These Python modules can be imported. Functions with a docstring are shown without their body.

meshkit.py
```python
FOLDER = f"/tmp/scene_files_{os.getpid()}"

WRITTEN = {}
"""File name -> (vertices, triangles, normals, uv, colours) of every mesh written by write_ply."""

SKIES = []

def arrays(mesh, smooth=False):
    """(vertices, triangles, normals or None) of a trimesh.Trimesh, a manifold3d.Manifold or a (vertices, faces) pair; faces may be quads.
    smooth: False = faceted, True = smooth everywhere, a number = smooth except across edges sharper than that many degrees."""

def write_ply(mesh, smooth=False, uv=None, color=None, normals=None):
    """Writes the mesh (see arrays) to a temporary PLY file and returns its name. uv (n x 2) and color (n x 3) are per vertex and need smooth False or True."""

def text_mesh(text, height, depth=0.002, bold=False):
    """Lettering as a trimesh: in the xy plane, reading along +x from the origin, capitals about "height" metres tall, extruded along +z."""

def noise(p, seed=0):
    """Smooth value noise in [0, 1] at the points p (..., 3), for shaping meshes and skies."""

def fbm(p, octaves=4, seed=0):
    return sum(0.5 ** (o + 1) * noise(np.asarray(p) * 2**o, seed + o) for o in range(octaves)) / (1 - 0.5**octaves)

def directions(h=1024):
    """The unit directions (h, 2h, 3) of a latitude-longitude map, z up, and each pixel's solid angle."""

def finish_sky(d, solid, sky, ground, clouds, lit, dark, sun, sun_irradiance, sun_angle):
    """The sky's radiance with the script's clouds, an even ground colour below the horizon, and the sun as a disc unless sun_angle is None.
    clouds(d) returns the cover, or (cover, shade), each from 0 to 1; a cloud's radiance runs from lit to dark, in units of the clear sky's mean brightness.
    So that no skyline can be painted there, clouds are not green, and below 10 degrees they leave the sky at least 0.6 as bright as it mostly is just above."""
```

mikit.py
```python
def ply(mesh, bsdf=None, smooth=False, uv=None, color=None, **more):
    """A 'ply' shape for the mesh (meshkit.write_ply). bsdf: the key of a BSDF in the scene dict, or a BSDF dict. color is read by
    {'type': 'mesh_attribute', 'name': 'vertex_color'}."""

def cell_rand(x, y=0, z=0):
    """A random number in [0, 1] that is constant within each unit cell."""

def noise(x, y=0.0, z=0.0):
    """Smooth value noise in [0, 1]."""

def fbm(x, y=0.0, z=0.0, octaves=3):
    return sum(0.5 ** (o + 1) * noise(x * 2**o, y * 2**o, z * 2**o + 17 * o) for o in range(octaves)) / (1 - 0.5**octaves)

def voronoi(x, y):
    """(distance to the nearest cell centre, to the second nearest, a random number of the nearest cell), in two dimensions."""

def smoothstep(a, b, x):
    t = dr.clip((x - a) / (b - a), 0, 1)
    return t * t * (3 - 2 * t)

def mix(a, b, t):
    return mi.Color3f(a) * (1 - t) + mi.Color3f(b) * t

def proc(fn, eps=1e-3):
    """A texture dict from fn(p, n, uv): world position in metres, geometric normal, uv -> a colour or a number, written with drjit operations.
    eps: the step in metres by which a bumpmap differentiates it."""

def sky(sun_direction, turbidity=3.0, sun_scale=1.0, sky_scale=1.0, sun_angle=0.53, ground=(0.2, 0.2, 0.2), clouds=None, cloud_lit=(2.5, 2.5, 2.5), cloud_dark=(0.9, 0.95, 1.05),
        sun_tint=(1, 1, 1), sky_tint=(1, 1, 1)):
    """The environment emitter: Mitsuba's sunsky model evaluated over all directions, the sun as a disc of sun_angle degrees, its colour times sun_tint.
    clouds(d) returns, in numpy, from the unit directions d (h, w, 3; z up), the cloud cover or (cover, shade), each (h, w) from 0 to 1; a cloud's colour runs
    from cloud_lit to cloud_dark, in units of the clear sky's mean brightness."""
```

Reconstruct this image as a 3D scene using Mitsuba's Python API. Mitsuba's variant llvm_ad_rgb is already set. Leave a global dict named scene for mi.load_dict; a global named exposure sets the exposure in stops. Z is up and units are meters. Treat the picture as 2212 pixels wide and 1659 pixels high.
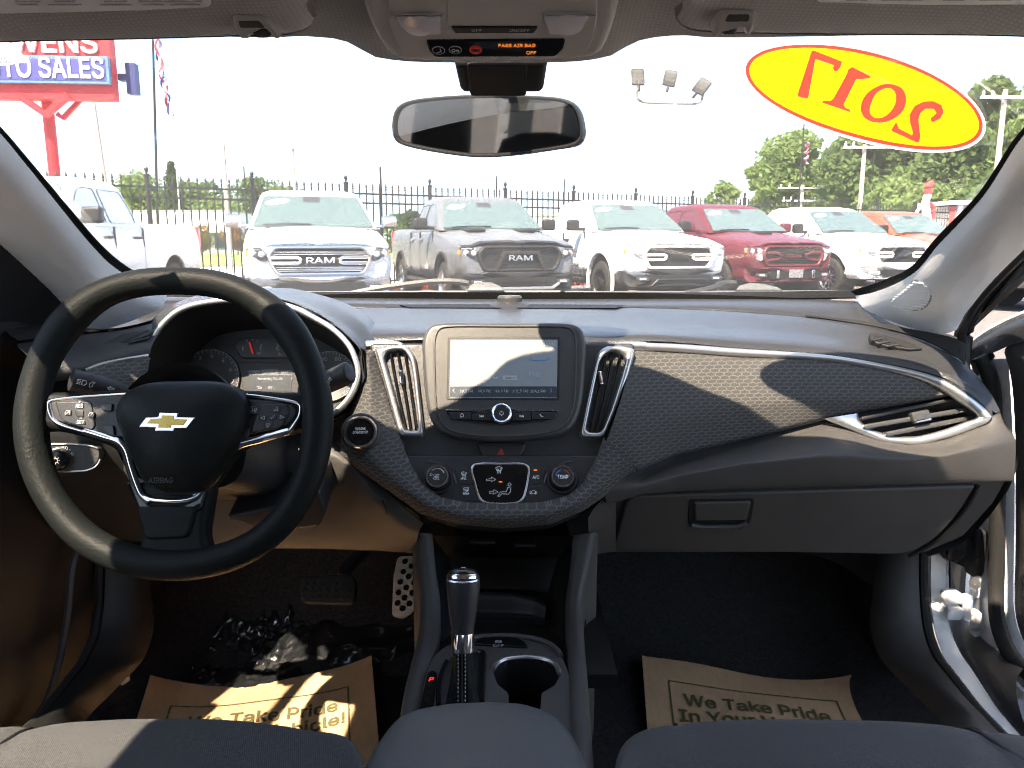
# A sedan's front cabin seen from between the front seats, a row of parked pickups behind the windscreen.
import math, random
import numpy as np, trimesh, shapely, manifold3d
from shapely.geometry import Polygon
import drjit as dr
import mitsuba as mi
import mikit, meshkit
T = mi.ScalarTransform4f
scene, labels = {}, {}

# ------------------------------------------------------------------ camera, sky, exposure
EYE = np.array([0.0, 0.0, 1.10]); PITCH = math.radians(10.2); FOC = 1671.0     # metres; FOC in pixels of a 2212 x 1659 picture
FWD = np.array([0, math.cos(PITCH), -math.sin(PITCH)]); UPV = np.array([0, math.sin(PITCH), math.cos(PITCH)]); RGT = np.array([1.0, 0, 0])
scene['camera'] = dict(type='perspective', fov=math.degrees(2 * math.atan(1106 / FOC)), fov_axis='x', near_clip=0.02, far_clip=2000.0,
                       to_world=T().look_at(origin=EYE.tolist(), target=(EYE + FWD).tolist(), up=[0, 0, 1]))
SUN = np.array([-0.252, -0.535, 0.784]); SUN /= np.linalg.norm(SUN)
scene['sky'] = mikit.sky(SUN.tolist(), turbidity=3.0, clouds=lambda d: 0.55 * np.clip(meshkit.fbm(d * 3.0, 4, 5) * 2.2 - 0.75, 0, 1), cloud_lit=(2.2, 2.2, 2.2), sky_tint=(1.05, 1.0, .92))
exposure = 3.7

# ------------------------------------------------------------------ picture point -> place (a point is put where its ray meets a distance, height or plane)
def ray(px, py):
    return FWD + RGT * (px - 1106) / FOC + UPV * (829.5 - py) / FOC
def at(px, py, Y):
    d = ray(px, py); return EYE + d * (Y / d[1])
def atz(px, py, Z):
    d = ray(px, py); return EYE + d * ((Z - EYE[2]) / d[2])
def atx(px, py, X):
    d = ray(px, py); return EYE + d * (X / d[0])
def ats(pts): return np.array([at(*p) for p in pts])
def crop(ox, oy, w, W=2212.0):
    s = w / W; k = 2212 / 4096
    return lambda *pts: [((ox + p[0] * s) * k, (oy + p[1] * s) * k, *p[2:]) for p in pts]
C1, C2, C3 = crop(0, 0, 1400), crop(1350, 0, 1400), crop(2696, 0, 1400)
C4, C5, C6 = crop(0, 1000, 1400), crop(1350, 1150, 1400), crop(2696, 1050, 1400)
C7, C8, C9 = crop(0, 2022, 1400), crop(1350, 2022, 1400), crop(2696, 2022, 1400)
D1, D2 = crop(0, 1250, 900), crop(1100, 1150, 600, 1659)

# ------------------------------------------------------------------ mesh helpers
def unit(v): v = np.asarray(v, float); return v / np.linalg.norm(v)
def cr2(a, b): return a[:, 0] * b[:, 1] - a[:, 1] * b[:, 0]
class Frame:
    """A plane: origin, u across, v up, n towards the viewer."""
    def __init__(s, o, u, v): s.o = np.asarray(o, float); s.u = unit(u); s.n = unit(np.cross(s.u, v)); s.v = np.cross(s.n, s.u)
    def p(s, a, b, h=0.0): return s.o + s.u * a + s.v * b + s.n * h
    def pts(s, q, h=0.0): q = np.asarray(q, float); return s.o + q[:, :1] * s.u + q[:, 1:2] * s.v + np.broadcast_to(h, (len(q),))[:, None] * s.n
    def loc(s, px, py, h=0.0):
        d = ray(px, py); o = s.o + s.n * h; t = np.dot(o - EYE, s.n) / np.dot(d, s.n); w = EYE + d * t - o
        return np.array([w @ s.u, w @ s.v])
    def px(s, pts, h=0.0): return np.array([s.loc(p[0], p[1], h) for p in pts])
    def at(s, px, py, h=0.0): a = s.loc(px, py, h); return s.p(a[0], a[1], h)
    def off(s, h): return Frame(s.p(0, 0, h), s.u, s.v)
    def moved(s, a, b, h=0.0, rot=0.0):
        c, q = math.cos(rot), math.sin(rot); return Frame(s.p(a, b, h), s.u * c + s.v * q, s.v * c - s.u * q)
    def mat(s): m = np.eye(4); m[:3, 0], m[:3, 1], m[:3, 2], m[:3, 3] = s.u, s.v, s.n, s.o; return m
def facing(px, py, Y, tilt, yaw=0.0):
    """A frame at a picture point, leaning back by tilt degrees (its normal rises), turned by yaw degrees (positive: its normal turns to -x)."""
    t, y = math.radians(tilt), math.radians(yaw)
    n = np.array([-math.sin(y) * math.cos(t), -math.cos(y) * math.cos(t), math.sin(t)]); u = unit(np.cross([0, 0, 1], n)); return Frame(at(px, py, Y), u, np.cross(n, u))
def cat(*ms):
    V, F, k = [], [], 0
    for m in ms:
        v, f, _ = meshkit.arrays(m); V.append(v); F.append(f); k2 = len(v); F[-1] = F[-1] + k; k += k2
    return np.vstack(V), np.vstack(F)
def move(m, M):
    v, f, _ = meshkit.arrays(m); M = np.asarray(M); f = f[:, ::-1] if np.linalg.det(M[:3, :3]) < 0 else f
    return v @ M[:3, :3].T + M[:3, 3], f
def shift(m, d): v, f, _ = meshkit.arrays(m); return v + np.asarray(d), f
def resample(P, n, closed=False, smooth=True):
    P = np.asarray(P, float)
    if closed: P = np.vstack([P, P[:1]])
    s = np.r_[0, np.cumsum(np.sqrt(np.linalg.norm(np.diff(P, axis=0), axis=1)) if smooth else np.linalg.norm(np.diff(P, axis=0), axis=1))]
    if smooth and len(P) > 2:
        from scipy.interpolate import CubicSpline, PchipInterpolator
        f = CubicSpline(s, P, bc_type='periodic') if closed else PchipInterpolator(s, P)
        Q = f(np.linspace(0, s[-1], max(8 * len(P), 4 * n)))
    else: Q = P
    L = np.r_[0, np.cumsum(np.linalg.norm(np.diff(Q, axis=0), axis=1))]
    t = np.linspace(0, L[-1], n + 1)[:-1] if closed else np.linspace(0, L[-1], n)
    return np.stack([np.interp(t, L, Q[:, k]) for k in range(P.shape[1])], 1)
def fillet(P, r, k=5):
    """Round the corners of a closed polygon; r one number or one per corner."""
    P = np.asarray(P, float); n = len(P); r = np.broadcast_to(r, (n,)); out = []
    for i in range(n):
        a, b, c = P[i - 1], P[i], P[(i + 1) % n]
        la, lc = np.linalg.norm(a - b), np.linalg.norm(c - b); d = min(r[i], .48 * la, .48 * lc)
        p, q = b + (a - b) * d / la, b + (c - b) * d / lc
        for t in np.linspace(0, 1, k): out.append((1 - t) ** 2 * p + 2 * t * (1 - t) * b + t * t * q)
    return np.array(out)
def ccw(P):
    P = np.asarray(P, float); a = np.sum(P[:, 0] * np.roll(P[:, 1], -1) - P[:, 1] * np.roll(P[:, 0], -1)); return P if a > 0 else P[::-1]
def inset(P, d):
    """Move a CCW outline inwards by d along its corner normals."""
    e = np.roll(P, -1, 0) - P; l = np.linalg.norm(e, axis=1, keepdims=True); e = e / np.maximum(l, 1e-9)
    nrm = np.stack([-e[:, 1], e[:, 0]], 1); m = nrm + np.roll(nrm, 1, 0); q = np.maximum((m * m).sum(1, keepdims=True), .5); return P + d * 2 * m / q
def tri(P):
    import mapbox_earcut
    return mapbox_earcut.triangulate_float64(np.asarray(P, float), np.array([len(P)], np.uint32)).reshape(-1, 3).astype(int)
def rings(R, closed=True):
    R = [np.asarray(r) for r in R]; n = len(R[0]); V = np.vstack(R); F = []
    j = np.arange(n if closed else n - 1); k = (j + 1) % n
    for i in range(len(R) - 1):
        a, b = i * n, (i + 1) * n
        F += [np.stack([a + j, a + k, b + k], 1), np.stack([a + j, b + k, b + j], 1)]
    return V, np.vstack(F)
def plate(P, F, h0, h1, r=.0008, k=3, back=False):
    """An outline (local metres) raised from h0 to h1 over a frame's plane, its front edge rounded by r."""
    P = ccw(P); keep = np.linalg.norm(P - np.roll(P, 1, 0), axis=1) > 1e-7; P = P[keep]; R = [F.pts(P, h0)]
    for a in np.linspace(0, math.pi / 2, k): R.append(F.pts(inset(P, r * (1 - math.cos(a))), h1 - r * (1 - math.sin(a))))
    V, f = rings(R); n = len(P); c = tri(inset(P, r)); t = inset(P, r)
    ar = cr2(t[c[:, 1]] - t[c[:, 0]], t[c[:, 2]] - t[c[:, 0]]); c = np.where((ar > 0)[:, None], c, c[:, ::-1])
    f = np.vstack([f, c + (len(R) - 1) * n])
    if back: f = np.vstack([f, c[:, ::-1]])
    return V, f
def dome(P, F, prof, c=None):
    """A star-shaped outline closed by rings that shrink to its middle: prof is a list of (scale, height)."""
    P = ccw(P); c = P.mean(0) if c is None else np.asarray(c); R = [F.pts(c + (P - c) * s, h) for s, h in prof]; V, f = rings(R); return V, f
def ringplate(A, B, F, h0, h1, r=.3, back=None):
    """A frame between two outlines with the same number of points, its section rounded."""
    A, B = np.asarray(A), np.asarray(B)
    if np.sum(A[:, 0] * np.roll(A[:, 1], -1) - A[:, 1] * np.roll(A[:, 0], -1)) < 0: A, B = A[::-1], B[::-1]
    hb = h0 if back is None else back; L = lambda t: A + (B - A) * t; hm = h0 + (h1 - h0) * .55
    return rings([F.pts(A, h0), F.pts(A, hm), F.pts(L(r * .4), h1 - (h1 - h0) * .12), F.pts(L(r), h1), F.pts(L(1 - r), h1), F.pts(L(1 - r * .4), h1 - (h1 - h0) * .12), F.pts(B, hm), F.pts(B, hb)])
def grid(G):
    G = np.asarray(G); return rings(list(G), closed=False)
def loft(curves, nu=40, nv=None, smooth=True):
    """A sheet through curves (each a list of 3-D points)."""
    A = np.array([resample(c, nu, smooth=smooth) for c in curves])
    if nv:
        from scipy.interpolate import PchipInterpolator
        s = np.r_[0, np.cumsum(np.linalg.norm(np.diff(A, axis=0), axis=2).mean(1))]; A = PchipInterpolator(s, A, axis=0)(np.linspace(0, s[-1], nv))
    return grid(A)
def flip(m): v, f, _ = meshkit.arrays(m); return v, f[:, ::-1]
def solid(m, t):
    """Give a sheet a thickness t against its normals."""
    v, f, _ = meshkit.arrays(m); v, f, n = meshkit.arrays((v, f), True); w = v - n * t; k = len(v)
    e = np.sort(np.vstack([f[:, [0, 1]], f[:, [1, 2]], f[:, [2, 0]]]), axis=1); d = np.vstack([f[:, [0, 1]], f[:, [1, 2]], f[:, [2, 0]]])
    _, inv, cnt = np.unique(e, axis=0, return_inverse=True, return_counts=True); d = d[cnt[inv.ravel()] == 1]
    side = np.vstack([np.stack([d[:, 0], d[:, 0] + k, d[:, 1] + k], 1), np.stack([d[:, 0], d[:, 1] + k, d[:, 1]], 1)])
    return np.vstack([v, w]), np.vstack([f, f[:, ::-1] + k, side])
def sweep(path, prof, closed=False, up=None, scale=None, caps=True):
    """A closed profile (side, up) carried along a path; up: a fixed direction (or one per point) for the profile's second axis."""
    p = np.asarray(path, float); n = len(p); prof = np.asarray(prof, float)
    t = (np.roll(p, -1, 0) - np.roll(p, 1, 0)) if closed else np.gradient(p, axis=0); t /= np.linalg.norm(t, axis=1, keepdims=True) + 1e-12
    if up is None: up = [0, 0, 1.0] if abs(np.abs(t[:, 2]).mean()) < .8 else [0, 1.0, 0]
    U = np.broadcast_to(np.asarray(up, float), (n, 3)); S = np.cross(t, U); S /= np.linalg.norm(S, axis=1, keepdims=True) + 1e-12; U = np.cross(S, t)
    sc = np.ones(n) if scale is None else np.broadcast_to(scale, (n,))
    R = [p[i] + sc[i] * (prof[:, :1] * S[i] + prof[:, 1:2] * U[i]) for i in range(n)]
    if closed: R.append(R[0])
    V, f = rings(R)
    if not closed and caps:
        k = len(prof); c = tri(prof); a = cr2(prof[c[:, 1]] - prof[c[:, 0]], prof[c[:, 2]] - prof[c[:, 0]]); c = np.where((a > 0)[:, None], c, c[:, ::-1])
        f = np.vstack([f, c[:, ::-1], c + (n - 1) * k])
    v, f = V, f
    m = trimesh.Trimesh(v, f, process=False)
    return (v, f[:, ::-1]) if m.volume < 0 else (v, f)
def circ(r, n=12, ry=None): a = np.arange(n) * 2 * np.pi / n; return np.stack([np.cos(a) * r, np.sin(a) * (ry or r)], 1)
def tube(path, r, n=8, closed=False, scale=None): return sweep(path, circ(r, n), closed, scale=scale)
def rrect(w, h, r, k=5): return fillet([(-w / 2, -h / 2), (w / 2, -h / 2), (w / 2, h / 2), (-w / 2, h / 2)], r, k)
def box(c, s, r=0.0, M=None):
    """A box, its edges rounded by r."""
    s = np.asarray(s, float); F = Frame(np.asarray(c, float) - [0, 0, s[2] / 2], [1, 0, 0], [0, 1, 0])
    if r > 0: P = ccw(rrect(s[0], s[1], r, 4)); q = r * .29; V = [F.pts(inset(P, r), 0), F.pts(inset(P, q), q), F.pts(P, r), F.pts(P, s[2] - r), F.pts(inset(P, q), s[2] - q), F.pts(inset(P, r), s[2])]
    else: P = ccw(rrect(s[0], s[1], 1e-6, 2)[::2]); V = [F.pts(P, 0), F.pts(P, s[2])]
    v, f = rings(V); n = len(P); c = tri(P); f = np.vstack([f, c + (len(V) - 1) * n, c[:, ::-1]])
    m = trimesh.Trimesh(v, f, process=False)
    if m.volume < 0: f = f[:, ::-1]
    return (v, f) if M is None else move((v, f), M)
def fbox(F, a, b, h, s, r=0.0):
    """A box in a frame: centre (a, b, h), size s."""
    return move(box((a, b, h), s, r), F.mat())
def lathe(prof, F, n=32):
    """A profile of (radius, height) turned about a frame's normal."""
    a = np.arange(n) * 2 * np.pi / n; c = np.stack([np.cos(a), np.sin(a)], 1)
    v, f = rings([F.pts(c * max(r, 1e-5), h) for r, h in prof]); return v, f
def man(m): v, f, _ = meshkit.arrays(m); t = trimesh.Trimesh(v, f); t.merge_vertices(digits_vertex=6); t.update_faces(t.nondegenerate_faces()); t.fix_normals(); return manifold3d.Manifold(manifold3d.Mesh(np.asarray(t.vertices, np.float32), np.asarray(t.faces, np.uint32)))
def unman(m): q = m.to_mesh(); return np.array(q.vert_properties[:, :3], float), np.array(q.tri_verts, int)
def hull(P): h = trimesh.convex.convex_hull(np.asarray(P)); return np.array(h.vertices), np.array(h.faces)
_txt = {}
def text(s, F, a, b, h, size, depth=.0004, align='c', bold=False, mirror=False, slant=0.0, sx=1.0):
    """Lettering on a frame's plane at (a, b), proud by h."""
    key = (s, bold)
    if key not in _txt: m = meshkit.text_mesh(s, 1.0, 1.0, bold); _txt[key] = (np.array(m.vertices), np.array(m.faces))
    v, f = _txt[key]; w = np.ptp(v[:, 0]); v = v.copy(); v[:, 0] -= v[:, 0].min() + (w / 2 if align == 'c' else w if align == 'r' else 0)
    v[:, 0] = v[:, 0] * sx + slant * v[:, 1]; v[:, 1] -= .5
    if mirror: v[:, 0] *= -1; f = f[:, ::-1]
    q = F.p(0, 0) + np.outer(a + v[:, 0] * size, F.u) + np.outer(b + v[:, 1] * size, F.v) + np.outer(h + v[:, 2] * depth, F.n); return q, f
def strokes(F, lines, w, h=.0003, d=.0003):
    """Printed line drawings: polylines in local metres, w wide."""
    out = []
    for L in lines:
        L = np.asarray(L, float)
        for g in [shapely.geometry.LineString(L).buffer(w / 2, cap_style='flat', join_style='mitre', quad_segs=3)]:
            for q in getattr(g, 'geoms', [g]):
                m = trimesh.creation.extrude_polygon(q, d, engine='earcut'); v = np.array(m.vertices); v[:, 2] += h; out.append((F.pts(v[:, :2], v[:, 2]), np.array(m.faces)))
    return cat(*out)

# ------------------------------------------------------------------ scene helpers
def numbered(key):
    if key not in scene and key not in labels: return key
    i = 1
    while f'{key}_{i:03d}' in scene or f'{key}_{i:03d}' in labels: i += 1
    return f'{key}_{i:03d}'
def tag(key, label, cat_=None, group=None, kind=None):
    labels[key] = {k: v for k, v in (('label', label), ('category', cat_), ('group', group), ('kind', kind)) if v}
def thing(name, label, cat_, group=None):
    key = numbered(name); tag(key, label, cat_, group); return key
_used = set()
def part(parent, name, mesh, mat, smooth=30, label=None, kind=None, **kw):
    base = parent + '__' + name; key = base; i = 0
    while key in _used: i += 1; key = f'{base}_{i:03d}'
    _used.add(key); scene[key] = mikit.ply(mesh, mat, smooth, **kw)
    if label or kind: tag(key, label, None, None, kind)
    return key
def one(name, mesh, mat, label, cat_=None, group=None, kind=None, smooth=30, **kw):
    key = numbered(name); scene[key] = mikit.ply(mesh, mat, smooth, **kw); tag(key, label, cat_, group, kind); return key
# ------------------------------------------------------------------ materials
def pr(key, col, rough=.5, metal=0.0, spec=.5, two=True, bump=None, bs=1.0, **kw):
    c = col if isinstance(col, dict) else {'type': 'rgb', 'value': list(np.broadcast_to(col, 3).astype(float))}
    b = dict(type='principled', base_color=c, roughness=rough, metallic=metal, specular=spec, **kw)
    if bump is not None: b = {'type': 'bumpmap', 'arbitrary': bump, 'scale': bs, 'b': b}
    scene[key] = {'type': 'twosided', 'b': b} if two else b
N, S, MX = mikit.noise, mikit.smoothstep, mikit.mix
grain = mikit.proc(lambda p, n, uv: N(p.x * 900, p.y * 900, p.z * 900) * .00022 + N(p.x * 340, p.y * 340, p.z * 340) * .0003, eps=4e-4)
def speck(a, b, f=700, f2=30): return mikit.proc(lambda p, n, uv: MX(a, b, .6 * N(p.x * f, p.y * f, p.z * f) + .4 * N(p.x * f2, p.y * f2, p.z * f2)))
pr('dash_black', speck((.024, .024, .026), (.04, .04, .042)), .42, bump=grain)
pr('wheel_black', speck((.008, .0094, .0092), (.0112, .0128, .0126), 500), .5, spec=.14, bump=grain)
pr('pad_black', speck((.026, .027, .029), (.042, .043, .046)), .27, bump=grain)
pr('dash_grey', speck((.045, .043, .041), (.062, .059, .056)), .55, bump=grain)
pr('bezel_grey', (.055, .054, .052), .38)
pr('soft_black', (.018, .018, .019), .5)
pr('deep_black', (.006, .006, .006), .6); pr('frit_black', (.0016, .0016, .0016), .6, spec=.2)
pr('gloss_black', (.008, .008, .009), .08)
pr('rubber', (.014, .014, .014), .75)
pr('button_black', (.022, .022, .023), .4)
pr('silver', (.62, .62, .61), .30, 0.9)
pr('chrome', (.86, .86, .87), .06, 1.0)
pr('gold', speck((.62, .42, .08), (.80, .56, .14), 2500, 200), .4, .35)
pr('print_white', (.75, .75, .74), .6); pr('print_grey', (.34, .34, .35), .6); pr('print_red', (.6, .04, .03), .6); pr('print_blue', (.05, .2, .6), .6)
def weave(p):
    a, b = p.x * 74 + p.z * 105, p.x * 74 - p.z * 105
    a = a + .12 * dr.sin(b * 6.283); b = b + .12 * dr.sin(a * 6.283)
    fa, fb = dr.abs(a - dr.floor(a) - .5) * 2, dr.abs(b - dr.floor(b) - .5) * 2
    return S(.74, .95, dr.maximum(fa, fb))
pr('dash_fabric', mikit.proc(lambda p, n, uv: MX((.046, .045, .043), (.108, .105, .10), weave(p)) * (.72 + .5 * N(p.x * 900, p.y * 900, p.z * 900))), .8,
   bump=mikit.proc(lambda p, n, uv: -weave(p) * .0005 + N(p.x * 1100, p.y * 1100, p.z * 1100) * .0003, eps=5e-4))
pr('seat_cloth', mikit.proc(lambda p, n, uv: mi.Color3f(.052, .053, .056) * (.55 + .45 * N(p.x * 520, p.y * 520, p.z * 300) + .45 * S(.2, .8, .5 + .5 * dr.sin(p.x * 2900 + p.y * 800)))), .85, sheen=.25,
   bump=mikit.proc(lambda p, n, uv: N(p.x * 700, p.y * 900, p.z * 700) * .0004, eps=5e-4))
pr('armrest_vinyl', speck((.038, .042, .046), (.05, .054, .058)), .48, bump=grain)
pr('carpet', mikit.proc(lambda p, n, uv: mi.Color3f(.030, .029, .029) * (.4 + 1.2 * mikit.fbm(p.x * 260, p.y * 260, p.z * 260))), .95, bump=mikit.proc(lambda p, n, uv: N(p.x * 420, p.y * 420, p.z * 420) * .002, eps=8e-4))
pr('headlining', mikit.proc(lambda p, n, uv: mi.Color3f(.36, .345, .335) * (.8 + .2 * S(.1, .9, .5 + .5 * dr.sin(p.x * 1500)) * S(.1, .9, .5 + .5 * dr.sin(p.y * 1500)) + .1 * N(p.x * 500, p.y * 500, p.z * 500))), .9)
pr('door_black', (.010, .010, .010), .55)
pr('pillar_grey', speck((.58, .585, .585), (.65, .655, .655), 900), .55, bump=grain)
pr('console_grey', speck((.34, .325, .315), (.38, .365, .355), 900), .5, bump=grain)
pr('rib_shade_grey', mikit.proc(lambda p, n, uv: mi.Color3f(.22, .222, .222)), .5)  # darker than the ribs to paint the shade between them
pr('white_paint', (.82, .83, .84), .25, clearcoat=1.0, clearcoat_gloss=.95)
pr('kraft', mikit.proc(lambda p, n, uv: MX((.57, .355, .19), (.67, .44, .25), mikit.fbm(p.x * 160, p.y * 60, p.z * 60)) * (.9 + .16 * N(p.x * 900, p.y * 500, p.z * 300))), .8)
pr('kraft_ink', (.075, .07, .035), .8)
pr('label_white', (.62, .62, .6), .7); pr('paper_white', (.8, .8, .78), .8)
pr('brushed', mikit.proc(lambda p, n, uv: mi.Color3f(.62, .58, .5) * (.75 + .4 * N(p.x * 90, p.y * 700, p.z * 700))), .4, .25)
pr('mirror_glass', (.27, .275, .275), .01, 1.0)
scene['window_glass'] = dict(type='thindielectric', int_ior=1.45)
scene['windscreen_glass'] = dict(type='blendbsdf', weight=mikit.proc(lambda p, n, uv: mi.Float(.03) + .03 * mikit.fbm(p.x * 7, p.y * 9, p.z * 5) + .5 * S(.965, .99, N(p.x * 330, p.y * 330, p.z * 330)) * S(.4, .7, N(p.x * 14, p.y * 14, 0))),
    a=dict(type='thindielectric', int_ior=1.45), b=dict(type='principledthin', base_color={'type': 'rgb', 'value': [.8, .8, .78]}, roughness=.8, diff_trans=1.0, spec_trans=0.0, eta=1.3))
scene['film'] = dict(type='twosided', b=dict(type='principled', base_color={'type': 'rgb', 'value': [.012, .013, .015]}, roughness=.07, specular=1.0, clearcoat=1.0, clearcoat_gloss=1.0))
pr('screen', (.155, .148, .138), .5, spec=1.0)
pr('lens', (.55, .53, .58), .15, spec=.9)
def glow(key, col, k): scene[key] = dict(type='area', radiance={'type': 'rgb', 'value': [c * k for c in col]})
# ================================================================== OUTSIDE
pr('asphalt', mikit.proc(lambda p, n, uv: mi.Color3f(.095, .086, .086) * (.72 + .3 * N(p.x * 60, p.y * 60) + .28 * mikit.fbm(p.x * .7, p.y * .7))), .9)
pr('concrete', mikit.proc(lambda p, n, uv: mi.Color3f(.42, .41, .39) * (.85 + .3 * mikit.fbm(p.x * .8, p.y * .8))), .9)
pr('turf', mikit.proc(lambda p, n, uv: MX((.10, .16, .035), (.17, .22, .06), mikit.fbm(p.x * 1.2, p.y * 1.2))), .95)
pr('red_kerb', (.5, .05, .04), .7)
def sheet(x0, x1, y0, y1, z): return np.array([[x0, y0, z], [x1, y0, z], [x1, y1, z], [x0, y1, z]], float), np.array([[0, 1, 2, 3]])
one('ground', sheet(-900, 900, -300, 1500, 0), 'asphalt', 'sunlit grey asphalt of the sales lot', kind='structure')
FA, FB = np.array([-7.46, 16.3]), np.array([7.12, 24.3]); FD = unit(FB - FA); FN = np.array([-FD[1], FD[0]]); FL = np.linalg.norm(FB - FA) / 8
def fpt(s, z, o=0.0): q = FA + FD * s + FN * o; return np.array([q[0], q[1], z])
def slab(s0, s1, o0, o1, z): return np.array([fpt(s0, z, o0), fpt(s1, z, o0), fpt(s1, z, o1), fpt(s0, z, o1)]), np.array([[0, 1, 2, 3]])
one('driveway', slab(-60, 90, 1.2, 24, .006), 'concrete', 'pale concrete roadway beyond the iron fence', kind='structure')
one('lawn', slab(-90, 120, 26, 120, .012), 'turf', 'bright green grass strip in front of the far building', kind='structure')
kb = [fpt(s, 0, .35) for s in (-30, 60)]
one('kerb', sweep(kb, [(-.09, -.02), (.09, -.02), (.08, .15), (-.08, .15)]), 'red_kerb', 'red painted kerb along the foot of the iron fence', kind='structure')

# ---- iron fence: 300 nearest pickets one by one, the others as one part
pr('iron', (.018, .018, .019), .45)
fence = thing('iron_fence', 'black iron fence with spear tops behind the row of pickups', 'fence')
H = 2.5
def spear(s): return cat(box((0, 0, (H - .14) / 2), (.026, .026, H - .14)), lathe([(.013, H - .14), (.03, H - .12), (.013, H - .1), (.026, H - .07), (.003, H + .02)], Frame((0, 0, 0), (1, 0, 0), (0, 1, 0)), 5))
ps = mikit.ply(spear(0), 'iron'); rot = math.degrees(math.atan2(FD[1], FD[0])); stuffp = []
npk = 0
for k in range(-4, 22):
    f0 = lathe([(.05, 0), (.05, 2.48), (.062, 2.48), (.062, 2.52), (.02, 2.53), (.025, 2.56), (.042, 2.6), (.042, 2.63), (.02, 2.67), (.001, 2.68)], Frame(fpt(k * FL, 0), FD.tolist() + [0], FN.tolist() + [0]), 8)
    part(fence, 'post', f0, 'iron')
    for j in range(1, 13):
        s = (k + j / 13) * FL
        if -3.2 * FL < s < 20 * FL and npk < 290:
            npk += 1; key = f'{fence}__picket' + (f'_{npk:03d}' if npk > 1 else ''); _used.add(key); scene[key] = {**ps, 'to_world': T().translate(fpt(s, 0).tolist()).rotate([0, 0, 1], rot)}
        else: stuffp.append(move(spear(0), np.array(T().translate(fpt(s, 0).tolist()).rotate([0, 0, 1], rot).matrix)))
part(fence, 'far_pickets', cat(*stuffp), 'iron', kind='stuff', label='pickets of the fence towards its ends')
for z in (.25, 2.06, 2.27): part(fence, 'rail', sweep([fpt(-4 * FL, z, .02), fpt(21 * FL, z, .02)], rrect(.035, .04, .003, 2)), 'iron')

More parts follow.
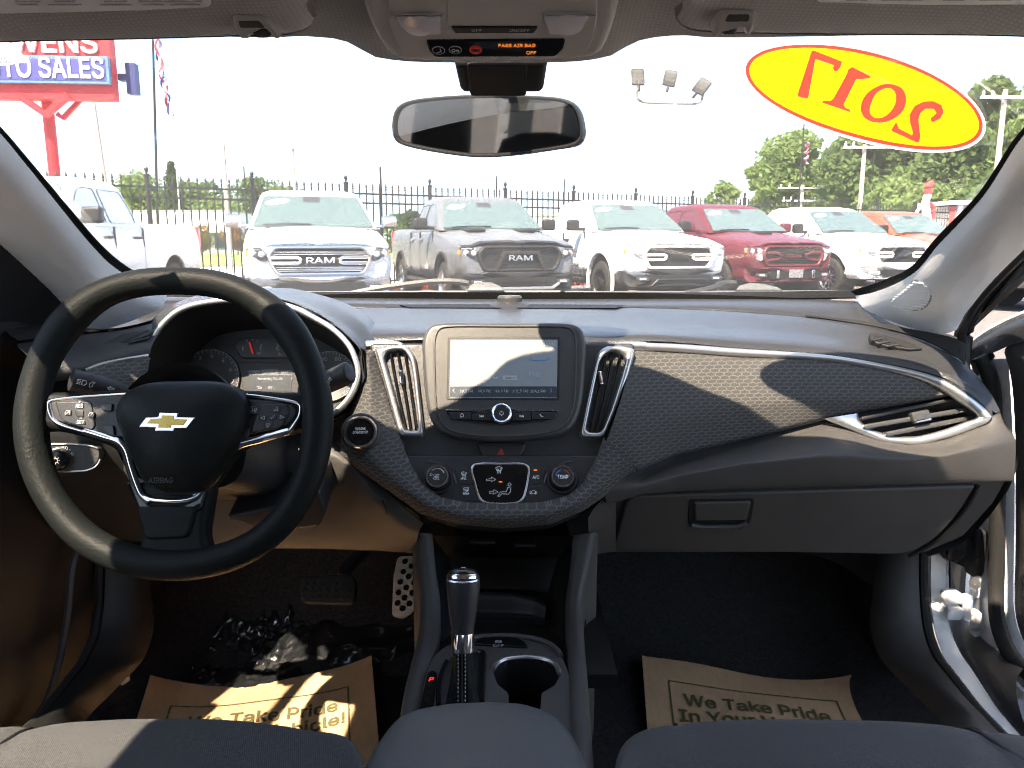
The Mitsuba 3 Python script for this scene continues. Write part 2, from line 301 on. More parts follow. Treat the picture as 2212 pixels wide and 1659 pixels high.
# ---- trees
def leafmat(key, a, b): scene[key] = dict(type='principledthin', base_color=mikit.proc(lambda p, n, uv: MX(a, b, mikit.fbm(p.x * 1.1, p.y * 1.1, p.z * 1.3) * .7 + .3 * N(p.x * 9, p.y * 9, p.z * 9))), roughness=.6, diff_trans=1.0, spec_trans=0.0, eta=1.4)
leafmat('leaf_light', (.19, .28, .10), (.28, .37, .14)); leafmat('leaf_mid', (.13, .20, .08), (.21, .29, .11)); leafmat('leaf_dark', (.07, .115, .06), (.12, .17, .08)); leafmat('leaf_rust', (.26, .12, .05), (.32, .2, .08)); leafmat('leaf_olive', (.22, .22, .06), (.32, .22, .06))
pr('bark', mikit.proc(lambda p, n, uv: MX((.16, .12, .09), (.28, .22, .17), mikit.fbm(p.x * 9, p.y * 9, p.z * 3))), .9)
def leaves(c, r, n, size, rng, hollow=.55):
    d = rng.normal(size=(n, 3)); d /= np.linalg.norm(d, axis=1, keepdims=True); q = (hollow + (1 - hollow) * rng.random(n) ** .6)[:, None]
    bump = 1 + .35 * (meshkit.fbm(d * 2.6 + rng.random(3) * 50, 3) - .5) * 2
    p = np.asarray(c) + d * q * np.asarray(r) * bump[:, None]; a = rng.normal(size=(n, 3)); a /= np.linalg.norm(a, axis=1, keepdims=True); b = np.cross(a, rng.normal(size=(n, 3))); b /= np.linalg.norm(b, axis=1, keepdims=True)
    s = size * (.6 + .8 * rng.random((n, 1))); V = np.stack([p - a * s, p + b * s * .55, p + a * s, p - b * s * .55], 1).reshape(-1, 3); F = np.arange(4 * n).reshape(-1, 4); return V, np.vstack([F[:, [0, 1, 2]], F[:, [0, 2, 3]]])
def tree(label, x, y, h, w, leaf, seed, n=5000, size=.16, base=.18, blobs=9, trunk=.16, name='tree', group=None):
    rng = np.random.default_rng(seed); t = thing(name, label, 'tree', group); zc = h * (base + (1 - base) / 2); L, B = [], []
    top = np.array([x + rng.normal() * .1 * w, y, h * .82]); B.append(tube(resample([(x, y, -.1), (x + .03 * w, y, h * .3), tuple(top)], 8), trunk, 7, scale=np.linspace(1, .25, 8)))
    for i in range(blobs):
        a = rng.random() * 6.283; z = h * base + (h * (1 - base)) * (i + .5) / blobs; k = (z - h * base) / (h * (1 - base)); rad = w / 2 * (math.sin(math.pi * (.12 + .80 * k)) ** .7)
        off = rad * (.55 * rng.random() + .2); c = np.array([x + math.cos(a) * off, y + math.sin(a) * off, z]); r = max(.22 * w, rad * .62) * (.75 + .5 * rng.random()); r = np.array([r, r, r * .75])
        if c[2] + r[2] > h: c[2] = h - r[2]
        L.append(leaves(c, r, n // blobs, size, rng)); B.append(tube([(x, y, max(.3, z * .55)), tuple((c + [x, y, z * .7]) / 2), tuple(c)], trunk * .4, 5, scale=[1, .6, .2]))
    part(t, 'trunk', cat(*B), 'bark'); part(t, 'crown', cat(*L), leaf, smooth=False); return t
def conifer(label, x, y, h, w, seed, n=9000, leaf='leaf_dark'):
    rng = np.random.default_rng(seed); t = thing('conifer', label, 'tree'); L = []
    for i in range(26):
        z = h * (.10 + .89 * i / 25); r = w / 2 * (1 - i / 26.5) * (.8 + .4 * rng.random())
        for a in np.arange(7) * .9 + rng.random() * 6: L.append(leaves((x + math.cos(a) * r * .55, y + math.sin(a) * r * .55, z - r * .1), (r * .55 * abs(math.cos(a)) + .2, r * .55 * abs(math.sin(a)) + .2, .34), n // 182, .26, rng, .1))
    part(t, 'trunk', tube([(x, y, 0), (x, y, h * .96)], .16, 6, scale=[1, .2]), 'bark'); part(t, 'crown', cat(*L), leaf, smooth=False)
def gpos(px, D): return (px - 1106) / FOC * D, D * 1.01
for i, (px, py, D, w, leaf) in enumerate([(175, 392, 118, 11, 'leaf_light'), (240, 384, 124, 12, 'leaf_mid'), (300, 388, 119, 11, 'leaf_light'), (345, 396, 128, 10, 'leaf_mid'), (430, 398, 122, 10, 'leaf_mid'), (480, 402, 116, 11, 'leaf_light'), (545, 400, 125, 11, 'leaf_mid'), (600, 396, 118, 10, 'leaf_light')]):
    x, y = gpos(px, D); tree(('leftmost', 'second', 'third', 'fourth', 'fifth', 'sixth', 'seventh', 'rightmost')[i] + ' of the eight far green trees along the wood edge at left', x, y, (1.1 + (529 - py) / FOC * D) * (1.0, .86, 1.08, .9, 1.02, .82, 1.1, .92)[i], w, leaf, 40 + i, 3600, .34, .06, 12, .2, group='far trees beyond the fence at left')
x, y = gpos(386, 108); conifer('tall dark spruce rising above the wood edge at left', x, y, 1.1 + (529 - 360) / FOC * 108, 6.0, 71)
for i, (px, py, D, w, leaf, lab) in enumerate([(862, 463, 110, 7, 'leaf_mid', 'small round green tree seen between the two nearest pickups'), (893, 455, 95, 4, 'leaf_dark', 'slim dark tree beside the silver pickup roof edge')]):
    x, y = gpos(px, D); tree(lab, x, y, 1.1 + (529 - py) / FOC * D, w, leaf, 60 + i, 1800, .3, .1, 7)
for i, (px, py, D, w, leaf, lab) in enumerate([(437, 488, 82, 3.2, 'leaf_olive', 'small yellowing tree on the grass before the far building'), (516, 492, 82, 3.0, 'leaf_rust', 'small rust coloured tree beside the nearest white pickup mirror')]):
    x, y = gpos(px, D); tree(lab, x, y, 1.1 + (529 - py) / FOC * D, w, leaf, 80 + i, 1500, .12, .25, 7, .08)
for i, (px, py, D, w, leaf, lab, n) in enumerate([
    (1690, 300, 52, 5.6, 'leaf_light', 'loose light green tree behind the burgundy pickup', 9000), (1640, 352, 55, 3.4, 'leaf_light', 'light green bushy tree left of the loose tree behind the burgundy pickup', 4500), (1742, 352, 57, 3.4, 'leaf_light', 'light green tree right of the flag pole behind the fence', 4500),
    (1560, 398, 75, 4.6, 'leaf_light', 'small pale tree at the left end of the right hand trees', 2600), (1800, 402, 62, 4.0, 'leaf_light', 'low green tree between the two tall tree masses at right', 3000),
    (1862, 282, 46, 5.2, 'leaf_mid', 'tall green tree with the light utility pole in front of it', 8000), (1955, 262, 48, 6.0, 'leaf_mid', 'tall tree with brown limbs below the oval window sticker', 9000), (2060, 285, 44, 5.5, 'leaf_mid', 'broad green tree right of the tree with brown limbs', 8000),
    (2135, 188, 47, 5.5, 'leaf_mid', 'tallest tree at right behind the pole with a crossarm', 9000), (2225, 235, 42, 5.5, 'leaf_light', 'light green tree at the right edge of the windscreen', 7000), (1900, 392, 38, 3.6, 'leaf_light', 'bright green bush before the tall trees at right', 3600), (1985, 400, 37, 3.4, 'leaf_light', 'bright green bush left of the white and red decorations', 3600), (2100, 400, 38, 4.5, 'leaf_mid', 'dark green bush behind the red and white shed', 3600), (2015, 330, 47, 5.0, 'leaf_dark', 'dark gap filling tree deep among the tall trees at right', 5000)]):
    x, y = gpos(px, D); tree(lab, x, y, 1.1 + (529 - py) / FOC * D, w, leaf, 100 + i, n, .2 if D < 60 else .26, .06 if n < 4000 else .2, 12 if n > 5000 else 9, .2 if n > 5000 else .12, name='tree' if n > 4000 else 'small_tree')

# ---- buildings
pr('wall_white', (.75, .75, .74), .8); pr('wall_grey', (.30, .31, .33), .8); pr('wall_tan', (.6, .55, .47), .8); pr('dark_pane', (.06, .08, .09), .1); pr('brick_red', (.4, .16, .1), .8)
b = thing('office_building', 'low white and grey commercial building beyond the lawn at left', 'building')
x0, y0 = gpos(296, 100); x1, _ = gpos(545, 100); cx, w = (x0 + x1) / 2, x1 - x0
part(b, 'wall', box((cx, y0 + 5, 1.3), (w, 10, 2.6)), 'wall_grey'); part(b, 'upper_wall', box((cx - 1.4, y0 + 4.9, 3.98), (w - 2.8, 10.2, 2.75)), 'wall_white'); part(b, 'roof_coping', box((cx - 1.4, y0 + 4.9, 5.4), (w - 2.6, 10.4, .12)), 'wall_grey')
part(b, 'canopy', box((cx + 3.6, y0 - .7, 2.75), (6.4, 1.6, .18)), 'wall_white')
for i in range(7): part(b, 'window', box((x0 + 1.2 + i * 1.95, y0 - .03, 1.5), (1.3, .1, 1.5)), 'dark_pane')
part(b, 'door', box((x0 + 8.1 + 1.95, y0 - .06, 1.1), (.55, .1, 2.1)), 'wall_tan')
b = thing('low_building', 'pale flat roofed building seen between the silver and the second white pickup', 'building')
x0, y0 = gpos(1160, 78); part(b, 'wall', box((x0 + 1, y0 + 4, 2.0), (9, 8, 4.0)), 'wall_white'); part(b, 'roof_edge', box((x0 + 1, y0 + 4, 4.1), (9.3, 8.3, .3)), 'wall_tan'); part(b, 'brick_base', box((x0 + 1, y0 - .02, .9), (9.02, .1, 1.8)), 'brick_red')

# ---- poles
pr('pole_wood', mikit.proc(lambda p, n, uv: MX((.36, .31, .26), (.5, .44, .38), N(p.x * 30, p.y * 30, p.z * 2))), .9); pr('pole_steel', (.55, .56, .57), .5); pr('pole_white', (.8, .8, .8), .5); pr('pole_dark', (.014, .014, .016), .5)
def pole(label, px, py, D, r, m='pole_wood', arms=(), lean=0.0, name='utility_pole', cat_='pole', z0=0.0):
    x, y = gpos(px, D); z = 1.1 + (529 - py) / FOC * D; t = thing(name, label, cat_); part(t, 'shaft', tube([(x - lean, y, z0), (x, y, z)], r, 8, scale=[1.15, .8]), m)
    for dz, L in arms:
        part(t, 'crossarm', box((x, y - r - .06, z - dz), (L, .09, .09)), 'pole_white')
        for q in (-.45, -.28, .28, .45): part(t, 'insulator', lathe([(.001, .0), (.05, 0), (.05, .1), (.03, .16), (.001, .17)], Frame((x + q * L, y - r - .06, z - dz + .065), (1, 0, 0), (0, 1, 0)), 8), 'pole_white')
    return t, x, y, z
pole('leaning wooden pole right of the red pole sign', 232, 190, 38, .12, lean=-.5)
pole('thin steel lamp post above the far wood at left', 398, 268, 60, .06, 'pole_steel', name='lamp_post', cat_='street lamp')
pole('wooden pole left of the nearest white pickup', 499, 318, 34, .1)
pole('wooden utility pole above the nearest white pickup roof', 645, 305, 60, .11, arms=((.9, 2.2),))
pole('utility pole with white crossarm below the oval sticker', 1847, 322, 33, .10, arms=((.12, 1.9),))
pole('utility pole with white crossarm at the right end of the oval sticker', 2130, 212, 30, .11, arms=((.3, 2.0),))
pole('short utility pole with two crossarms behind the fence', 1722, 404, 48, .14, arms=((.2, 3.1), (.95, 2.6)))
for lab, px, py, D in (('thin dark rod on the fence post left of the nearest white pickup', 540, 366, 16.9), ('tall thin dark rod rising from the fence behind the nearest white pickup', 828, 367, 18.6), ('thin dark rod on the fence post behind the silver pickup', 1073, 385, 20.5), ('thin dark rod on the fence post left of the second white pickup', 1217, 392, 21.6)):
    pole(lab, px, py, D, .018 if px != 828 else .03, 'iron', name='rod', cat_='rod')
pr('pennant_red', (.6, .06, .07), .7); pr('pennant_white', (.8, .8, .8), .7); pr('pennant_navy', (.05, .05, .16), .7)
for lab, px, py, D, rng0, seed in (('tattered red and white flag wrapped round the tall pole at left', 372, 60, 17.0, (95, 265), 3), ('tattered red and white flag on the thin pole in front of the loose tree', 1717, 245, 26, (318, 362), 4)):
    t, x, y, z = pole(lab.replace('tattered red and white flag wrapped round the', 'dark').replace('tattered red and white flag on the thin', 'thin dark'), px, py, D, .028, 'pole_dark', name='flag_pole', cat_='flag pole', lean=.32 if px < 900 else .06)
    rng = np.random.default_rng(seed); fl = thing('flag', lab, 'flag'); n = 26
    zz = [1.1 + (529 - q) / FOC * D for q in np.linspace(rng0[0], rng0[1], n)]
    for j, m in enumerate(('pennant_red', 'pennant_white', 'pennant_navy')):
        pth = np.array([(x + .06 + .05 * math.sin(i * .8 + j * 2.1) + (.10 * (i / n) ** 2 * 2 if px < 900 else .03), y - .06 + .05 * math.cos(i * .8 + j * 2), zz[i]) for i in range(n)])
        wv = .04 * (1 + .5 * np.sin(np.arange(n) * 1.3 + j)) if px < 900 else .06 * np.ones(n)
        part(fl, 'strip', solid(grid([pth, pth + np.stack([wv, -.03 * np.cos(np.arange(n)), .02 * np.sin(np.arange(n))], 1)]), .003), m)

# ---- pole lights: three heads on a white bracket
pr('pole_pale', (.2, .2, .2), .5); lp = thing('lot_light', 'white lot light pole with three dark framed flat lamp heads', 'lot light'); D = 24.0
x, y = gpos(1445, D); z = lambda py: 1.1 + (829.5 * 0 + 529 - py) / FOC * D
part(lp, 'shaft', tube([(x, y, 0), (x, y, z(238))], .06, 10, scale=[1.2, .9]), 'pole_white')
part(lp, 'bracket', tube(resample([(x - 1.15, y, z(214)), (x - 1.1, y, z(232)), (x - .8, y, z(238)), (x + .6, y, z(240)), (x + .8, y, z(232)), (x + .83, y, z(214))], 30), .035, 8), 'pole_pale')
pr('lamp_led', (.09, .09, .082), .25)
for px, py0, tx, turn in ((1367, 152, 0.0, 0), (1433, 154, .14, 12), (1499, 170, .55, 30)):
    xx, _ = gpos(px, D); hd = Frame((xx, y, z(py0 + 36)), (1, 0, 0), (0, .5, .86)).moved(0, 0, 0, -math.radians(turn) * 1.2)
    k = part(lp, 'lamp_head', plate(fillet([(-.19, -.25), (.19, -.25), (.19, .32), (-.19, .32)], .05), hd, -.06, 0, .01, back=True), 'pole_dark')
    for i in range(3): _used.add(k + f'__led_panel{i}'); scene[k + '__led_panel' + (f'_{i:03d}' if i else '')] = mikit.ply(plate(fillet([(-.155, -.12 + i * .14), (.155, -.12 + i * .14), (.155, .0 + i * .14), (-.155, .0 + i * .14)], .01), hd, -.005, .008, .003), 'lamp_led')
    part(lp, 'knuckle', tube([tuple(hd.p(0, -.25, -.03)), tuple(hd.p(0, -.47, -.03))], .04, 8), 'pole_dark')

# ---- pole sign
pr('sign_red', (.5, .02, .03), .5); pr('sign_blue', (.06, .06, .25), .45); pr('sign_frame', (.10, .2, .36), .45); pr('sign_navy', (.03, .04, .16), .5)
sg = thing('pole_sign', 'large red pole sign with blue AUTO SALES panel at the left edge', 'sign'); D = 22.0
sf = facing(110, 150, D, 0, -4); L = lambda px, py: sf.loc(px, py)
def brect(p0, p1, h0, h1): a, b_ = L(*p0), L(*p1); return fbox(sf, (a[0] + b_[0]) / 2, (a[1] + b_[1]) / 2, (h0 + h1) / 2, (abs(b_[0] - a[0]), abs(a[1] - b_[1]), h1 - h0), .01)
part(sg, 'cabinet', brect((-330, -10), (247, 216), -.35, 0), 'sign_red')
part(sg, 'blue_cabinet', brect((-330, 116), (243, 184), 0, .16), 'sign_frame'); part(sg, 'panel', brect((-322, 122), (236, 178), .1, .175), 'sign_blue')
part(sg, 'rear_cabinet', brect((252, 126), (279, 195), -.8, -.5), 'sign_navy'); part(sg, 'cabinet_arm', brect((236, 150), (262, 165), -.75, -.5), 'sign_navy')
a = L(231, 150); part(sg, 'lettering', text('AUTO SALES', sf, a[0], a[1], .175, .51, .03, 'r', True, sx=.79), 'print_white')
a = L(212, 95); part(sg, 'upper_lettering', text('OWENS', sf, a[0], a[1] + .02, 0, .5, .07, 'r', True, sx=1.12), 'print_white')
x, y = gpos(124, D); part(sg, 'pole', tube([(x, y + .35, 0), (x, y + .35, 1.1 + (529 - 180) / FOC * D)], .15, 14), 'sign_red')
for pts in ([(42, 205), (102, 250), (150, 196), (142, 190)], [(146, 196), (172, 214), (136, 258), (122, 246)]):
    q = [tuple(sf.at(px, py, -.1 if px != 172 else -.4)) for px, py in pts]
    if pts[0][0] == 42: q = [tuple(sf.at(px, py, .04)) for px, py in ((42, 207), (100, 248), (148, 205))]; part(sg, 'diamond_brace', sweep(q, rrect(.2, .17, .01, 2)), 'sign_red')
    else: q = [tuple(sf.at(px, py, -.45)) for px, py in ((147, 198), (176, 214), (136, 256), (124, 246))]; part(sg, 'diamond_brace', sweep(q, rrect(.12, .12, .01, 2)), 'sign_red')
# ---- red and white decorations at right
sh = thing('decorated_shed', 'small shed hung with red and white bunting beyond the orange pickup', 'shed'); x, y = gpos(2040, 30)
part(sh, 'wall', box((x + .6, y, 1.25), (2.4, 2, 2.5)), 'wall_tan'); part(sh, 'roof', box((x + .6, y - .1, 2.62), (2.7, 2.3, .14), .02, np.eye(4)), 'pole_white')
for i in range(9): part(sh, 'banner', box((x - .5 + i * .27, y - 1.06, 2.05), (.2, .03, .9 + .2 * (i % 2))), ('pennant_red', 'pennant_white')[i % 2])
x, y = gpos(1984, 27); wv = thing('air_dancer', 'white inflatable tube figure with a red top near the fence at right', 'inflatable')
part(wv, 'body', tube(resample([(x - .1, y, 0), (x - .12, y, 1.2), (x + .12, y - .05, 1.9), (x + .02, y, 2.5), (x + .1, y, 2.8)], 20), .13, 10), 'pennant_white'); part(wv, 'head', tube(resample([(x + .1, y, 2.8), (x + .06, y, 3.05), (x + .2, y, 3.15)], 8), .13, 10), 'pennant_red')
part(wv, 'arm', tube(resample([(x + .1, y, 2.5), (x - .25, y, 2.2), (x - .3, y, 1.8)], 10), .06, 8), 'pennant_white'); part(wv, 'arm', tube(resample([(x + .1, y, 2.55), (x + .35, y, 2.3), (x + .3, y, 1.9)], 10), .06, 8), 'pennant_red')
# ---- pickups: local x to the viewer's right, y from the nose backwards, z up
def paint(key, c, rough=.28): pr(key, c, rough, clearcoat=1.0, clearcoat_gloss=.93)
paint('paint_white', (.80, .81, .82)); pr('paint_silver', (.19, .20, .215), .34, .4, clearcoat=1.0, clearcoat_gloss=.93); paint('paint_burgundy', (.11, .017, .026)); paint('paint_orange', (.65, .09, .05)); paint('paint_charcoal', (.07, .072, .08))
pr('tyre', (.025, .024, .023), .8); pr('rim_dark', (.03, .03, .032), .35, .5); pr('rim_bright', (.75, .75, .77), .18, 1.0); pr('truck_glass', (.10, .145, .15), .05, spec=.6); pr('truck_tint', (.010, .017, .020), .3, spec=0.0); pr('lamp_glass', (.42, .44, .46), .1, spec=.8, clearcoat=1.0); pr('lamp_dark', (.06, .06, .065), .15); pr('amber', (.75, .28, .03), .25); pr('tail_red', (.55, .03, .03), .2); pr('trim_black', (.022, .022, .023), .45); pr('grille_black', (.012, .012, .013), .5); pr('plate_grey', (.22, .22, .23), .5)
def section(y, w, zb, zt, crown=.03, sh=.10):
    h = [(0, zb), (w * .8, zb), (w * .96, zb + .06), (w, zb + .22), (w, (zb + zt) / 2 + .1), (w - .012, zt - .2), (w - .03, zt - sh), (w - .07, zt - .035), (w - .16, zt), (w * .55, zt + crown * .75), (0, zt + crown)]
    h = np.array(h); full = np.vstack([h, h[-2:0:-1] * [-1, 1]]); return np.stack([full[:, 0], np.full(len(full), y), full[:, 1]], 1)
def capped(R):
    v, f = rings(R); n = len(R[0]); c = tri(R[0][:, [0, 2]]); P = R[0][:, [0, 2]]; a = cr2(P[c[:, 1]] - P[c[:, 0]], P[c[:, 2]] - P[c[:, 0]]); c = np.where((a > 0)[:, None], c, c[:, ::-1])
    f = np.vstack([f, c, c[:, ::-1] + (len(R) - 1) * n]); m = trimesh.Trimesh(v, f, process=False); return (v, f[:, ::-1]) if m.volume < 0 else (v, f)
def mirrored(m): v, f, _ = meshkit.arrays(m); return v * [-1, 1, 1], f[:, ::-1]
_tk = {}
def body_mesh():
    if 'b' not in _tk:
        st = [(.03, .86, .62, 1.06, .02), (.08, .93, .58, 1.10, .025), (.2, .985, .55, 1.15, .03), (.5, 1.02, .52, 1.205, .05), (1.0, 1.035, .5, 1.26, .07), (1.45, 1.035, .5, 1.32, .06), (1.6, 1.03, .5, 1.36, .02), (2.4, 1.02, .5, 1.37, 0), (3.7, 1.02, .5, 1.37, 0), (3.74, 1.03, .5, 1.40, 0), (5.75, 1.02, .55, 1.43, 0), (5.84, .99, .58, 1.41, 0)]
        m = man(capped([section(*s) for s in st]))
        for y in (.98, 4.66):
            for s in (-1, 1):
                c = manifold3d.Manifold.cylinder(.42, .5, .5, 40).translate([0, 0, 0]).rotate([0, 90, 0]).translate([s * 1.2 - (.5 if s > 0 else -.08) + (0 if s > 0 else 0), y, .43])
                m = m - manifold3d.Manifold.cylinder(.5, .5, .5, 40).rotate([0, 90, 0]).translate([.68 if s > 0 else -1.18, y, .45])
        m = m - manifold3d.Manifold.cube([1.6, 1.9, .6]).translate([-.8, 3.85, .95])
        _tk['b'] = unman(m)
    return _tk['b']
def cab_mesh():
    if 'c' not in _tk:
        R = []
        for z, x, ya, yb, r in ((1.34, .95, 1.42, 3.74, .1), (1.37, .95, 1.45, 3.73, .1), (1.86, .775, 2.19, 3.57, .12), (1.92, .735, 2.3, 3.52, .16), (1.96, .66, 2.44, 3.45, .2), (1.978, .5, 2.62, 3.3, .2)): 
            q = fillet([(-x, ya), (x, ya), (x, yb), (-x, yb)], r, 6); R.append(np.stack([q[:, 0], q[:, 1] - (.05 * (1 - (q[:, 0] / x) ** 2) if z < 1.95 else 0) * (q[:, 1] < (ya + yb) / 2), np.full(len(q), z)], 1))
        v, f = rings(R); n = len(R[0]); c = tri(R[-1][:, :2]); _tk['c'] = (v, np.vstack([f, c + (len(R) - 1) * n]))
    return _tk['c']
def wheel_parts(spokes, rng0=0):
    a = Frame((0, 0, 0), (0, 0, 1), (0, 1, 0))  # normal -x
    ty = lathe([(.26, -.13), (.33, -.135), (.385, -.12), (.405, -.09), (.41, 0), (.405, .09), (.385, .12), (.33, .135), (.26, .13)], a, 36)
    lug = [fbox(a.moved(0, 0, 0, i * 2 * math.pi / 30), .408, 0, (-.055, .055)[i % 2], (.018, .05, .09), .004) for i in range(30)]
    rim = [lathe([(.262, -.12), (.262, .10), (.275, .135), (.255, .137), (.235, .10), (.23, .02)], a, 36), lathe([(.001, .09), (.055, .09), (.06, .07), (.06, .03)], a, 16)]
    for i in range(spokes):
        m = a.moved(0, 0, 0, i * 2 * math.pi / spokes); rim.append(fbox(m, .145, 0, .065, (.2, .055 if spokes < 9 else .032, .05), .012))
    back = lathe([(.24, -.02), (.001, -.02)], a, 24)
    return cat(ty, *lug), cat(*rim), flip(back)
_wh = {n: wheel_parts(n) for n in (5, 6, 10)}
def pickup(label, X, Y, yaw, paint_, style, rim=('rim_dark', 6), bumper='trim_black', sticker=True, glass='truck_glass', name='pickup_truck', group='pickups in the sales row'):
    t = thing(name, label, 'pickup truck', group)
    M = np.array(T().translate([X, Y, 0]).rotate([0, 0, 1], yaw).matrix)
    def P(nm, m, mat, smooth=35, lab=None): return part(t, nm, move(m, M), mat, smooth, lab)
    def S2(par, nm, m, mat, smooth=35): return part(par, nm, move(m, M), mat, smooth)
    P('body', body_mesh(), paint_, 38); P('cab', cab_mesh(), paint_, 38)
    P('bed_floor', box((0, 4.8, .97), (1.58, 1.85, .04)), 'trim_black')
    Fw = Frame((0, 1.395, 1.37), (1, 0, 0), (0, .735, .49)); Lw = math.hypot(.735, .49)
    ws = P('windshield', plate(fillet([(-.885, .015), (0, -.0), (.885, .015), (.715, Lw * .97), (0, Lw * .985), (-.715, Lw * .97)], [.05, .5, .05, .06, .5, .06]), Fw, -.02, .012, .003), glass)
    P('wiper', tube([tuple(Fw.p(-.75, .0, .03)), tuple(Fw.p(-.4, .03, .035)), tuple(Fw.p(-.05, .03, .03))], .012, 6), 'trim_black')
    if sticker: P('window_sticker', plate([(-.52 + math.cos(a) * .19 * .96 - math.sin(a) * .075 * .28, Lw * .78 + math.cos(a) * .19 * .28 + math.sin(a) * .075 * .96) for a in np.arange(24) * 2 * math.pi / 24], Fw, .012, .0145, .0005), 'label_white', lab='white back of an oval sticker on the windscreen')
    P('camera_pod', plate(rrect(.26, .16, .03), Fw.moved(0, Lw * .86), .010, .0135, .001), 'lamp_dark')
    for s in (-1, 1):
        Fs = Frame((s * .951, 0, 1.37), (0, -s, 0), unit((-s * .175, 0, .49))); sg_ = lambda pts: np.array([(-s * a, b) for a, b in pts]); Ls = .52
        P('side_window', plate(fillet(sg_([(1.78, .02), (2.70, .02), (2.70, Ls * .93), (2.40, Ls * .93), (2.28, Ls * .86)]), .05), Fs, -.01, .006, .002), 'truck_tint' if s > 0 else glass)
        P('side_window', plate(fillet(sg_([(2.80, .02), (3.52, .02), (3.56, .12), (3.44, Ls * .93), (2.80, Ls * .93)]), .05), Fs, -.01, .006, .002), 'truck_tint')
        P('mirror', cat(box((s * 1.19, 1.86, 1.46), (.24, .13, .2), .04), box((s * 1.02, 1.88, 1.39), (.2, .07, .06), .015)), 'chrome' if style == 'A' else 'trim_black' if style != 'D' else paint_, 60)
        for y in (2.58, 3.42): P('door_handle', box((s * 1.025, y, 1.20), (.05, .19, .035), .012), 'trim_black' if style in 'CL' else 'chrome' if style in 'AB' else paint_)
        for y in (1.72, 2.76, 3.62): P('door_seam', box((s * 1.008, y, .95), (.03, .008, .78)), 'trim_black')
        P('running_board', box((s * .97, 2.85, .46), (.16, 2.1, .07), .02), 'trim_black')
        for y in (.98, 4.66):
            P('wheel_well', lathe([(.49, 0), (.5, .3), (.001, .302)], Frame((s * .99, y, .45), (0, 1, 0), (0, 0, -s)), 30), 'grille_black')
            if style in 'BC' or style == 'A' and False:
                an = np.linspace(-.25, math.pi + .25, 26); P('fender_flare', sweep(np.stack([np.full(26, s * 1.025), y + np.cos(an) * .525, .45 + np.sin(an) * .525], 1), rrect(.045, .06, .01, 2), up=(s, 0, 0)), paint_ if style == 'C' else 'trim_black')
            W = Frame((s * .9, y, .41), (1, 0, 0), (0, 1, 0)); w = np.eye(4); w[:3, 3] = W.o
            if s > 0: w = w @ np.array(T().rotate([0, 0, 1], 180).matrix)
            ty, rm, bk = _wh[rim[1]]; k = P('wheel', move(bk, w), 'grille_black'); S2(k, 'tyre', move(ty, w), 'tyre'); S2(k, 'rim', move(rm, w), rim[0])
        P('tail_light', box((s * .965, 5.80, 1.22), (.1, .12, .34), .02), 'tail_red')
    P('rear_bumper', box((0, 5.88, .62), (1.9, .16, .2), .05), 'chrome' if style in 'AL' else 'trim_black')
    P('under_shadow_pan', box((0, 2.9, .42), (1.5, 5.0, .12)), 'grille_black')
    # nose
    G = Frame((0, .03, 0), (1, 0, 0), (0, 0, 1))   # normal -y
    if style == 'L': G = G
    hexo = np.array([(-.60, 1.09), (.60, 1.09), (.705, .98), (.69, .86), (.60, .69), (-.60, .69), (-.69, .86), (-.705, .98)]); fr, hx = [.05, .05, .04, .05, .06, .06, .05, .04], hexo
    inn = np.array([(-.565, 1.045), (.565, 1.045), (.635, .965), (.62, .86), (.545, .735), (-.545, .735), (-.62, .86), (-.635, .965)])
    chrome_ = {'A': 'chrome', 'B': 'trim_black', 'C': paint_, 'D': paint_, 'L': paint_}[style]
    hood = np.array([(-.93, 1.075), (-.74, 1.095), (-.62, 1.135), (-.1, 1.155), (-.05, 1.135), (.05, 1.135), (.1, 1.155), (.62, 1.135), (.74, 1.095), (.93, 1.075)])
    e0 = np.stack([hood[:, 0], np.full(10, .0) + .10 * (hood[:, 0] / .93) ** 4, hood[:, 1]], 1)
    P('hood_lip', loft([e0 + [0, .0, -.035], e0 + [0, -.012, -.01], e0 + [0, .03, .012], e0 * [1, 1, 0] + np.array([0, .32, 0]) + np.stack([0 * hood[:, 0], 0 * hood[:, 0], 1.185 - .03 * (hood[:, 0] / .93) ** 2 + .0 * hood[:, 0]], 1)], 40), paint_ if style != 'B' else 'trim_black', 60)
    P('grille_mesh', plate(fillet(inn, .04), G, -.03, .012, .002), 'grille_black')
    P('grille_frame', ringplate(fillet(hexo, fr), fillet(inn, .04), G, -.02, .075), chrome_, 45)
    red = style == 'D'
    if style in 'ACDL':
        zs = {'A': (1.005, .975, .80, .775, .752), 'D': tuple(.75 + i * .033 for i in range(9)), 'C': (), 'L': ()}[style]
        for z in zs:
            wd = .545 + .09 * min(1, (z - .735) / .16) if z < .9 else .62 - .05 * max(0, (z - .965) / .08)
            P('grille_bar', sweep([(-wd, .012, z), (0, .0, z), (wd, .012, z)], rrect(.035, .013, .004, 2), up=(0, 0, 1)), 'chrome' if style == 'A' else 'trim_black')
        for s in (-1, 1):
            if style == 'D': br = [(s * .6, .955), (s * .40, .955), (s * .26, .895), (s * .34, .835), (s * .60, .805)]
            else: br = [(s * .64, .935), (s * .30, .935), (s * .265, .915), (s * .265, .875), (s * .30, .855), (s * .64, .855)]
            P('grille_bracket', sweep([(a, -.015, b) for a, b in br], rrect(.05, .032, .008, 2), up=(0, 1, 0)), chrome_)
        P('lettering', text('RAM', G, 0, .893, .03, .075 if style == 'A' else .068, .02, 'c', True, sx=1.75), {'A': 'chrome', 'C': 'trim_black', 'D': 'paint_burgundy', 'L': 'trim_black'}[style])
    else:
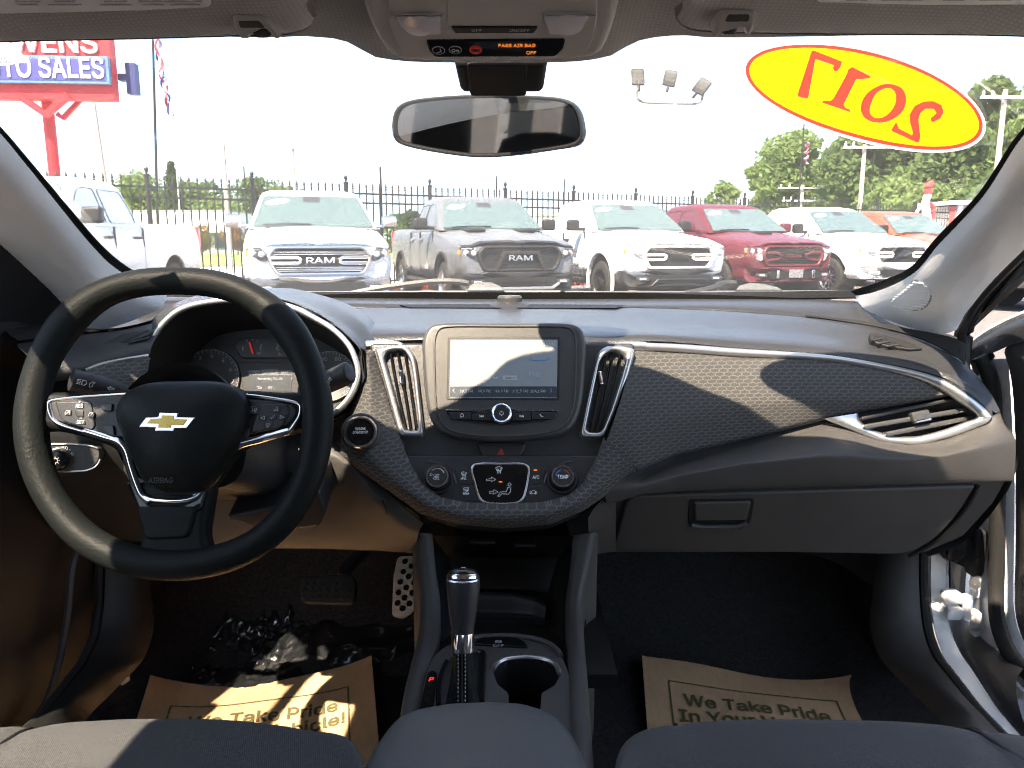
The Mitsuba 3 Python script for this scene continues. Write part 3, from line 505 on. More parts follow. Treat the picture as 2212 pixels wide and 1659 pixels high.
        P('grille_bracket', sweep(resample([(-.42, -.02, .70), (-.36, -.03, .78), (-.28, -.035, .98), (.28, -.035, .98), (.36, -.03, .78), (.42, -.02, .70)], 40, smooth=False), rrect(.06, .06, .015, 3), up=(0, 1, 0)), 'trim_black')
        P('lettering', text('RAM', G, 0, .90, .035, .078, .02, 'c', True, sx=1.75), 'rim_bright')
    for s in (-1, 1):
        hl = np.array([(s * .73, 1.055), (s * .955, 1.065), (s * .965, .93), (s * .95, .905), (s * .69, .88)]) if style != 'D' else np.array([(s * .70, 1.03), (s * .96, 1.04), (s * .965, .86), (s * .70, .79), (s * .66, .85)])
        q = fillet(hl, .03); yy = .02 + .16 * np.clip((np.abs(q[:, 0]) - .7) / .27, 0, 1) ** 2; c = q.mean(0)
        R = [np.stack([c[0] + (q[:, 0] - c[0]) * k, yy + (.05 if k == 1 and d == 0 else -d), c[1] + (q[:, 1] - c[1]) * k], 1) for k, d in ((1, 0), (1, .012), (.97, .022), (.6, .026), (.02, .028))]
        m = rings(R); k = P('headlight', m if s * 1 > 0 else m, 'lamp_dark' if style in 'AB' else 'lamp_glass')
        S2(k, 'lens', lathe([(.001, .03), (.045, .02), (.05, 0)], Frame((s * .86, -.005 + .07, .975), (1, 0, 0), (0, 0, 1)), 16), 'lamp_glass'); S2(k, 'lens', lathe([(.001, .03), (.04, .02), (.045, 0)], Frame((s * .76, .0, .975), (1, 0, 0), (0, 0, 1)), 16), 'lamp_glass')
        S2(k, 'drl_strip', tube([(s * .72, -.005, 1.035), (s * .93, .075, 1.04), (s * .945, .09, .92)], .008, 6), 'chrome' if style == 'A' else 'rim_bright')
        S2(k, 'side_marker', box((s * .95, .155, .985), (.035, .05, .08), .01), 'amber')
    lo = [(-.98, .66), (-.66, .66), (-.60, .685), (.60, .685), (.66, .66), (.98, .66), (.985, .50), (.93, .40), (-.93, .40), (-.985, .50)]
    lo = np.array(lo); bm = {'A': 'chrome', 'B': 'trim_black', 'C': 'trim_black', 'D': paint_, 'L': paint_}[style] if bumper is None else bumper
    bp = resample(lo, 90, closed=True, smooth=False); bv = lambda d, k: np.stack([bp[:, 0] * k, -d + .22 * (np.abs(bp[:, 0]) / .98) ** 4, .54 + (bp[:, 1] - .54) * k], 1)
    v, f = rings([bv(-.3, 1), bv(.02, 1), bv(.07, .97), bv(.085, .9), bv(.08, .5), bv(.08, .02)]); P('bumper', (v, f), bm, 40)
    P('bumper_opening', plate(fillet([(-.58, .60), (.58, .60), (.60, .54), (.54, .46), (-.54, .46), (-.60, .54)], .04), G, .06, .122, .004), 'grille_black')
    for s in (-1, 1):
        if style == 'D': P('tow_hook_cover', box((s * .40, -.11, .55), (.07, .03, .16), .02), 'chrome')
        k = P('fog_light', plate(fillet([(s * .70 - .1, .565), (s * .70 + .12, .57), (s * .70 + .12, .50), (s * .70 - .1, .495)], .03), G.off(.0), .0, .105 - .02, .004), 'lamp_dark' if style != 'L' else 'lamp_glass')
        S2(k, 'lens', plate(rrect(.12, .035, .01), G.moved(s * .71, .533, .08), 0, .012, .003), 'lamp_glass')
    if style == 'B': P('skid_plate', sweep(resample([(-.62, -.08, .50), (-.5, -.11, .43), (.5, -.11, .43), (.62, -.08, .50)], 30, smooth=False), rrect(.05, .07, .015, 2), up=(0, 1, 0)), 'silver'); P('number_plate', box((0, -.125, .52), (.32, .012, .16), .01), 'grille_black')
    if style == 'C': P('skid_plate', sweep(resample([(-.55, -.07, .42), (-.45, -.10, .52), (.45, -.10, .52), (.55, -.07, .42)], 30, smooth=False), rrect(.03, .04, .01, 2), up=(0, 1, 0)), 'trim_black')
    if style == 'D': P('number_plate', box((0, -.12, .56), (.32, .012, .16), .01), 'plate_grey')
    if style in 'BD':
        for s in ((-1, 1) if style == 'B' else (0,)): P('hood_scoop', box((s * .45, 1.1, 1.335), (.3, .45, .05), .02), 'trim_black')
    if style in 'CB': P('door_badge', text('RAM', Frame((-1.036, 2.1, .72), (0, -1, 0), (0, 0, 1)), 0, 0, .002, .07, .006, 'c', True, sx=1.6), 'trim_black' if style == 'C' else 'rim_bright')
    return t
pickup('nearest white pickup with a wide chrome barred grille and chrome bumper', -2.60, 10.63, 16.5, 'paint_white', 'A', ('rim_bright', 6), None)
pickup('silver grey pickup with black grille surround and black bumper', .13, 12.3, 18.5, 'paint_silver', 'B', ('rim_bright', 5), None)
pickup('white pickup with black mesh grille, white brackets and black lower bumper', 2.86, 13.4, 18.5, 'paint_white', 'C', ('rim_dark', 6), None)
pickup('burgundy red pickup with body coloured bumper and grey plate', 5.38, 15.0, 18, 'paint_burgundy', 'D', ('rim_bright', 10), None)
pickup('white pickup with bright chrome wheels right of the burgundy one', 8.12, 16.3, 18, 'paint_white', 'L', ('rim_bright', 10), None)
pickup('orange red pickup partly hidden behind the right windscreen pillar', 10.9, 18.6, 18, 'paint_orange', 'D', ('rim_bright', 6), None)
pickup('white pickup seen from its side beyond the left windscreen pillar', -6.25, 7.75, 1.5, 'paint_white', 'L', ('rim_dark', 6), None, group=None)
pickup('charcoal grey pickup seen low through the open passenger door', 8.1, 13.6, -88, 'paint_charcoal', 'D', ('rim_dark', 6), None, sticker=False, group=None)
# ================================================================== THE SEDAN: shell, glass, roof, pillars, doors
car = thing('car_body', 'body shell of the sedan round the cabin: pillars, roof lining, glass and floor', 'car')
GB = [(-.72, 1.30, .995), (-.45, 1.50, 1.003), (0, 1.60, 1.006), (.45, 1.50, 1.003), (.72, 1.30, .995)]; GT = [(-.58, .66, 1.30), (-.3, .765, 1.325), (0, .85, 1.332), (.3, .765, 1.325), (.58, .66, 1.30)]
gm = [tuple((np.array(a) + np.array(b)) / 2 + [0, .0, .012]) for a, b in zip(GB, GT)]
WS = loft([GB, gm, GT], 40, 14); part(car, 'windshield', WS, 'windscreen_glass', True)
def mx(p): return [(2212 - q[0], *q[1:]) for q in p]
# black glass borders
inR = [(2245, 262, .85), (2212, 300, .885), (2120, 435, 1.0), (2040, 520, 1.09), (1978, 590, 1.16), (1930, 613, 1.24), (1857, 640, 1.36)]
inL = [(-30, 262, .85), (0, 296, .885), (55, 362, .94), (138, 462, 1.03), (194, 531, 1.10), (235, 572, 1.16), (277, 600, 1.23), (350, 636, 1.36)]
frR = [(2230, 255, .853), (2197, 292, .888), (2104, 428, 1.003), (2024, 511, 1.093), (1966, 577, 1.163), (1920, 600, 1.243), (1840, 627, 1.37)]
frL = [(-16, 256, .853), (14, 288, .888), (70, 354, .943), (153, 453, 1.033), (211, 521, 1.103), (252, 560, 1.163), (292, 587, 1.233), (370, 624, 1.37)]
part(car, 'glass_border', solid(loft([ats(inR), ats(frR)], 40), .003), 'frit_black'); part(car, 'glass_border', solid(loft([ats(inL), ats(frL)], 40), .003), 'frit_black')
part(car, 'glass_border', solid(loft([ats([(340, 624, 1.40), (700, 630, 1.55), (1083, 631, 1.59), (1500, 631, 1.55), (1850, 626, 1.385)]), ats([(340, 640, 1.40), (700, 646, 1.55), (1083, 647, 1.59), (1500, 648, 1.55), (1855, 644, 1.385)])], 50), .003), 'frit_black')
# A-pillar trims
def pillar(inn, outn, ends, sx):
    n = len(ends); cs = []
    for k in range(n):
        w = k / (n - 1); c = []
        for a, b in zip(inn, outn): q = (1 - w) * np.array(a) + w * np.array(b); q[2] -= .035 * math.sin(math.pi * min(1, w * 1.0)) ** .8; c.append(at(*q))
        c.append(at(*ends[k])); cs.append(c)
    return loft(cs, 46, 26)
outR = [(2250, 490, .98), (2203, 540, 1.04), (2143, 599, 1.11), (2100, 650, 1.165), (2076, 684, 1.195)]
pmR = pm = pillar([inR[0], inR[1], inR[2], inR[3], inR[4]], outR, [(1852, 639, 1.365), (1866, 661, 1.335), (1899, 678, 1.30), (1970, 704, 1.25), (2022, 717, 1.215), (2064, 711, 1.20)], 1)
part(car, 'pillar_trim', solid(flip(pm), .004), 'pillar_grey', 60, 'light grey trim of the right windscreen pillar')
outL = [(-60, 470, .98), (0, 520, 1.03), (62, 576, 1.09), (124, 636, 1.16), (155, 672, 1.19)]
pmL = pm = pillar([inL[0], inL[1], inL[2], inL[4], inL[5]], outL, [(355, 639, 1.365), (345, 661, 1.335), (310, 678, 1.30), (250, 700, 1.25), (200, 712, 1.215), (165, 706, 1.20)], -1)
part(car, 'pillar_trim', solid(pm, .004), 'pillar_grey', 60, 'light grey trim of the left windscreen pillar')
# tweeter grilles: ribbed ovals standing in the pillar trims
def tweeter(pts, pm):
    c = np.mean(pts, 0); v, f, _ = meshkit.arrays(pm); m = trimesh.Trimesh(v, f, process=False); d = ray(*c); loc, _, ti = m.ray.intersects_location([EYE], [unit(d)], multiple_hits=False); nn = m.face_normals[ti[0]]; nn = -nn if np.dot(nn, d) > 0 else nn; u = unit(np.cross([0, 0, 1], nn)); F = Frame(loc[0] + nn * .001, u, np.cross(nn, u)); o = resample(F.px(pts), 40, closed=True); P = ccw(o)
    k = part(car, 'speaker_grille', plate(P, F, -.02, .0, .003), 'rib_shade_grey'); lo, hi = P.min(0), P.max(0); pg = Polygon(inset(P, .003)); rb = []
    for b in np.arange(lo[1] + .004, hi[1] - .002, .0052):
        g = pg.intersection(shapely.geometry.LineString([(lo[0] - 1, b + .0), (hi[0] + 1, b)]))
        if g.length > .004: x0, _, x1, _ = g.bounds; rb.append(fbox(F, (x0 + x1) / 2, b, .0005, (x1 - x0, .0026, .004)))
    part(k, 'rib', cat(*rb), 'pillar_grey', False, kind='stuff')
tweeter([(1925, 652), (1945, 628), (1970, 607), (1985, 604), (2008, 617), (2014, 633), (2008, 655), (1993, 670), (1975, 674), (1940, 668)], pmR)
tweeter([(204, 617), (225, 603), (243, 601), (265, 612), (285, 630), (270, 655), (240, 668), (205, 660), (198, 640)], pmL)
# weatherstrips outside the trims
part(car, 'weatherstrip', tube(resample(ats([(2262, 490, 1.0), (2212, 541, 1.06), (2152, 602, 1.13), (2103, 660, 1.19), (2078, 708, 1.22), (2074, 760, 1.25), (2084, 812, 1.27)]), 40), .0085, 8), 'rubber')
part(car, 'weatherstrip', tube(resample(ats([(2275, 478, 1.02), (2222, 545, 1.09), (2160, 608, 1.16), (2112, 665, 1.22), (2092, 715, 1.25), (2084, 800, 1.24)]), 40), .008, 8), 'soft_black')
part(car, 'weatherstrip', tube(resample(ats([(-70, 480, .99), (-8, 531, 1.05), (54, 588, 1.11), (116, 648, 1.18), (150, 690, 1.21)]), 40), .012, 8), 'rubber')
for s_ in (-1, 1): part(car, 'outer_pillar', solid(loft([[(s_ * .575, .62, 1.325), (s_ * .655, 1.0, 1.155), (s_ * .715, 1.32, 1.0)], [(s_ * .635, .64, 1.30), (s_ * .70, 1.0, 1.135), (s_ * .748, 1.30, .99)], [(s_ * .64, .66, 1.275), (s_ * .702, 1.0, 1.11), (s_ * .75, 1.28, .96)]], 16, 8), .012), 'soft_black', 60)
# roof lining
lip = [(-30, 58, .68), (300, 66, .735), (600, 71, .775), (660, 69, .79), (730, 75, .803), (765, 87, .815), (810, 114, .828), (900, 125, .84), (1062, 127, .846), (1230, 125, .84), (1310, 114, .828), (1360, 87, .817), (1400, 73, .808), (1460, 67, .797), (1530, 71, .785), (1900, 66, .735), (2240, 58, .68)]
l0 = resample(ats(lip), 60); l00 = l0 + [0, .018, .012]; l1 = l0 + np.array([0, -.05, .018]); l2 = l0 * [1, 0, 0] + np.array([0, .62, 0]) + np.outer(1.352 - .10 * (l0[:, 0] / .6) ** 2 * 1, [0, 0, 1])
def roofrow(y, z=1.385, w=.60, drop=.11): x = np.linspace(-w, w, 60); return np.stack([x, np.full(60, y), z - drop * np.abs(x / w) ** 3], 1)
part(car, 'roof_lining', solid(grid([l00, l0, l1, l2, roofrow(.35), roofrow(-.1), roofrow(-.6, 1.38), roofrow(-1.0, 1.35, .57), roofrow(-1.22, 1.30, .54)]), -.004), 'headlining', 50)
rr = lambda y, z, w, d: roofrow(y, z, w, d)
part(car, 'roof', grid([l0 * [1, 1, 0] + np.array([0, .012, 0]) + np.outer(1.340 - .03 * (l0[:, 0] / .6) ** 2, [0, 0, 1]), rr(.6, 1.415, .63, .09), rr(.2, 1.445, .645, .10), rr(-.4, 1.45, .645, .10), rr(-.9, 1.425, .63, .10), rr(-1.25, 1.355, .58, .08)]), 'white_paint', 50)
# side rails, B and C pillars, rear end
for s in (-1, 1):
    part(car, 'roof_rail', sweep(resample([(s * .565, .62, 1.29), (s * .585, .5, 1.27), (s * .588, .35, 1.264), (s * .592, -.3, 1.27), (s * .585, -.8, 1.255), (s * .56, -1.15, 1.12)], 40), rrect(.06, .05, .015, 3)), 'headlining')
    part(car, 'centre_pillar', loft([[(s * .60, .20, 1.29), (s * .665, .24, .95), (s * .71, .26, .3)], [(s * .585, .0, 1.29), (s * .65, .0, .95), (s * .69, .0, .3)], [(s * .60, -.10, 1.29), (s * .665, -.13, .95), (s * .71, -.15, .3)]], 12, 8), 'dash_grey')
    part(car, 'rear_pillar', loft([[(s * .585, -.80, 1.26), (s * .66, -.86, .93)], [(s * .55, -1.0, 1.27), (s * .63, -1.15, .95)], [(s * .53, -1.25, 1.27), (s * .62, -1.62, .95)]], 8, 8), 'pillar_grey')
    part(car, 'rear_door_panel', box((s * .70, -.5, .6), (.05, .85, .66), .02), 'dash_grey'); part(car, 'rear_door_glass', (np.array([(s * .60, -.08, 1.28), (s * .665, -.10, .93), (s * .665, -.86, .93), (s * .59, -.79, 1.25)]), np.array([[0, 1, 2, 3]])), 'window_glass', False)
part(car, 'rear_window', grid([[(-.53, -1.24, 1.29), (0, -1.28, 1.33), (.53, -1.24, 1.29)], [(-.62, -1.62, .96), (0, -1.72, .97), (.62, -1.62, .96)]]), 'window_glass', True)
part(car, 'parcel_shelf', box((0, -1.4, .93), (1.3, .62, .03), .01), 'dash_grey'); part(car, 'rear_bulkhead', box((0, -1.2, .55), (1.5, .04, .8)), 'soft_black')
# floor, toe board, sills
part(car, 'floor_carpet', flip(grid([[(x, y, z + (.05 * max(0, abs(x) - .62) / .1)) for x in np.linspace(-.76, .74, 13)] for y, z in ((.95, .245), (1.2, .245), (1.42, .25), (1.52, .275), (1.57, .31), (1.62, .36), (1.74, .50), (1.79, .62), (1.80, .7), (1.80, .92))])), 'carpet', 60)
part(car, 'kick_panel', grid([[(-.75, y, z) for y in (1.20, 1.4, 1.6, 1.82)] for z in (.2, .5, .98)]), 'soft_black'); part(car, 'kick_panel', flip(grid([[(.72, y, z) for y in (1.34, 1.5, 1.6, 1.82)] for z in (.2, .5, .9)])), 'soft_black')
part(car, 'rear_floor', box((0, -.1, .225), (1.46, 2.25, .03)), 'carpet')
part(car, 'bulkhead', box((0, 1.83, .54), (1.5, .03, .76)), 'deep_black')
# right door opening: kick panel, seal, painted flange
kick = [[(1905, 1185, 1.32), (1888, 1300, 1.30), (1885, 1360, 1.28), (1905, 1420, 1.24), (1960, 1480, 1.17), (2010, 1530, 1.10), (2040, 1590, 1.0)], [(1955, 1180, 1.28), (1950, 1300, 1.25), (1955, 1370, 1.22), (1985, 1430, 1.17), (2040, 1490, 1.08), (2090, 1540, 1.0), (2130, 1590, .92)], [(1985, 1178, 1.27), (1985, 1300, 1.245), (1995, 1370, 1.21), (2020, 1430, 1.155), (2075, 1500, 1.06), (2130, 1560, .97), (2175, 1610, .90)]]
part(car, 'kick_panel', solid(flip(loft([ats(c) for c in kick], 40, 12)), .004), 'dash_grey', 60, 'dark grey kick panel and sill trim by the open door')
part(car, 'door_seal', tube(resample(ats([(1995, 1185, 1.275), (1997, 1300, 1.25), (2008, 1375, 1.21), (2035, 1435, 1.155), (2090, 1507, 1.06), (2140, 1565, .97), (2200, 1625, .89)]), 60), .0085, 8), 'rubber', label='black rubber seal along the right door opening')
fl0, fl1 = ats([(2010, 1190, 1.29), (2010, 1300, 1.265), (2022, 1372, 1.225), (2050, 1440, 1.165), (2105, 1512, 1.07), (2160, 1575, .98), (2230, 1645, .89)]), ats([(2044, 1165, 1.30), (2042, 1290, 1.27), (2049, 1352, 1.235), (2085, 1430, 1.17), (2135, 1505, 1.075), (2184, 1570, .985), (2250, 1642, .895)])
part(car, 'sill_flange', solid(flip(loft([fl0, fl1], 60, 3)), .003), 'white_paint', 60, 'white painted door flange and sill at right')
part(car, 'wing_inner', loft([fl1 + [.002, .01, 0], fl1 + [.05, .13, .01], fl1 + [.12, .22, .0]], 30, 8), 'soft_black'); 
# own bonnet and front wings outside, wiper arms
bon = [[(-.72, 1.36, .955), (-.4, 1.58, .962), (0, 1.67, .965), (.4, 1.58, .962), (.72, 1.36, .955)], [(-.80, 1.9, .90), (-.4, 2.0, .93), (0, 2.0, .935), (.4, 2.0, .93), (.80, 1.9, .90)], [(-.76, 2.5, .80), (0, 2.62, .83), (.76, 2.5, .80)], [(-.66, 2.8, .68), (0, 2.95, .70), (.66, 2.8, .68)], [(-.66, 2.82, .35), (0, 2.97, .35), (.66, 2.82, .35)]]
part(car, 'bonnet', flip(loft(bon, 30, 24)), 'white_paint', 50)
part(car, 'front_wing', loft([[(-.72, 1.36, .955), (-.80, 1.9, .90), (-.76, 2.5, .80), (-.66, 2.8, .68)], [(-.90, 1.36, .80), (-.92, 1.9, .75), (-.86, 2.5, .68), (-.70, 2.8, .55)], [(-.90, 1.36, .3), (-.92, 1.9, .35), (-.86, 2.5, .35), (-.70, 2.8, .35)]], 14, 8), 'white_paint', 50)
part(car, 'front_wing', flip(loft([[(.72, 1.36, .955), (.80, 1.9, .90), (.76, 2.5, .80), (.66, 2.8, .68)], [(.88, 1.46, .80), (.92, 1.9, .75), (.86, 2.5, .68), (.70, 2.8, .55)], [(.88, 1.46, .3), (.92, 1.9, .35), (.86, 2.5, .35), (.70, 2.8, .35)]], 14, 8)), 'white_paint', 50)
part(car, 'cowl_panel', loft([[(-.74, 1.31, .985), (-.45, 1.52, .99), (0, 1.62, .993), (.45, 1.52, .99), (.74, 1.31, .985)], [(-.73, 1.42, .945), (-.45, 1.62, .95), (0, 1.70, .952), (.45, 1.62, .95), (.73, 1.42, .945)]], 24, 3), 'trim_black')
pr('wiper_grey', (.11, .115, .115), .5)
for lab, pts, pod in (('grey wiper arm lying at the foot of the windscreen in the middle', [(760, 634, 1.66), (850, 618, 1.67), (960, 607, 1.68), (1012, 612, 1.68)], [(1010, 630), (1014, 618), (1032, 610), (1062, 611), (1084, 621), (1090, 630)]), ('grey wiper arm lying at the foot of the windscreen at right', [(1480, 634, 1.60), (1540, 622, 1.61), (1570, 611, 1.62), (1590, 612, 1.62)], [(1588, 629), (1596, 618), (1620, 612), (1650, 615), (1680, 622), (1690, 629)])):
    w = thing('wiper', lab, 'wiper', 'windscreen wipers'); Y = pts[1][2]
    part(w, 'arm', tube(resample(ats(pts), 20), .007, 6), 'trim_black'); F = facing(pod[2][0], 622, Y - .01, 40); part(w, 'pod', plate(F.px(pod), F, -.02, .005, .004), 'wiper_grey')
    part(w, 'blade', tube(ats([(pts[0][0] - 260, 634, Y - .02), (pts[0][0], 634, Y - .01), (pod[-1][0] + 120, 632, Y)]), .006, 6), 'wiper_grey')
# stickers on the glass
def pane(px, py):
    """The inner face of the windscreen near a picture point."""
    v, f, _ = meshkit.arrays(WS); m = trimesh.Trimesh(v, f, process=False); d = ray(px, py); loc, _, ti = m.ray.intersects_location([EYE], [unit(d)], multiple_hits=False); n = m.face_normals[ti[0]]
    n = -n if np.dot(n, d) > 0 else n; u = unit(np.array([1, 0, 0]) - n * n[0]); return Frame(loc[0] + n * .006, u, np.cross(n, u))
def thinmat(key, c, t=1.1): scene[key] = dict(type='principledthin', base_color={'type': 'rgb', 'value': list(c)} if not isinstance(c, dict) else c, roughness=.5, diff_trans=t, spec_trans=0.0, eta=1.3)
thinmat('vinyl_yellow', mikit.proc(lambda p, n, uv: mi.Color3f(.95, .74, .01) * (.86 + .2 * mikit.fbm(p.x * 120, p.y * 60, p.z * 120))), 1.3); thinmat('vinyl_red', (.80, .07, .045), 1.3); thinmat('vinyl_white', (.8, .8, .78), 1.2)
SF = pane(1866, 210); st = thing('year_sticker', 'yellow oval sticker with mirrored red 2017 on the upper right of the windscreen', 'sticker')
def ell(A, B): p = math.radians(14.6); return Polygon(SF.px(C3(*[(1203 + A * math.cos(a) * math.cos(p) - B * math.sin(a) * math.sin(p), 610 + A * math.cos(a) * math.sin(p) + B * math.sin(a) * math.cos(p)) for a in np.arange(72) * 2 * math.pi / 72])))
WM = trimesh.Trimesh(*meshkit.arrays(WS)[:2], process=False)
def sheetpoly(g, F, h):
    """A flat print laid on the inner face of the windscreen."""
    out = []
    for q in getattr(g, 'geoms', [g]):
        m = trimesh.creation.extrude_polygon(q, .0002, engine='earcut'); v, f = np.array(m.vertices), np.array(m.faces); k = (np.abs(v[f][:, :, 2]) < 1e-7).all(1); v, f = trimesh.remesh.subdivide_to_size(v, f[k], .03, max_iter=12); P = F.pts(v[:, :2], .0)
        w, r, _ = WM.ray.intersects_location(P - F.n * .3, np.tile(F.n, (len(P), 1)), multiple_hits=False); P[r] = w; out.append((P + F.n * (.004 + h), f))
    return cat(*out)
dg = [[(870, 325), (885, 323), (1062, 398), (1050, 435), (1030, 458), (1012, 458), (1003, 440), (1010, 420), (893, 378), (848, 625), (835, 630), (785, 615), (780, 603)],
      [(1125, 432), (1240, 492), (1240, 505), (1195, 510), (1150, 512), (1070, 672), (1080, 690), (1115, 705), (1110, 718), (935, 658), (940, 645), (985, 648), (1005, 635), (1090, 480), (1100, 450)],
      [(1410, 785), (1400, 782), (1372, 825), (1380, 835), (1535, 897), (1550, 895), (1557, 860), (1545, 760), (1555, 720), (1590, 690), (1640, 690), (1660, 715), (1625, 745), (1622, 765), (1640, 770), (1685, 745), (1705, 705), (1690, 665), (1640, 642), (1580, 645), (1520, 675), (1488, 730), (1492, 780), (1510, 840), (1505, 855), (1420, 815)]]
dg = [Polygon(SF.px(C3(*d))).buffer(0) for d in dg]
zo = Polygon(resample(SF.px(C3((1355, 540), (1430, 560), (1465, 620), (1455, 690), (1400, 750), (1310, 782), (1230, 770), (1185, 725), (1185, 660), (1230, 590), (1300, 550))), 50, True)); zi = Polygon(resample(SF.px(C3((1350, 566), (1388, 583), (1402, 640), (1370, 710), (1310, 752), (1268, 752), (1237, 720), (1247, 660), (1285, 595))), 50, True))
dg.insert(2, zo.difference(zi)); digits = shapely.union_all(dg); e0, e1, e2 = ell(792, 290), ell(772, 272), ell(748, 250)
part(st, 'white_edge', sheetpoly(e0.difference(e1), SF, 0), 'vinyl_white', False); part(st, 'red_ring', sheetpoly(e1.difference(e2), SF, 0), 'vinyl_red', False); part(st, 'field', sheetpoly(e2.difference(digits), SF, 0), 'vinyl_yellow', False); part(st, 'numerals', sheetpoly(digits, SF, 0), 'vinyl_red', False)
OF = pane(20, 120); oil = thing('service_sticker', 'small white service reminder sticker in the upper left corner of the windscreen', 'sticker')
part(oil, 'film', sheetpoly(Polygon(OF.px([(-20, 94), (30, 97), (63, 140), (40, 140), (28, 143), (-20, 148)])), OF, 0), 'vinyl_white', False)
for s_, px, py, h in (('2025', 4, 124, .0042), ('5W 30', 22, 131, .0042), ('E.', 2, 135, .0036)): a = OF.loc(px, py); part(oil, 'print', text(s_, OF, a[0], a[1], .0008, h, .0002), 'print_grey', False)
# price sheet hanging in the left rear window (seen in the mirror)
ps_ = thing('price_sheet', 'white printed price sheet on the left rear side window seen in the mirror', 'sheet'); PF = Frame((-.612, -.42, 1.10), (0, -1, 0), unit((.065, 0, .35)))
part(ps_, 'paper', plate(rrect(.20, .29, .002, 2), PF, .002, .003, .0002, back=True), 'paper_white'); rng = np.random.default_rng(5)
part(ps_, 'print', cat(*[fbox(PF, -.08 + .16 * rng.random(), .12 - .012 * i, .0034, (.03 + .07 * rng.random(), .005 if i % 4 else .009, .0006)) for i in range(21) for _ in range(2)]), 'print_grey')
# ------------------------------------------------------------------ sun visors, overhead console, mirror
for side, lab in ((-1, 'grey sun visor folded up above the driver side'), (1, 'grey sun visor folded up above the passenger side')):
    v = thing('sun_visor', lab, 'sun visor', 'folded sun visors')
    f_ = (lambda p: p) if side < 0 else (lambda p: [(2212 - q[0] - 70 * 0 + (0), *q[1:]) for q in p])
    lo_ = [(-60, 96, .70), (0, 92, .71), (222, 87, .72), (342, 84, .725), (513, 79, .73), (600, 77, .73), (655, 66, .735), (678, 42, .73)] if side < 0 else [(2270, 84, .70), (2212, 80, .71), (2140, 78, .715), (1798, 75, .725), (1627, 73, .73), (1560, 71, .73), (1490, 64, .735), (1462, 40, .73)]
    up_ = [(x, -170 if abs(x - 1106) > 440 else -120, .52) for x, _, _ in lo_]; mid = [((a[0] + b[0]) / 2, (a[1] + b[1]) / 2 - 10, .635) for a, b in zip(lo_, up_)]
    g = loft([ats(lo_) + [0, .012, .012], ats(lo_), ats(lo_) + [0, -.014, .001], ats(mid), ats(up_)], 40, 20); part(v, 'panel', solid(flip(g) if side < 0 else g, -.012), 'headlining', 60)
    F = facing(200 if side < 0 else 2050, 5, .625, -80); q = [(-40, 26), (300, 18), (445, 11), (456, 6), (452, -40), (-40, -40)] if side < 0 else [(2260, 5), (2000, 6), (1770, 0), (1760, -6), (1764, -40), (2260, -40)]
    k = part(v, 'warning_label', plate(fillet(F.px(q), .002), F, -.003, .0018, .0004), 'label_white'); rng = np.random.default_rng(3)
    part(k, 'print', cat(*[fbox(F, *(F.loc(px, py)), .0022, (.014 + .02 * rng.random(), .0016, .0003)) for px in ((60, 140, 250, 330, 400) if side < 0 else (1850, 1950, 2060, 2150)) for py in ((4, -3, -10) if side < 0 else (-6, -12))]), 'print_grey')
    c = thing('visor_clip', 'grey plastic clip holding the %s sun visor' % ('driver' if side < 0 else 'passenger'), 'clip', 'sun visor clips'); C = C1 if side < 0 else C3
    o = C((1475, 80), (1500, 65), (1640, 70), (1675, 90), (1720, 130), (1785, 222), (1745, 225), (1700, 165), (1580, 160), (1590, 225), (1525, 222), (1490, 150)) if side < 0 else C((235, 200), (250, 130), (275, 50), (310, 33), (490, 38), (512, 60), (500, 140), (470, 205), (445, 200), (440, 148), (290, 142), (275, 205))
    F = facing((556 if side < 0 else 1583), 50, .70, -38); part(c, 'bracket', plate(fillet(F.px(o), .003), F, -.008, .008, .003), 'console_grey'); o2 = C((1595, 170), (1725, 170), (1735, 215), (1700, 235), (1630, 235), (1600, 210)) if side < 0 else C((290, 150), (400, 148), (395, 195), (370, 213), (310, 213), (285, 190))
    part(c, 'hook', plate(fillet(F.px(o2), .003), F, -.01, .005, .004), 'dash_black'); o3 = C((1520, 105), (1650, 105), (1690, 150), (1530, 150)) if side < 0 else C((330, 65), (465, 65), (460, 110), (310, 112)); part(c, 'slot', plate(fillet(F.px(o3), .002), F, .0, .0085, .0005), 'dash_grey')
oc = thing('overhead_console', 'grey overhead console with map lamps and black button panel', 'overhead console'); OC = facing(1062, 70, .755, -67)
ou = C2((140, -200), (150, 0), (190, 130), (250, 260), (320, 350), (400, 395), (640, 405), (1000, 408), (1400, 397), (1560, 385), (1650, 362), (1690, 320), (1740, 200), (1780, 60), (1790, -200))
po = fillet(OC.px(ou), .012, 4); part(oc, 'housing', plate(po, OC, -.06, 0, .009, 5), 'console_grey', 50)
inn = C2((300, -180), (325, 100), (330, 160), (380, 280), (440, 345), (560, 362), (1000, 370), (1400, 358), (1520, 345), (1590, 300), (1625, 200), (1640, 100), (1650, -180))
part(oc, 'inner_panel', plate(fillet(OC.px(inn), .01, 4), OC, -.002, .0022, .0015), 'console_grey', 50)
for q in ([(370, 85), (650, 85), (652, 195), (480, 188), (405, 150)], [(1302, 80), (1590, 80), (1560, 135), (1500, 190), (1340, 195)]):
    k = part(oc, 'map_lamp', plate(fillet(OC.px(C2(*q)), .003), OC, .0, .0045, .001), 'lens'); c = np.mean(q, 0); w = OC.loc(*C2((c[0], c[1] - 5))[0]); part(k, 'reflector', lathe([(.014, .0046), (.008, .0056), (.001, .006)], OC.moved(w[0], w[1]), 20), 'lens'); part(k, 'frame', fbox(OC, w[0], w[1] + .0145, .0045, (.046, .0015, .002)), 'chrome')
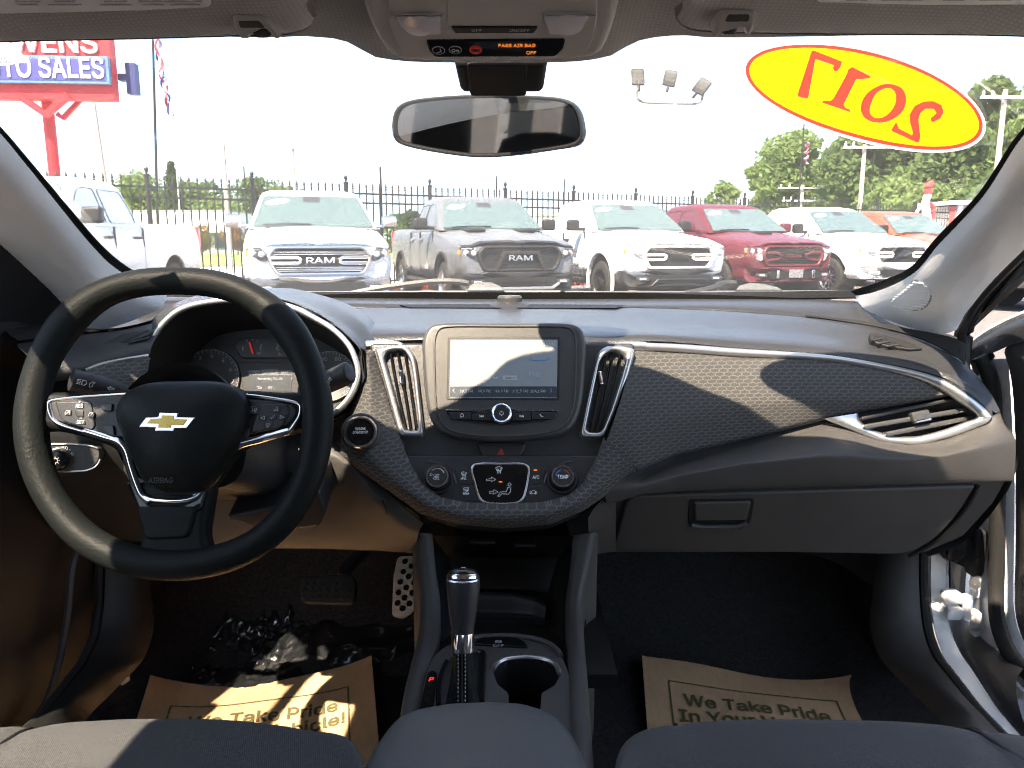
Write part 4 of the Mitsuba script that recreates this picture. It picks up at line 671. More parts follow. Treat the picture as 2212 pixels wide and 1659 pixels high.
k = part(oc, 'lamp_switch', plate(fillet(OC.px(C2((720, 150), (1265, 150), (1240, 188), (745, 188))), .0015), OC, .0, .004, .0008), 'soft_black'); part(oc, 'recess', plate(fillet(OC.px(C2((690, -150), (1290, -150), (1290, 140), (690, 140))), .004), OC, 0, .0032, .001), 'console_grey')
for s_, x in (('OFF', 880), ('ON/OFF', 1150)): w = OC.loc(*C2((x, 168))[0]); part(k, 'print', text(s_, OC, w[0], w[1], .004, .0036, .0002), 'print_grey', False)
k = part(oc, 'button_panel', plate(fillet(OC.px(C2((560, 236), (1440, 228), (1425, 290), (1375, 335), (620, 340), (580, 300))), .003), OC, .0, .004, .001), 'gloss_black')
for (x, y), m_, s_ in (((640, 293), 'print_grey', ''), ((745, 291), 'print_grey', 'On'), ((873, 290), 'print_red', 'SOS')):
    w = OC.loc(*C2((x, y))[0]); part(k, 'button', lathe([(.0062, .0042), (.0056, .0048), (.0054, .0042)] if not s_ == 'SOS' else [(.0062, .004), (.006, .0048), (.001, .0048)], OC.moved(*w), 20), m_, True)
    if s_: part(k, 'print', text(s_, OC, w[0], w[1], .0049, .0042 if s_ == 'On' else .0032, .0002, bold=True), 'print_white' if s_ == 'On' else 'soft_black', False)
    else: part(k, 'print', strokes(OC, [[(w[0] - .002, w[1] - .003), (w[0] + .002, w[1] - .002), (w[0] + .0015, w[1] + .003)]], .0012, .0044), 'print_grey', False)
def light(col, k): return dict(type='area', radiance={'type': 'rgb', 'value': [c * k for c in col]})
for s_, x, y in (('PASS AIR BAG', 1250, 262), ('OFF', 1255, 308)): w = OC.loc(*C2((x, y))[0]); part(k, 'indicator', text(s_, OC, w[0], w[1], .0042, .0046, .0002, 'r', sx=.80), 'soft_black', False, emitter=light((1, .25, .03), .10), label='lit orange warning text')
mr = thing('rear_view_mirror', 'black framed rear view mirror below the overhead console', 'mirror')
MF = facing(1055, 266, 1.03, -7.3, 12.1); mo = C2((345, 800), (362, 700), (420, 645), (600, 611), (960, 594), (1300, 606), (1450, 628), (1520, 680), (1553, 780), (1557, 860), (1525, 915), (1400, 945), (1200, 975), (950, 996), (760, 985), (420, 922), (360, 880))
mi_ = C2((375, 800), (393, 712), (440, 667), (600, 636), (960, 616), (1300, 630), (1435, 650), (1495, 700), (1525, 790), (1531, 850), (1505, 890), (1390, 922), (1200, 950), (950, 971), (780, 962), (445, 900), (388, 865))
A, B = resample(MF.px(mo), 90, True), resample(MF.px(mi_), 90, True)
part(mr, 'frame', ringplate(A, B, MF, -.02, .006, .35, back=-.004), 'soft_black', 50); part(mr, 'glass', plate(B, MF, -.006, -.0015, .0004), 'mirror_glass', False)
part(mr, 'housing', dome(A, MF, [(1, -.018), (.97, -.03), (.8, -.042), (.4, -.05), (.02, -.05)]), 'soft_black', 50)
AF = facing(1082, 165, .905, -58); part(mr, 'mount_cover', plate(fillet(AF.px(C2((732, 395), (1332, 395), (1300, 598), (778, 598))), .008), AF, -.035, 0, .008, 5), 'deep_black', 50); part(mr, 'cover_rib', plate(fillet(AF.px(C2((815, 395), (1200, 395), (1192, 598), (840, 598))), .004), AF, 0, .003, .002), 'deep_black')
part(mr, 'stalk', tube(resample([tuple(MF.p(0, .01, -.04)), tuple(MF.p(.0, .04, -.06)), tuple(AF.p(0, -.02, -.02))], 10), .014, 10), 'soft_black')
# ================================================================== DASHBOARD
ds = thing('dashboard', 'black dashboard with silver trim, woven fabric inserts and a touchscreen in its middle', 'dashboard')
def DP(n, m, mat, smooth=50, lab=None, **k): return part(ds, n, m, mat, smooth, lab, **k)
def SP(par, n, m, mat, smooth=40, label=None, **k): return part(par, n, m, mat, smooth, label, **k)
# upper pad below the windscreen, front brow
upA = [(330, 640, 1.42), (640, 642, 1.54), (1083, 645, 1.60), (1500, 646, 1.54), (1840, 650, 1.38), (1960, 690, 1.31), (2066, 728, 1.225)]
upB = [(300, 668, 1.34), (640, 655, 1.46), (1083, 661, 1.49), (1500, 662, 1.46), (1740, 678, 1.36), (1900, 705, 1.28), (2064, 742, 1.215)]
upC = [(q[0], q[1] + 26, q[2] - .02) for q in upB]
DP('upper_pad', flip(loft([ats(upA) + [0, .06, -.01], ats(upA), ats(upB), ats(upC) + [0, .0, -.02]], 60, 20)), 'pad_black')
bR = [(660, 668, 1.40), (860, 664, 1.46), (1083, 664, 1.48), (1350, 664, 1.46), (1500, 668, 1.43), (1740, 685, 1.33), (1850, 700, 1.275), (1960, 724, 1.225), (2040, 757, 1.18), (2083, 785, 1.155), (2124, 830, 1.125), (2158, 884, 1.10)]
bM = [(690, 688, 1.29), (880, 693, 1.31), (1083, 693, 1.32), (1350, 697, 1.31), (1500, 703, 1.29), (1740, 722, 1.245), (1850, 740, 1.21), (1960, 765, 1.17), (2030, 795, 1.14), (2075, 820, 1.12), (2116, 850, 1.105), (2152, 892, 1.092)]
bF = [(760, 735, 1.18), (890, 729, 1.19), (1083, 727, 1.195), (1290, 737, 1.18), (1400, 731, 1.178), (1600, 746, 1.178), (1764, 758, 1.172), (1901, 777, 1.155), (1987, 794, 1.135), (2038, 809, 1.12), (2095, 842, 1.102), (2146, 893, 1.088)]
tuck = ats(bF) + [0, .012, -.012]; tuck2 = ats(bF) + [0, .045, -.09]
DP('front_brow', flip(loft([ats(bR) + [0, .012, -.014], ats(bR) + [0, .004, -.003], ats(bR), ats(bM), ats(bF) + [0, .004, .003], ats(bF) + [0, .0, -.003], tuck, tuck2], 90, 36)), 'pad_black')
DP('dash_light_stop', loft([ats(upA) + [0, .055, -.012], ats(upA) + [0, .06, -.2], ats(upA) + [0, .04, -.5]], 40, 6), 'deep_black')  # unseen sheet added to block sun leaking into the footwell
# defroster slot and light sensor
sl = [(855, 662.5, 1.476), (1083, 662.5, 1.486), (1356, 664, 1.458)]
DP('defroster_slot', loft([ats(sl) + [0, .012, .004], ats([(885, 668, 1.446), (1083, 669, 1.456), (1330, 669.5, 1.43)]) + [0, 0, .0035]], 30, 2), 'deep_black')
SFm = Frame(at(1101, 656, 1.50), (1, 0, 0), (0, 1, 0)); k = DP('light_sensor', lathe([(.055, -.012), (.045, -.004), (.026, .004), (.022, .005)], SFm, 30), 'dash_black'); SP(k, 'cap', lathe([(.024, -.006), (.024, .012), (.021, .0155), (.001, .0165)], SFm, 30), 'bezel_grey')
# fabric insert, passenger side
r0 = [(1366, 754, 1.162), (1456, 757, 1.17), (1593, 767, 1.175), (1764, 775, 1.168), (1901, 796, 1.152), (1987, 817, 1.135), (2053, 851, 1.122)]
r1 = [(1345, 850, 1.10), (1430, 835, 1.118), (1540, 830, 1.13), (1680, 826, 1.137), (1820, 832, 1.135), (1940, 842, 1.128), (2053, 851.5, 1.1215)]
r2 = [(1322, 920, 1.072), (1400, 925, 1.083), (1500, 905, 1.10), (1640, 880, 1.118), (1790, 868, 1.125), (1900, 862, 1.125), (2053, 852, 1.121)]
r3 = [(1302, 980, 1.06), (1378, 1008, 1.065), (1456, 977, 1.09), (1600, 943, 1.115), (1779, 902, 1.13), (1864, 886, 1.132), (2053, 853, 1.124)]
r4 = [(q[0], q[1] + 6, q[2] + .03) for q in r3]
DP('fabric_insert', flip(loft([ats(r0) + [0, .006, .003], ats(r0), ats(r1), ats(r2), ats(r3), ats(r4)], 110, 40, False)), 'dash_fabric', 60, 'grey woven fabric insert on the passenger side')
# silver trim strip over it and right vent frame
def strip(A, B, h=.006, n=90, mat='silver', name='trim_strip', par=None, lab=None):
    a, b = resample(A, n), resample(B, n); w = b - a; t = np.gradient(a, axis=0); nn = np.cross(t, w); nn /= np.linalg.norm(nn, axis=1, keepdims=True) + 1e-12; nn *= np.where((nn @ np.array([0, -1, .3]))[:, None] < 0, -1, 1)
    rows = [a - nn * h, a + nn * h * .3] + [a + w * t_ + nn * h * math.sin(math.pi * (.15 + .7 * t_)) for t_ in (.15, .35, .5, .65, .85)] + [b + nn * h * .3, b - nn * h]; g = grid(rows); v, f, m_ = meshkit.arrays(g, True)
    g = g if (m_ * np.repeat(nn[None], len(rows), 0).reshape(-1, 3)).sum() > 0 else flip(g); return part(par or ds, name, g, mat, 60, lab)
tA = [(1395, 741, 1.166), (1456, 743, 1.17), (1593, 753, 1.175), (1764, 765, 1.17), (1901, 785, 1.154), (1987, 803, 1.136), (2038, 819, 1.122), (2090, 852, 1.104), (2126, 880, 1.094), (2144, 900, 1.088)]
tB = [(1390, 757, 1.16), (1456, 760, 1.165), (1593, 770, 1.17), (1764, 778, 1.165), (1901, 800, 1.15), (1987, 822, 1.134), (2036, 845, 1.122), (2070, 868, 1.112), (2098, 886, 1.102), (2112, 900, 1.096)]
strip(ats(tA), ats(tB))
vA = [(2144, 899, 1.088), (2138, 910, 1.088), (2108, 924, 1.092), (2039, 948, 1.10), (1971, 961, 1.107), (1930, 958, 1.111), (1902, 953, 1.113), (1834, 927, 1.123), (1779, 904, 1.13)]
vB = [(2112, 899, 1.096), (2104, 905, 1.097), (2085, 911, 1.10), (2039, 928, 1.106), (1971, 943, 1.112), (1940, 943, 1.115), (1915, 938, 1.117), (1868, 919, 1.122), (1852, 893, 1.13)]
strip(ats(vA), ats(vB), .005, 60)
VF = facing(1985, 905, 1.115, 20); VO = fillet(VF.px([(1848, 890), (2052, 848), (2085, 868), (2116, 900), (2038, 932), (1955, 948), (1916, 941), (1864, 921)]), .006)
va = DP('air_vent', plate(VO, VF, -.05, -.035, .001), 'deep_black', lab='right hand air vent with sunlight painted on two slats in lighter grey')
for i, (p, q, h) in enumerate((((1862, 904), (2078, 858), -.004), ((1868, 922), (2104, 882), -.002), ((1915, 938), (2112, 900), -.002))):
    a, b = VF.loc(*p), VF.loc(*q); d = b - a; L_ = np.linalg.norm(d); m = VF.moved(*((a + b) / 2), h, math.atan2(d[1], d[0])); SP(va, 'slat', fbox(m, 0, 0, -.012, (L_, .0075 if i else .006, .030), .0028), 'soft_black' if i < 1 else 'bezel_grey')  # lower slats in lighter grey: sunlight put into their colour
a = VF.loc(1985, 900); SP(va, 'slider', fbox(VF.moved(a[0], a[1], 0, .2), 0, 0, .002, (.028, .016, .014), .004), 'bezel_grey'); SP(va, 'slider_edge', fbox(VF.moved(a[0], a[1] - .007, 0, .2), .001, 0, .006, (.024, .004, .010), .0018), 'chrome')
# lower shelf, glovebox
s0 = [(1296, 985, 1.08), (1378, 1014, 1.095), (1456, 983, 1.12), (1600, 949, 1.14), (1779, 905, 1.15), (1834, 918, 1.14), (1902, 945, 1.128), (1971, 955, 1.12), (2039, 942, 1.113), (2108, 916, 1.1), (2150, 895, 1.092), (2160, 890, 1.09)]
s1 = [(1300, 1010, 1.07), (1385, 1030, 1.085), (1456, 1003, 1.105), (1600, 973, 1.115), (1779, 945, 1.105), (1840, 948, 1.10), (1902, 962, 1.095), (1971, 970, 1.09), (2039, 958, 1.088), (2110, 933, 1.085), (2155, 915, 1.086), (2172, 912, 1.087)]
s2 = [(1305, 1060, 1.055), (1385, 1050, 1.06), (1456, 1030, 1.065), (1600, 1003, 1.06), (1779, 985, 1.05), (1840, 985, 1.048), (1902, 990, 1.047), (1971, 992, 1.048), (2039, 985, 1.052), (2110, 970, 1.06), (2170, 960, 1.07), (2194, 955, 1.076)]
s3 = [(1312, 1090, 1.065), (1385, 1068, 1.075), (1456, 1062, 1.078), (1600, 1054, 1.078), (1779, 1048, 1.075), (1840, 1047, 1.074), (1902, 1046, 1.074), (1971, 1045, 1.074), (2039, 1044, 1.075), (2110, 1043, 1.078), (2165, 1041, 1.08), (2186, 1040, 1.084)]
DP('lower_shelf', flip(loft([ats(s0), ats(s1), ats(s2), ats(s3), ats(s3) + [0, .02, .0]], 90, 30, False)), 'dash_grey', 60)
side = [(2160, 890, 1.09), (2178, 922, 1.08), (2194, 955, 1.076), (2198, 1005, 1.078), (2186, 1041, 1.084), (2150, 1098, 1.13), (2085, 1168, 1.165), (2005, 1202, 1.18)]
DP('side_panel', loft([ats(side), ats(side) + [.012, .06, 0], ats(side) + [.012, .30, .02]], 40, 6), 'dash_grey', 60)
GF = facing(1700, 1125, 1.125, -30)
DP('lower_panel', plate(fillet(GF.px([(1306, 1098), (1340, 1058), (2184, 1041), (2150, 1098), (2085, 1168), (2003, 1203), (1300, 1203)]), .004), GF, -.06, -.008, .003), 'dash_grey')
DP('lower_trim', loft([ats([(1270, 1120, 1.06), (1300, 1080, 1.065), (1330, 1062, 1.075)]), ats([(1275, 1200, 1.14), (1300, 1195, 1.15), (1330, 1192, 1.155)])], 10, 6), 'dash_grey')
gb = DP('glove_box', plate(fillet(GF.px([(1355, 1073), (2108, 1051), (2070, 1112), (2018, 1168), (1958, 1199), (1322, 1188)]), [.02, .004, .05, .05, .03, .004], 6), GF, -.01, 0, .004, 4), 'dash_grey')
DP('seam', tube(resample([GF.at(*p, -.004) for p in ((2112, 1050), (2094, 1085), (2060, 1130), (2015, 1172), (1962, 1202))], 30), .0035, 6), 'deep_black')
SP(gb, 'handle_recess', plate(fillet(GF.px([(1488, 1078), (1630, 1076), (1622, 1125), (1600, 1142), (1500, 1142), (1486, 1128)]), .006), GF, -.005, .0015, .001), 'deep_black')
SP(gb, 'handle', plate(fillet(GF.px([(1498, 1082), (1622, 1080), (1612, 1120), (1500, 1121)]), .005), GF, -.0, .0045, .003, 4), 'dash_grey'); SP(gb, 'handle_lip', sweep([tuple(GF.at(*p, .004)) for p in ((1492, 1134), (1520, 1138), (1590, 1137), (1612, 1130))], circ(.0055, 8, .004)), 'dash_grey')
# middle: panel between the vents
CF = facing(1083, 850, 1.115, 23)
DP('centre_panel', plate(fillet(CF.px([(795, 738), (1375, 738), (1345, 850), (1310, 985), (1290, 1010), (872, 1010), (850, 980), (812, 850)]), .01), CF, -.05, -.006, .004), 'dash_black')
# fabric U round the middle
ui = [(150, 380, 1.15), (235, 400, 1.148), (300, 640, 1.118), (385, 940, 1.08), (425, 1062, 1.062), (460, 1140, 1.05), (520, 1240, 1.036), (640, 1345, 1.018), (800, 1380, 1.012), (1040, 1390, 1.01), (1300, 1378, 1.012), (1450, 1340, 1.018), (1560, 1250, 1.034), (1620, 1140, 1.048), (1655, 1062, 1.058), (1690, 960, 1.065)]
uo = [(150, 386, 1.16), (160, 420, 1.15), (125, 660, 1.12), (30, 900, 1.10), (10, 1050, 1.09), (120, 1140, 1.085), (300, 1260, 1.075), (520, 1420, 1.06), (760, 1490, 1.05), (1040, 1515, 1.047), (1340, 1490, 1.05), (1560, 1400, 1.06), (1690, 1310, 1.068), (1770, 1230, 1.075), (1830, 1180, 1.08), (1900, 1150, 1.085)]
um = [((a[0] * .45 + b[0] * .55), (a[1] * .45 + b[1] * .55), (a[2] + b[2]) / 2 - .03) for a, b in zip(ui, uo)]
CI, CM, CO = ats(C5(*ui)), ats(C5(*um)), ats(C5(*uo))
DP('fabric_surround', loft([CI + [0, .015, 0], CI, CM, CO, CO + [0, .03, .002]], 130, 30, False), 'dash_fabric', 60, 'woven fabric surround of the middle controls')
# middle air vents
def midvent(outer, inner, slats, tab, lab):
    A, B = resample(fillet(CF.px(C5(*outer)), .006, 6), 110, True, False), resample(fillet(CF.px(C5(*inner)), .008, 6), 110, True, False); A, B = ccw(A), ccw(B); i = np.argmin(A[:, 1] + A[:, 0]); A = np.roll(A, -i, 0); j = np.argmin(np.linalg.norm(B - A[0], axis=1)); B = np.roll(B, -j, 0)
    k = DP('air_vent', plate(inset(B, -.002), CF, -.045, -.03, .001), 'deep_black', lab=lab); SP(k, 'frame', ringplate(A, B, CF, -.008, .008, .35, back=-.03), 'silver', 50)
    for s in slats: a = [CF.at(*p, .0) for p in C5(*s)]; n = CF.n; q = resample(a, 14); SP(k, 'slat', sweep(q - n * .012, rrect(.0035, .026, .0012, 2), up=CF.n), 'gloss_black')
    w = CF.loc(*C5(tab)[0]); SP(k, 'slider', fbox(CF.moved(w[0], w[1], 0, .12), 0, 0, .001, (.0065, .022, .010), .003), 'chrome')
midvent([(236, 385), (345, 376), (430, 372), (490, 430), (507, 540), (550, 925), (535, 953), (400, 944), (386, 925), (310, 650)], [(318, 415), (355, 402), (425, 402), (462, 470), (480, 560), (515, 880), (510, 907), (430, 902), (416, 870), (300, 450)], [[(335, 415), (375, 640), (432, 900)], [(378, 405), (420, 640), (462, 900)], [(425, 412), (455, 600), (498, 900)]], (405, 570), 'left middle air vent with upright slats')
midvent([(1625, 490), (1650, 412), (1720, 372), (1800, 372), (1884, 390), (1845, 540), (1770, 760), (1692, 945), (1670, 960), (1545, 954), (1530, 930), (1575, 700)], [(1652, 480), (1685, 425), (1750, 405), (1805, 440), (1815, 470), (1780, 600), (1730, 760), (1675, 900), (1650, 918), (1590, 915), (1572, 890), (1615, 680)], [[(1690, 430), (1640, 660), (1592, 905)], [(1735, 412), (1690, 640), (1625, 908)], [(1785, 428), (1735, 640), (1660, 905)]], (1662, 575), 'right middle air vent with upright slats')
strip(ats(C5((158, 342, 1.17), (300, 340, 1.165), (380, 345, 1.162), (440, 375, 1.155), (480, 430, 1.146))), ats(C5((178, 384, 1.155), (300, 374, 1.154), (360, 380, 1.152), (410, 400, 1.148), (455, 440, 1.142))), .005, 40)
strip(ats(C5((1630, 470, 1.142), (1655, 405, 1.15), (1720, 362, 1.158), (1800, 350, 1.163), (1870, 347, 1.166), (1950, 349, 1.168))), ats(C5((1660, 470, 1.138), (1690, 420, 1.145), (1740, 395, 1.15), (1800, 383, 1.154), (1870, 382, 1.156), (1945, 384, 1.158))), .005, 40)
# touchscreen unit
IF = CF.off(.0); ts = DP('touchscreen', plate(ccw(resample(IF.px(C5((640, 242), (900, 238), (1250, 238), (1460, 243), (1535, 275), (1562, 350), (1565, 420), (1548, 680), (1515, 830), (1440, 928), (1250, 966), (1040, 980), (850, 970), (680, 935), (595, 845), (560, 690), (540, 420), (545, 340), (580, 270))), 120, True)), IF, -.03, .016, .007, 6), 'bezel_grey', 60, 'touchscreen unit with grey bezel, half in sunlight')
IO = IF.off(.016); ri = resample(IF.px(C5((700, 274), (1040, 272), (1400, 274), (1470, 290), (1494, 350), (1494, 560), (1480, 760), (1420, 880), (1280, 928), (1040, 945), (800, 928), (690, 885), (640, 770), (628, 560), (628, 350), (650, 290))), 120, True); ri = ccw(ri)
SP(ts, 'bezel_ridge', ringplate(inset(ri, -.0028), ri, IO, -.001, .0022, .3), 'bezel_grey', 50)
SP(ts, 'display_frame', plate(fillet(IO.px(C5((698, 312), (1408, 312), (1402, 712), (690, 710))), .002), IO, 0, .0012, .0008), 'soft_black')
disp = SP(ts, 'display', plate(fillet(IO.px(C5((715, 332), (1390, 332), (1386, 700), (706, 698))), .001), IO, 0, .0018, .0003), 'screen', 20, emitter=light((.04, .07, .11), .06), label='touchscreen display with radio presets')
def sc(px, py, F=IO): return F.loc(*C5((px, py))[0])
pr('ui_grey', (.42, .43, .44), .4); pr('ui_bar', (.13, .14, .15), .35); pr('ui_dark', (.045, .06, .075), .3)
SP(ts, 'preset_bar', plate(IO.px(C5((712, 628), (1386, 628), (1386, 696), (708, 694))), IO, .0017, .0021, .0001), 'ui_dark'); SP(ts, 'divider', plate(IO.px(C5((712, 625), (1386, 625), (1386, 629), (712, 629))), IO, .0017, .0023, .0001), 'ui_bar')
up = .0023; pt = []
for s_, x, y, h, b in [('96.5 FM', 816, 657, .0040, 0), ('98.9 FM', 928, 657, .0040, 0), ('96.9 FM', 1040, 657, .0040, 0), ('101.3 FM', 1153, 657, .0040, 0), ('104.1 FM', 1266, 657, .0040, 0), ('FM1', 1246, 553, .0060, 0), ('12:33 PM', 1318, 362, .0046, 0)]: w = sc(x, y); pt.append(text(s_, IO, w[0], w[1], up, h, .0002, sx=.98 if 'FM1' in s_ else .88))
for x, d in ((735, 1), (1349, -1)): w = sc(x, 653); pt.append(strokes(IO, [[(w[0] + .0012 * d, w[1] + .0028), (w[0] - .0012 * d, w[1]), (w[0] + .0012 * d, w[1] - .0028)]], .0005, up))
for x, d in ((878, -1), (1000, 1)):
    w = sc(x, 573)
    for q in (-.0018, .0018): pt.append((IO.pts([(w[0] + q - .0016 * d, w[1] + .0024), (w[0] + q - .0016 * d, w[1] - .0024), (w[0] + q + .0018 * d, w[1])], up + .0002)[::d], np.array([[0, 1, 2]])))
    pt.append(fbox(IO, w[0] + .0042 * d, w[1], up, (.0005, .005, .0004)))
for i in range(3):
    for j in range(3): w = sc(925 + i * 9, 562 + j * 9); pt.append(fbox(IO, w[0], w[1], up, (.0014, .0009, .0004)))
w = sc(945, 582); pt.append(text('Tune', IO, w[0], w[1], up, .0026, .0002))
SP(ts, 'print', cat(*pt), 'ui_grey', False)
for s_, x in (('Source', 790), ('Menu', 1090)): w = sc(x, 573); k = SP(ts, 'soft_key', plate(rrect(.0208, .0068, .0008, 3), IO.moved(w[0], w[1]), .0017, .0024, .0002), 'ui_grey'); SP(ts, 'key_print', text(s_, IO, w[0], w[1], .0024, .0036, .0002), 'ui_dark', False)
SP(ts, 'antenna_graphic', strokes(IO, [[sc(1275 + 62 * math.cos(a), 452 + 13 * math.sin(a)) for a in np.linspace(-.6, 3.7, 16)]], .0008, up), 'print_blue', False)
# button row and volume knob
KO = IF.off(.016); SP(ts, 'button_strip', plate(fillet(KO.px(C5((688, 780), (960, 792), (1110, 792), (1393, 782), (1375, 820), (1310, 845), (1120, 866), (1040, 872), (960, 866), (770, 842), (710, 818))), .003), KO, 0, .003, .001), 'gloss_black')
SP(ts, 'chrome_line', sweep(resample([tuple(KO.at(*p, .003)) for p in C5((684, 776), (900, 778), (965, 768), (1005, 752), (1037, 748), (1070, 752), (1110, 768), (1175, 778), (1395, 778))], 50), rrect(.0016, .004, .0006, 2), up=KO.n), 'chrome')
for x0_, x1_, y in ((700, 846, 812), (852, 975, 818), (1103, 1222, 818), (1228, 1378, 812)): SP(ts, 'button', plate(fillet(KO.px(C5((x0_, 790 if abs(x0_ - 1000) > 200 else 800), (x1_, 790 if abs(x1_ - 1040) > 100 else 800), (x1_ - (18 if x1_ > 1300 else 0), y + 24), (x0_ + (20 if x0_ < 720 else 0), y + 24))), .002), KO, .002, .0042, .001), 'button_black')
w = KO.loc(*C5((1037, 805))[0]); kn = KO.moved(w[0], w[1]); SP(ts, 'volume_knob', lathe([(.0155, 0), (.0152, .006), (.0146, .0085)], kn, 40), 'soft_black'); SP(ts, 'knob_ring', lathe([(.0146, .007), (.0144, .0125), (.0128, .0138), (.0108, .0125)], kn, 40), 'chrome'); SP(ts, 'knob_face', lathe([(.0111, .0126), (.0105, .0128), (.001, .0122)], kn, 40), 'soft_black')
pt = [strokes(kn, [[(.0027 * math.sin(a), .0027 * math.cos(a)) for a in np.linspace(.55, 5.73, 18)], [(0, .0008), (0, .0036)]], .0007, .0126)]
w = KO.loc(*C5((787, 811))[0]); pt.append(strokes(KO.moved(*w), [[(-.003, 0), (0, .0028), (.003, 0)], [(-.002, .0006), (-.002, -.0024), (.002, -.0024), (.002, .0006)]], .0006, .0043))
for x, d in ((912, -1), (1162, 1)):
    w = KO.loc(*C5((x, 817))[0])
    for q in (-.0014, .0014): pt.append((KO.pts([(w[0] + q - .0013 * d, w[1] + .0017), (w[0] + q - .0013 * d, w[1] - .0017), (w[0] + q + .0014 * d, w[1])], .0046)[::d], np.array([[0, 1, 2]])))
    pt.append(fbox(KO, w[0] + .0032 * d, w[1], .0045, (.0006, .0036, .0003)))
w = KO.loc(*C5((1288, 811))[0]); pt.append(strokes(KO.moved(*w), [[(-.0022, .0022), (-.0012, -.0004), (.0008, -.0018), (.0024, -.002)]], .0012, .0043)); SP(ts, 'button_print', cat(*pt), 'print_white', False)
# hazard switch
hz = DP('hazard_switch', plate(fillet(CF.px(C5((878, 984), (1192, 984), (1178, 1030), (1155, 1078), (920, 1078), (898, 1035))), .004), CF, -.03, .002, .0025), 'button_black')
w = CF.loc(*C5((1033, 1040))[0]); SP(hz, 'print', strokes(CF.moved(*w), [[(-.0048, -.0034), (.0048, -.0034), (0, .0046), (-.0048, -.0034), (0, -.0034)], [(-.0024, -.002), (.0024, -.002), (0, .002), (-.0024, -.002), (0, -.002)]], .0007, .0022), 'print_red', False)
SP(hz, 'lip', sweep([tuple(CF.at(*p, .002)) for p in C5((915, 992), (1155, 992))], circ(.002, 8)), 'button_black')
# climate panel
HF = facing(1083, 1045, 1.048, 34); HO = fillet(HF.px(C5((415, 1058), (1658, 1058), (1622, 1145), (1560, 1252), (1450, 1342), (1300, 1380), (1040, 1391), (800, 1382), (640, 1347), (520, 1242), (460, 1145))), .006, 4)
cp = DP('climate_panel', plate(HO, HF, -.04, .0, .003, 4), 'soft_black', 50)
def hp(x, y): return HF.loc(*C5((x, y))[0])
for x, sgn in ((635, -1), (1420, 1)):
    w = hp(x, 1211); k_ = HF.moved(*w); kn = SP(cp, 'knob_base', lathe([(.0235, 0), (.0215, .0028), (.0185, .003), (.0178, .001)], k_, 40), 'button_black'); SP(cp, 'knob', lathe([(.0172, 0), (.0168, .012), (.0160, .0135)], k_, 40), 'soft_black'); SP(cp, 'knob_ring', lathe([(.0162, .0125), (.0155, .0152), (.0140, .0150), (.0136, .014)], k_, 40), 'chrome'); SP(cp, 'knob_face', lathe([(.0138, .0142), (.001, .0142)], k_, 40), 'soft_black')
    if sgn < 0: pt = [strokes(k_, [[(.0085 * math.cos(a), .003 + .0075 * math.sin(a)), (.0102 * math.cos(a), .003 + .009 * math.sin(a))]], .0004 + .0016 * (2.8 - a) / 2.6, .0143) for a in np.linspace(.35, 2.5, 9)] + [strokes(k_, [[(-.0085 + .0016 * math.cos(a), .0025 + .0016 * math.sin(a)) for a in np.linspace(0, 6.28, 12)]] + [[(-.001 + c * .0022 + .0018 * math.cos(a), -.0012 + d * .0022 + .0018 * math.sin(a)) for a in np.linspace(0, 6.28, 10)] for c in (-.9, .9) for d in (-.9, .9)], .0005, .0143)]; SP(cp, 'print', cat(*pt), 'print_white', False)
    else:
        SP(cp, 'print', text('TEMP', k_, 0, -.001, .0143, .0052, .0002, sx=.8, bold=True), 'print_white', False); SP(cp, 'print', strokes(k_, [[(.0095 * math.cos(a), .0095 * math.sin(a) - .0005) for a in np.linspace(1.75, 3.0, 9)]], .0011, .0143), 'print_blue', False); SP(cp, 'print', strokes(k_, [[(.0095 * math.cos(a), .0095 * math.sin(a) - .0005) for a in np.linspace(.1, 1.4, 9)]], .0011, .0143), 'print_red', False)
    c = [hp(x + sgn * -1 * (60 * 0) + (q * sgn * -1), y) for q, y in ((-62, 1100), (0, 1113), (60, 1140), (98, 1190), (112, 1240))]; SP(cp, 'ridge', sweep(resample([tuple(HF.p(*q, .0)) for q in c], 20), circ(.0018, 6)), 'bezel_grey')
ro = HF.px(C5((885, 1112), (1040, 1110), (1170, 1112), (1212, 1135), (1217, 1170), (1205, 1250), (1180, 1335), (1150, 1365), (1110, 1375), (1030, 1378), (960, 1374), (915, 1360), (885, 1320), (858, 1230), (842, 1165), (848, 1130))); RO = ccw(resample(ro, 100, True)); RI = inset(RO, .0034)
SP(cp, 'mode_frame', ringplate(RO, RI, HF, -.001, .004, .3), 'chrome', 50); SP(cp, 'mode_panel', plate(RI, HF, -.002, .002, .0005), 'gloss_black')
pt = []
def fan(F, x, y, s): # defrost symbol
    w = hp(x, y); m = F.moved(*w); L_ = [[(-s, s * .7), (-s * .5, s * .95), (0, s), (s * .5, s * .95), (s, s * .7), (s * .6, -.1 * s), (-s * .6, -.1 * s), (-s, s * .7)]]
    for q in (-.45, 0, .45): L_.append([(q * s, -s), (q * s + .1 * s, -.5 * s), (q * s - .1 * s, 0), (q * s, .5 * s)])
    return strokes(m, L_, s * .15, .0022)
pt += [fan(HF, 1020, 1157, .0048), fan(HF, 799, 1186, .004)]
w = hp(814, 1284); m = HF.moved(*w); pt.append(strokes(m, [[(-.0035, .0), (-.0035, .0034), (.0035, .0034), (.0035, 0), (-.0035, 0), (-.0035, .001)]] + [[(q, -.003), (q + .0004, -.001), (q - .0004, .001), (q, .0024)] for q in (-.0016, 0, .0016)], .0006, .0022))
